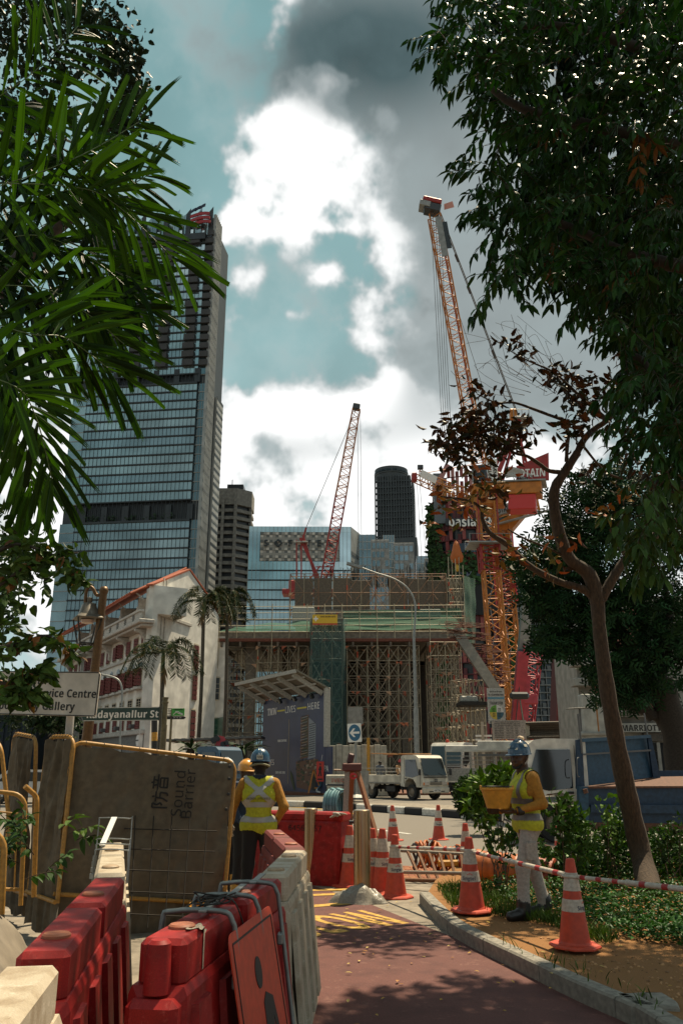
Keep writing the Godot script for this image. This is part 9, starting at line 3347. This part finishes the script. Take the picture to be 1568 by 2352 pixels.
	part(rod, "ribs", m, mt("dark_rebar"), true, "stuff")
	# two more behind him
	var base := {"arm_l": [V3(0.27,1.15,0.02),V3(0.24,0.95,0.14)], "arm_r": [V3(-0.27,1.15,0.02),V3(-0.24,0.95,0.14)], "leg_l": [V3(0.1,0.5,0.03),V3(0.1,0.1,0),V3(0.1,0,1)], "leg_r": [V3(-0.1,0.5,0.03),V3(-0.1,0.1,0),V3(-0.1,0,1)], "head": V3(0,1.59,0.06)}
	var navy := mt("shirt_navy")
	for q in [[560,11.9,0.94,1.1, mt("helmet_yellow"), "worker in a yellow helmet and dark clothes, half behind the man with the crossed vest"],[524,12.3,0.95,-2.6, mt("helmet_white"), "worker in a white helmet, almost hidden behind the lettered panel"]]:
		t = figure("person", q[5], at(q[0],1760, q[1]) * V(1,1), q[3], base, {"shirt": navy, "trousers": dark, "boots": wel}, 0.016, q[2])
		face(t, V3(0,1.595,0.06),-0.2, sk, 0.009)
		helmet(t, V3(0,1.65,0.05),-0.2, q[4])
		for s in [1.0,-1.0]: hand(t, V3(0.24 * s, 0.94,0.15),V3(0,-0.6,0.8),V3(-s, 0,0),V3(0,0.6,0.8),0.25, gl, "glove")
	# woman walking past the billboard
	var w := {"arm_l": [V3(0.22,1.14,0.02),V3(0.12,1.10,0.24)], "arm_r": [V3(-0.22,1.14,0.0),V3(-0.12,1.10,0.24)], "leg_l": [V3(0.08,0.5,0.14),V3(0.08,0.12,0.16),V3(0,0,1)], "leg_r": [V3(-0.08,0.48,-0.08),V3(-0.08,0.14,-0.32),V3(0,0,1)]}
	var fair := mt("skin_fair")
	t = figure("person", "woman in black top and blue jeans walking past the billboard", at(741,1760,50.4) * V(1,1) + V3(0,0.12,0),1.2, w, {"shirt": mt("black_top"), "trousers": mt("blue_jeans"), "boots": mt("shoes_white"), "skin": fair}, 0.022,0.95)
	face(t, V3(0,1.61,0.02),0.0, fair, 0.014)
	m = M.new()
	m.lathe([V2(0.03,-0.2),V2(0.11,-0.12),V2(0.125,0.02),V2(0.09,0.1),V2(0,0.125)],12, TF(BI, V3(0,1.63,-0.03)), true)
	part(t, "long_hair", m, mt("black_hair"))
	m = M.new()
	m.box(V3(-0.2,0.95,-0.16),V3(0.12,0.4,0.3), BI, 0.04)
	part(t, "shoulder_bag", m, mt("black_plastic"))
	# two men riding on the lorry
	for q in [[872,46.2, mt("shirt_grey"), "man in a grey shirt sitting with bent head on the lorry bed", 2.8, false],[918,44.8, mt("shirt_peach"), "man in a red helmet sitting behind the lorry cab", 0.4, true]]:
		var sit := {"arm_l": [V3(0.25,1.15,0.1),V3(0.15,0.98,0.25)], "arm_r": [V3(-0.25,1.15,0.1),V3(-0.15,0.98,0.25)], "leg_l": [V3(0.14,0.95,0.40),V3(0.14,0.55,0.42),V3(0,0,1)], "leg_r": [V3(-0.14,0.95,0.40),V3(-0.14,0.55,0.42),V3(0,0,1)], "head": V3(0,1.58,0.07)}
		t = figure("person", q[3], at(q[0],1760, q[1]) * V(1,1) + V3(0,0.30,0), q[4], sit, {"shirt": q[2], "trousers": dark, "boots": boot}, 0.024,0.92)
		face(t, V3(0,1.59,0.07),0.0, sk, 0.014)
		if q[5]: helmet(t, V3(0,1.65,0.06),0.0, mt("helmet_red"))
		else:
			m = M.new()
			m.lathe([V2(0.10,0.0),V2(0.105,0.05),V2(0.06,0.10),V2(0,0.11)],12, TF(BI, V3(0,1.60,0.04)), true)
			part(t, "short_hair", m, mt("black_hair"))

func details() -> void:
	# work gloves left on the red tank barrier
	var t := thing("work_gloves", "pair of pale work gloves lying on the red tank barrier's rim", "gloves", at(770,1876,12.6))
	var gl := mt("work_glove")
	hand(t, V3(0.1,0.03,0),V3(-1,-0.15,0.2),V3(0,-1,0.2),V3(0,0.3,1),0.12, gl, "glove")
	hand(t, V3(-0.02,0.045,0.03),V3(0.9,0.0,0.2),V3(0,-1,0),V3(0.2,0.2,1),0.1, gl, "glove")

func palette() -> void:
	mat("asphalt", C(0.235,0.205,0.168),0.92,0, "grain", 0.9,0.35, {"world": true})
	mat("concrete_ground", C(0.29,0.245,0.19),0.93,0, "dirt", 0.35,0.25, {"world": true})
	mat("path_coat", C(1,1,1),0.9,0, "scuff_path", 0.4,0.3, {"world": true, "btex": "grain"})
	mat("yellow_paint", C(0.62,0.36,0.06),0.8,0, "dirt", 1.1,0.0, {"world": true})
	mat("road_paint", C(0.7,0.68,0.62),0.8,0, "dirt", 0.9,0.0, {"world": true})
	mat("city_ground", C(0.16,0.15,0.13),0.95,0, "dirt", 0.05,0.0, {"world": true})
	mat("kerb_concrete", C(0.30,0.275,0.23),0.92,0, "dirt", 1.3,0.5, {"world": true})
	mat("soil", C(0.36,0.165,0.045),0.97,0, "grain", 1.3,1.4, {"world": true})
	mat("paver_a", C(0.34,0.12,0.05),0.9,0, "dirt", 2.0,0.2, {"world": true})
	mat("paver_b", C(0.29,0.095,0.045),0.9,0, "dirt", 2.0,0.2, {"world": true})
	mat("paver_c", C(0.38,0.15,0.06),0.9,0, "dirt", 2.0,0.2, {"world": true})
	mat("kerb_white", C(0.72,0.69,0.62),0.85,0, "dirt", 0.9,0.0, {"world": true})
	mat("kerb_black", C(0.018,0.018,0.02),0.85,0, "dirt", 0.9,0.0, {"world": true})
	mat("far_paver", C(0.26,0.105,0.06),0.9,0, "cell", 1.2,0.2, {"world": true})
	mat("dead_leaf", C(1,1,1),0.85,0, "", 1,0, {"vc": true})
	mat("crumb", C(1,1,1),0.95,0, "", 1,0, {"vc": true})
	mat("far_concrete", C(0.27,0.25,0.22),0.9,0, "dirt", 0.05,0, {"world": true})
	mat("far_dark", C(0.018,0.022,0.026),0.4,0.0, "soft", 0.05,0, {"world": true})
	mat("slate_cladding", C(0.055,0.065,0.07),0.5,0.1, "soft", 0.03,0, {"world": true})
	mat("crown_glass", C(0.02,0.03,0.035),0.1,0.5)
	mat("pale_render", C(0.46,0.45,0.43),0.85,0, "dirt", 0.05,0, {"world": true})
	mat("pale_metal", C(0.35,0.37,0.37),0.5,0.3)
	mat("slab_tower_glass", C(0.06,0.075,0.085),0.2,0.5, "soft", 0.05,0, {"world": true})
	mat("slab_grey", C(0.25,0.255,0.255),0.85,0, "dirt", 0.05,0, {"world": true})
	mat("slab_grey_dark", C(0.12,0.125,0.125),0.8)
	mat("shaft_glass", C(0.10,0.13,0.16),0.25,0.4, "soft", 0.05,0, {"world": true})
	mat("pleat_red", C(0.155,0.018,0.016),0.75,0, "soft", 0.1,0, {"world": true})
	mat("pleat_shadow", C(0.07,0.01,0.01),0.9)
	mat("wing_red", C(0.22,0.028,0.024),0.75,0, "soft", 0.1,0, {"world": true})
	mat("edge_green", C(0.05,0.09,0.02),0.8,0, "dirt", 0.6,0, {"world": true})
	mat("tower_ledge", C(0.035,0.042,0.047),0.5,0.2, "soft", 0.05,0, {"world": true})
	mat("tower_pale", C(0.36,0.365,0.35),0.6,0.1, "soft", 0.06,0, {"world": true})
	mat("tower_balcony", C(0.055,0.052,0.052),0.7,0, "soft", 0.05,0, {"world": true})
	mat("void_dark", C(0.008,0.009,0.01),0.8)
	mat("terrace_leaf", C(0.02,0.045,0.02),0.8)
	mat("emblem_red", C(0.30,0.02,0.025),0.6)
	mat("emblem_blue", C(0.012,0.02,0.05),0.6)
	mat("tower_slot", C(0.10,0.11,0.11),0.6)
	mat("check_pale", C(0.55,0.50,0.44),0.8)
	mat("check_mid", C(0.30,0.28,0.25),0.8)
	mat("check_dark", C(0.13,0.135,0.13),0.7)
	mat("mesh_red_a", C(0.17,0.030,0.03),0.75,0.1)
	mat("mesh_red_b", C(0.24,0.06,0.055),0.75,0.1)
	mat("mesh_red_c", C(0.085,0.018,0.022),0.75,0.1)
	mat("mesh_pink", C(0.35,0.16,0.15),0.75,0.1)
	mat("shaft_grey", C(0.10,0.11,0.12),0.5,0.2)
	mat("creeper", C(1,1,1),0.85,0, "", 1,0, {"vc": true})
	mat("sign_white", C(0.72,0.70,0.66),0.5)
	mat("scaffold_plate", C(1,1,1),0.8,0, "", 1,0, {"vc": true})
	mat("scaffold_steel", C(0.46,0.40,0.28),0.6,0.2, "soft", 0.6,0, {"world": true})
	mat("scaffold_steel_b", C(0.34,0.28,0.19),0.65,0.2, "soft", 0.6,0, {"world": true})
	mat("scaffold_brace", C(0.40,0.34,0.25),0.6,0.2, "soft", 0.6,0, {"world": true})
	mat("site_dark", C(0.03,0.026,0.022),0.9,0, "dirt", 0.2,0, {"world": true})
	mat("site_concrete", C(0.27,0.235,0.19),0.9,0, "dirt", 0.25,0, {"world": true})
	mat("formwork", C(0.17,0.135,0.10),0.85,0, "dirt", 0.5,0, {"world": true})
	mat("green_net", C(0.02,0.095,0.055,0.62),0.9,0, "", 1,0, {"glass": true})
	mat("grey_net", C(0.035,0.085,0.08,0.58),0.9,0, "", 1,0, {"glass": true})
	mat("edge_timber", C(0.20,0.065,0.04),0.85,0, "dirt", 0.5,0, {"world": true})
	mat("dark_rebar", C(0.025,0.02,0.016),0.8,0.3)
	mat("rust_rebar", C(0.10,0.03,0.012),0.85)
	mat("wrap_sheet", C(0.40,0.39,0.34),0.5,0, "dirt", 0.7,0, {"world": true})
	mat("scaffold_rust", C(0.22,0.12,0.07),0.75,0.1)
	mat("stair_steel", C(0.22,0.25,0.22),0.6,0.3)
	mat("banner_yellow", C(0.60,0.38,0.03),0.7)
	mat("banner_red", C(0.4,0.05,0.02),0.7)
	mat("sign_black", C(0.012,0.011,0.01),0.6)
	mat("crane_red", C(0.36,0.026,0.022),0.5,0.1, "soft", 0.3,0, {"world": true})
	mat("crane_orange", C(0.56,0.185,0.016),0.5,0.1, "soft", 0.3,0, {"world": true})
	mat("crane_yellow", C(0.50,0.24,0.045),0.55,0.1, "soft", 0.3,0, {"world": true})
	mat("crane_grey", C(0.33,0.34,0.33),0.55,0.3, "soft", 0.3,0, {"world": true})
	mat("crane_rope", C(0.07,0.065,0.06),0.7,0.2)
	mat("crane_red_bright", C(0.50,0.03,0.025),0.5)
	mat("banner_cloth", C(0.50,0.48,0.44),0.8,0, "dirt", 0.5)
	mat("cab_dark", C(0.02,0.025,0.028),0.2,0.1)
	mat("flag_cloth", C(0.55,0.25,0.2),0.8)
	mat("load_orange", C(0.60,0.15,0.02),0.7,0, "dirt", 0.8)
	mat("load_yellow", C(0.5,0.3,0.03),0.6)
	mat("crane_rust", C(0.34,0.12,0.04),0.6)
	mat("crane_pink", C(0.55,0.055,0.075),0.5,0.05, "soft", 0.3,0, {"world": true})
	mat("pole_green", C(0.12,0.16,0.12),0.6)
	mat("canopy_white", C(0.50,0.47,0.41),0.7,0, "dirt", 0.7,0, {"world": true})
	mat("billboard_blue", C(0.028,0.042,0.105),0.45,0, "soft", 0.3,0, {"world": true})
	mat("billboard_yellow", C(0.52,0.44,0.05),0.6)
	mat("billboard_beige", C(0.3,0.24,0.16),0.7)
	mat("canopy_panel", C(0.24,0.21,0.16),0.8,0, "dirt", 0.7,0, {"world": true})
	mat("hoarding_white", C(0.50,0.46,0.38),0.6,0.1, "soft", 0.8,0, {"world": true})
	mat("post_yellow", C(0.62,0.30,0.03),0.6,0, "dirt", 1.0)
	mat("faint_red", C(0.35,0.13,0.1),0.8)
	mat("board_white", C(0.50,0.49,0.45),0.6,0, "dirt", 0.7)
	mat("stripe_blue", C(0.08,0.2,0.27),0.6)
	mat("board_cream", C(0.46,0.43,0.38),0.6,0, "dirt", 0.7)
	mat("fence_grey", C(0.22,0.205,0.18),0.7,0.1, "dirt", 0.5,0, {"world": true})
	mat("fence_tarp", C(0.20,0.185,0.16),0.8,0, "dirt", 0.7,0, {"world": true})
	mat("post_pale", C(0.38,0.33,0.26),0.7)
	mat("sheet_brown", C(0.10,0.075,0.05),0.6,0.2, "dirt", 0.5,0, {"world": true})
	mat("window_dark", C(0.02,0.025,0.025),0.15,0.1)
	mat("window_frame", C(0.42,0.37,0.28),0.7)
	mat("shutter_red", C(0.20,0.045,0.04),0.7,0, "dirt", 1.2,0, {"world": true})
	mat("white_render", C(0.80,0.77,0.70),0.9,0, "soft", 0.25,0.1, {"world": true})
	mat("white_trim", C(0.62,0.58,0.52),0.85,0, "dirt", 0.4,0, {"world": true})
	mat("roof_tile", C(0.40,0.09,0.035),0.85,0, "dirt", 0.8,0, {"world": true})
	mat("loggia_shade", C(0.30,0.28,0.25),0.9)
	mat("plinth_grey", C(0.24,0.235,0.22),0.9,0, "dirt", 0.4,0, {"world": true})
	mat("grille_grey", C(0.16,0.155,0.14),0.8)
	mat("lamp_grey", C(0.10,0.10,0.10),0.6)
	mat("board_white_paint", C(0.44,0.42,0.38),0.85,0, "dirt", 0.3)
	mat("netted_blue", C(0.018,0.03,0.045),0.9,0, "dirt", 0.4)
	mat("tyre_rubber", C(0.018,0.017,0.016),0.85)
	mat("rim_steel", C(0.30,0.24,0.18),0.6,0.4, "dirt", 3.0)
	mat("cab_glass", C(0.012,0.016,0.018),0.06,0.0, "", 1,0, {"spec": 0.8})
	mat("black_plastic", C(0.015,0.015,0.016),0.5)
	mat("lamp_glass", C(0.42,0.38,0.33),0.2,0.3)
	mat("lamp_amber", C(0.55,0.16,0.03),0.3)
	mat("lorry_cream", C(0.62,0.56,0.45),0.4,0.0, "soft", 0.6,0, {"coat": 0.4})
	mat("lorry_grey", C(0.36,0.345,0.31),0.5,0.2, "dirt", 0.8)
	mat("rack_rust", C(0.28,0.12,0.03),0.7)
	mat("chrome_dark", C(0.12,0.12,0.12),0.25,0.8)
	mat("truck_white", C(0.58,0.56,0.50),0.35,0.0, "soft", 0.6,0, {"coat": 0.4})
	mat("beacon_red", C(0.5,0.05,0.02),0.3)
	mat("bar_dark", C(0.09,0.09,0.09),0.6)
	mat("near_white", C(0.74,0.69,0.60),0.35,0.0, "soft", 0.9,0, {"coat": 0.5})
	mat("lamp_tan", C(0.4,0.28,0.17),0.5)
	mat("tipper_blue", C(0.025,0.085,0.15),0.55,0.1, "dirt", 0.9,0, {"world": true})
	mat("tipper_blue_dark", C(0.018,0.05,0.10),0.6,0.1, "dirt", 0.9,0, {"world": true})
	mat("rust_floor", C(0.16,0.07,0.04),0.8,0.1, "dirt", 1.0,0, {"world": true})
	mat("lorry_blue", C(0.03,0.09,0.16),0.45,0.1, "dirt", 0.8,0, {"coat": 0.3})
	mat("loader_red", C(0.38,0.03,0.04),0.5)
	mat("pole_grey", C(0.30,0.31,0.30),0.5,0.4, "soft", 0.8,0, {"world": true})
	mat("sign_grey", C(0.27,0.26,0.24),0.6,0.1, "soft", 1.0)
	mat("sign_blue", C(0.025,0.11,0.20),0.5)
	mat("lamp_brown", C(0.17,0.085,0.03),0.45,0.5, "dirt", 1.5,0, {"world": true})
	mat("lantern_grey", C(0.19,0.165,0.13),0.5,0.3, "soft", 2.0)
	mat("lantern_black", C(0.02,0.018,0.014),0.5,0.3)
	mat("lamp_pink", C(0.5,0.36,0.3),0.3)
	mat("sign_cream", C(0.64,0.57,0.49),0.55,0, "soft", 1.2,0, {"world": true})
	mat("post_white", C(0.46,0.44,0.41),0.5,0, "soft", 2.0,0, {"world": true})
	mat("sign_green", C(0.012,0.055,0.05),0.5,0, "soft", 2.0)
	mat("post_olive", C(0.20,0.165,0.085),0.5,0.2, "dirt", 2.0,0, {"world": true})
	mat("sign_bright_green", C(0.05,0.30,0.045),0.5)
	mat("link_roof_grey", C(0.10,0.10,0.095),0.7)
	mat("silver", C(0.45,0.45,0.43),0.25,0.9)
	mat("trestle_orange", C(0.48,0.19,0.04),0.7)
	mat("trestle_panel", C(0.07,0.07,0.06),0.6)
	mat("pictogram_red", C(0.42,0.03,0.02),0.6)
	mat("shop_white", C(0.36,0.34,0.30),0.85,0, "soft", 0.4,0, {"world": true})
	mat("fascia_white", C(0.45,0.44,0.40),0.7,0, "soft", 0.5,0, {"world": true})
	mat("fascia_brown", C(0.12,0.10,0.08),0.8,0, "soft", 0.5)
	mat("brass_letter", C(0.05,0.042,0.032),0.5)
	mat("mortar", C(0.28,0.25,0.22),0.9)
	mat("brick", C(1,1,1),0.9,0, "", 1,0, {"vc": true})
	mat("red_plastic", C(1,1,1),0.5,0, "scuff_red", 1.1,0.04, {"spec": 0.35, "btex": "blotch"})
	mat("faded_red_plastic", C(0.20,0.022,0.016),0.65,0, "dirt", 1.1,0.05)
	mat("white_plastic", C(1,1,1),0.6,0, "scuff_white", 0.9,0.04, {"btex": "blotch"})
	mat("cap_plastic", C(0.42,0.13,0.06),0.6,0, "dirt", 2.0)
	mat("cap_plastic_pale", C(0.45,0.32,0.2),0.6,0, "dirt", 2.0)
	mat("cone_orange", C(0.56,0.060,0.022),0.55,0, "blotch", 2.2)
	mat("cone_white", C(0.60,0.53,0.44),0.5,0, "dirt", 2.6)
	mat("cone_ink", C(0.025,0.025,0.06),0.6)
	mat("cone_red_ink", C(0.5,0.02,0.02),0.6)
	mat("bar_white", C(0.62,0.55,0.46),0.5,0, "dirt", 2.0)
	mat("bar_red", C(0.45,0.03,0.03),0.5,0, "dirt", 2.0)
	mat("yellow_tube", C(0.48,0.235,0.035),0.5,0, "dirt", 2.4,0.04, {"world": true})
	mat("tarpaulin", C(0.15,0.112,0.068),0.75,0, "dirt", 0.9,0.06, {"world": true})
	mat("dark_cord", C(0.02,0.018,0.015),0.9)
	mat("stencil_ink", C(0.012,0.011,0.010),0.85)
	mat("eyelet_metal", C(0.03,0.03,0.03),0.5,0.5)
	mat("bollard_steel", C(0.40,0.30,0.19),0.27,0.95)
	mat("bollard_cap", C(0.5,0.45,0.38),0.35,0.8, "soft", 3.0)
	mat("notice_white", C(0.62,0.55,0.45),0.6,0, "soft", 2.0,0, {"world": true})
	mat("notice_yellow", C(0.62,0.36,0.06),0.6,0, "soft", 2.0,0, {"world": true})
	mat("grey_tarp", C(0.27,0.225,0.17),0.7,0, "dirt", 0.7,0.1, {"world": true})
	mat("bucket_yellow", C(0.68,0.33,0.035),0.5,0, "blotch", 2.5,0.0, {"back": Color(0.5,0.3,0.08)})
	mat("grey_bag", C(0.30,0.27,0.22),0.32,0, "dirt", 4.0,1.2, {"world": true})
	mat("galvanised", C(0.36,0.38,0.38),0.42,0.7, "soft", 4.0,0, {"world": true})
	mat("strip_white", C(0.72,0.72,0.70),0.45)
	mat("galvanised_strap", C(0.25,0.27,0.26),0.5,0.6, "soft", 4.0,0, {"world": true})
	mat("sign_orange", C(0.60,0.055,0.02),0.42,0, "blotch", 2.2,0, {"world": true})
	mat("old_tape", C(0.5,0.42,0.32),0.7,0, "dirt", 4.0,0, {"world": true})
	mat("tripod_metal", C(0.40,0.31,0.24),0.5,0.5, "dirt", 3.0,0, {"world": true})
	mat("rusty_leg", C(0.34,0.15,0.07),0.7,0.2, "dirt", 3.0,0, {"world": true})
	mat("tripod_head", C(0.10,0.035,0.03),0.5,0.3)
	mat("tripod_grip", C(0.06,0.02,0.02),0.5,0.2)
	mat("red_cord", C(0.5,0.03,0.03),0.7)
	mat("blue_hose", C(0.16,0.34,0.38),0.6,0, "soft", 3.0,0, {"world": true})
	mat("black_steel", C(0.02,0.024,0.03),0.45,0.3)
	mat("weathered_wood", C(0.22,0.10,0.045),0.85,0, "dirt", 2.0,0.1, {"world": true})
	mat("grey_pole", C(0.28,0.24,0.19),0.6,0.2, "dirt", 2.0,0, {"world": true})
	mat("duct_orange", C(0.55,0.14,0.02),0.5,0, "blotch", 2.0,0, {"back": Color(0.5,0.2,0.05), "world": true})
	mat("blower_red", C(0.42,0.07,0.02),0.5,0, "dirt", 2.0)
	mat("palm_stem", C(0.12,0.09,0.05),0.8,0, "bark", 1.0,0.3, {"world": true})
	mat("rachis", C(0.07,0.11,0.03),0.5)
	mat("small_palm_stem", C(0.16,0.13,0.09),0.85,0, "bark", 0.6,0, {"world": true})
	mat("crownshaft", C(0.07,0.10,0.035),0.6)
	mat("dark_bark", C(0.07,0.05,0.035),0.9,0, "bark", 0.8,0.5, {"world": true})
	mat("pale_bark", C(0.115,0.072,0.042),0.92,0, "bark", 1.6,2.0, {"world": true, "sc3": V3(1,0.35,1)})
	mat("twig_bark", C(0.09,0.05,0.03),0.8)
	mat("skin_brown", C(0.05,0.024,0.014),0.55)
	mat("eye_white", C(0.35,0.33,0.3),0.3)
	mat("black_hair", C(0.008,0.007,0.006),0.8)
	mat("shirt_amber", C(0.42,0.19,0.02),0.85,0, "blotch", 4.0,1.6)
	mat("vest_lime", C(0.50,0.50,0.02),0.8,0, "blotch", 3.5,1.4)
	mat("band_silver", C(0.55,0.54,0.50),0.4,0.1, "grain", 5.0)
	mat("band_grey", C(0.20,0.18,0.17),0.5,0.1, "soft", 6.0)
	mat("trousers_black", C(0.010,0.010,0.011),0.9)
	mat("trousers_pale", C(0.40,0.36,0.32),0.9,0, "blotch", 3.5,1.6)
	mat("boots_black", C(0.012,0.011,0.010),0.4)
	mat("boots_yellow", C(0.45,0.24,0.04),0.5)
	mat("helmet_blue", C(0.012,0.07,0.14),0.3,0, "blotch", 4.0,0, {"coat": 0.5})
	mat("sticker", C(0.50,0.46,0.36),0.6)
	mat("work_glove", C(0.38,0.35,0.30),0.9)
	mat("scarf_dark", C(0.016,0.012,0.010),0.9)
	mat("strap_olive", C(0.18,0.17,0.10),0.8)
	mat("collar_navy", C(0.012,0.02,0.04),0.9)
	mat("vest_ink", C(0.05,0.07,0.02),0.8)
	mat("shirt_navy", C(0.015,0.03,0.06),0.9)
	mat("helmet_yellow", C(0.55,0.24,0.02),0.35,0, "", 1,0, {"coat": 0.4})
	mat("helmet_white", C(0.6,0.6,0.58),0.35)
	mat("skin_fair", C(0.30,0.16,0.10),0.6)
	mat("black_top", C(0.012,0.012,0.014),0.9)
	mat("blue_jeans", C(0.05,0.10,0.15),0.9)
	mat("shoes_white", C(0.5,0.5,0.48),0.6)
	mat("shirt_grey", C(0.09,0.10,0.12),0.9)
	mat("shirt_peach", C(0.50,0.28,0.14),0.9)
	mat("helmet_red", C(0.45,0.03,0.03),0.35)

func mt(id: String) -> StandardMaterial3D: return mats[id]
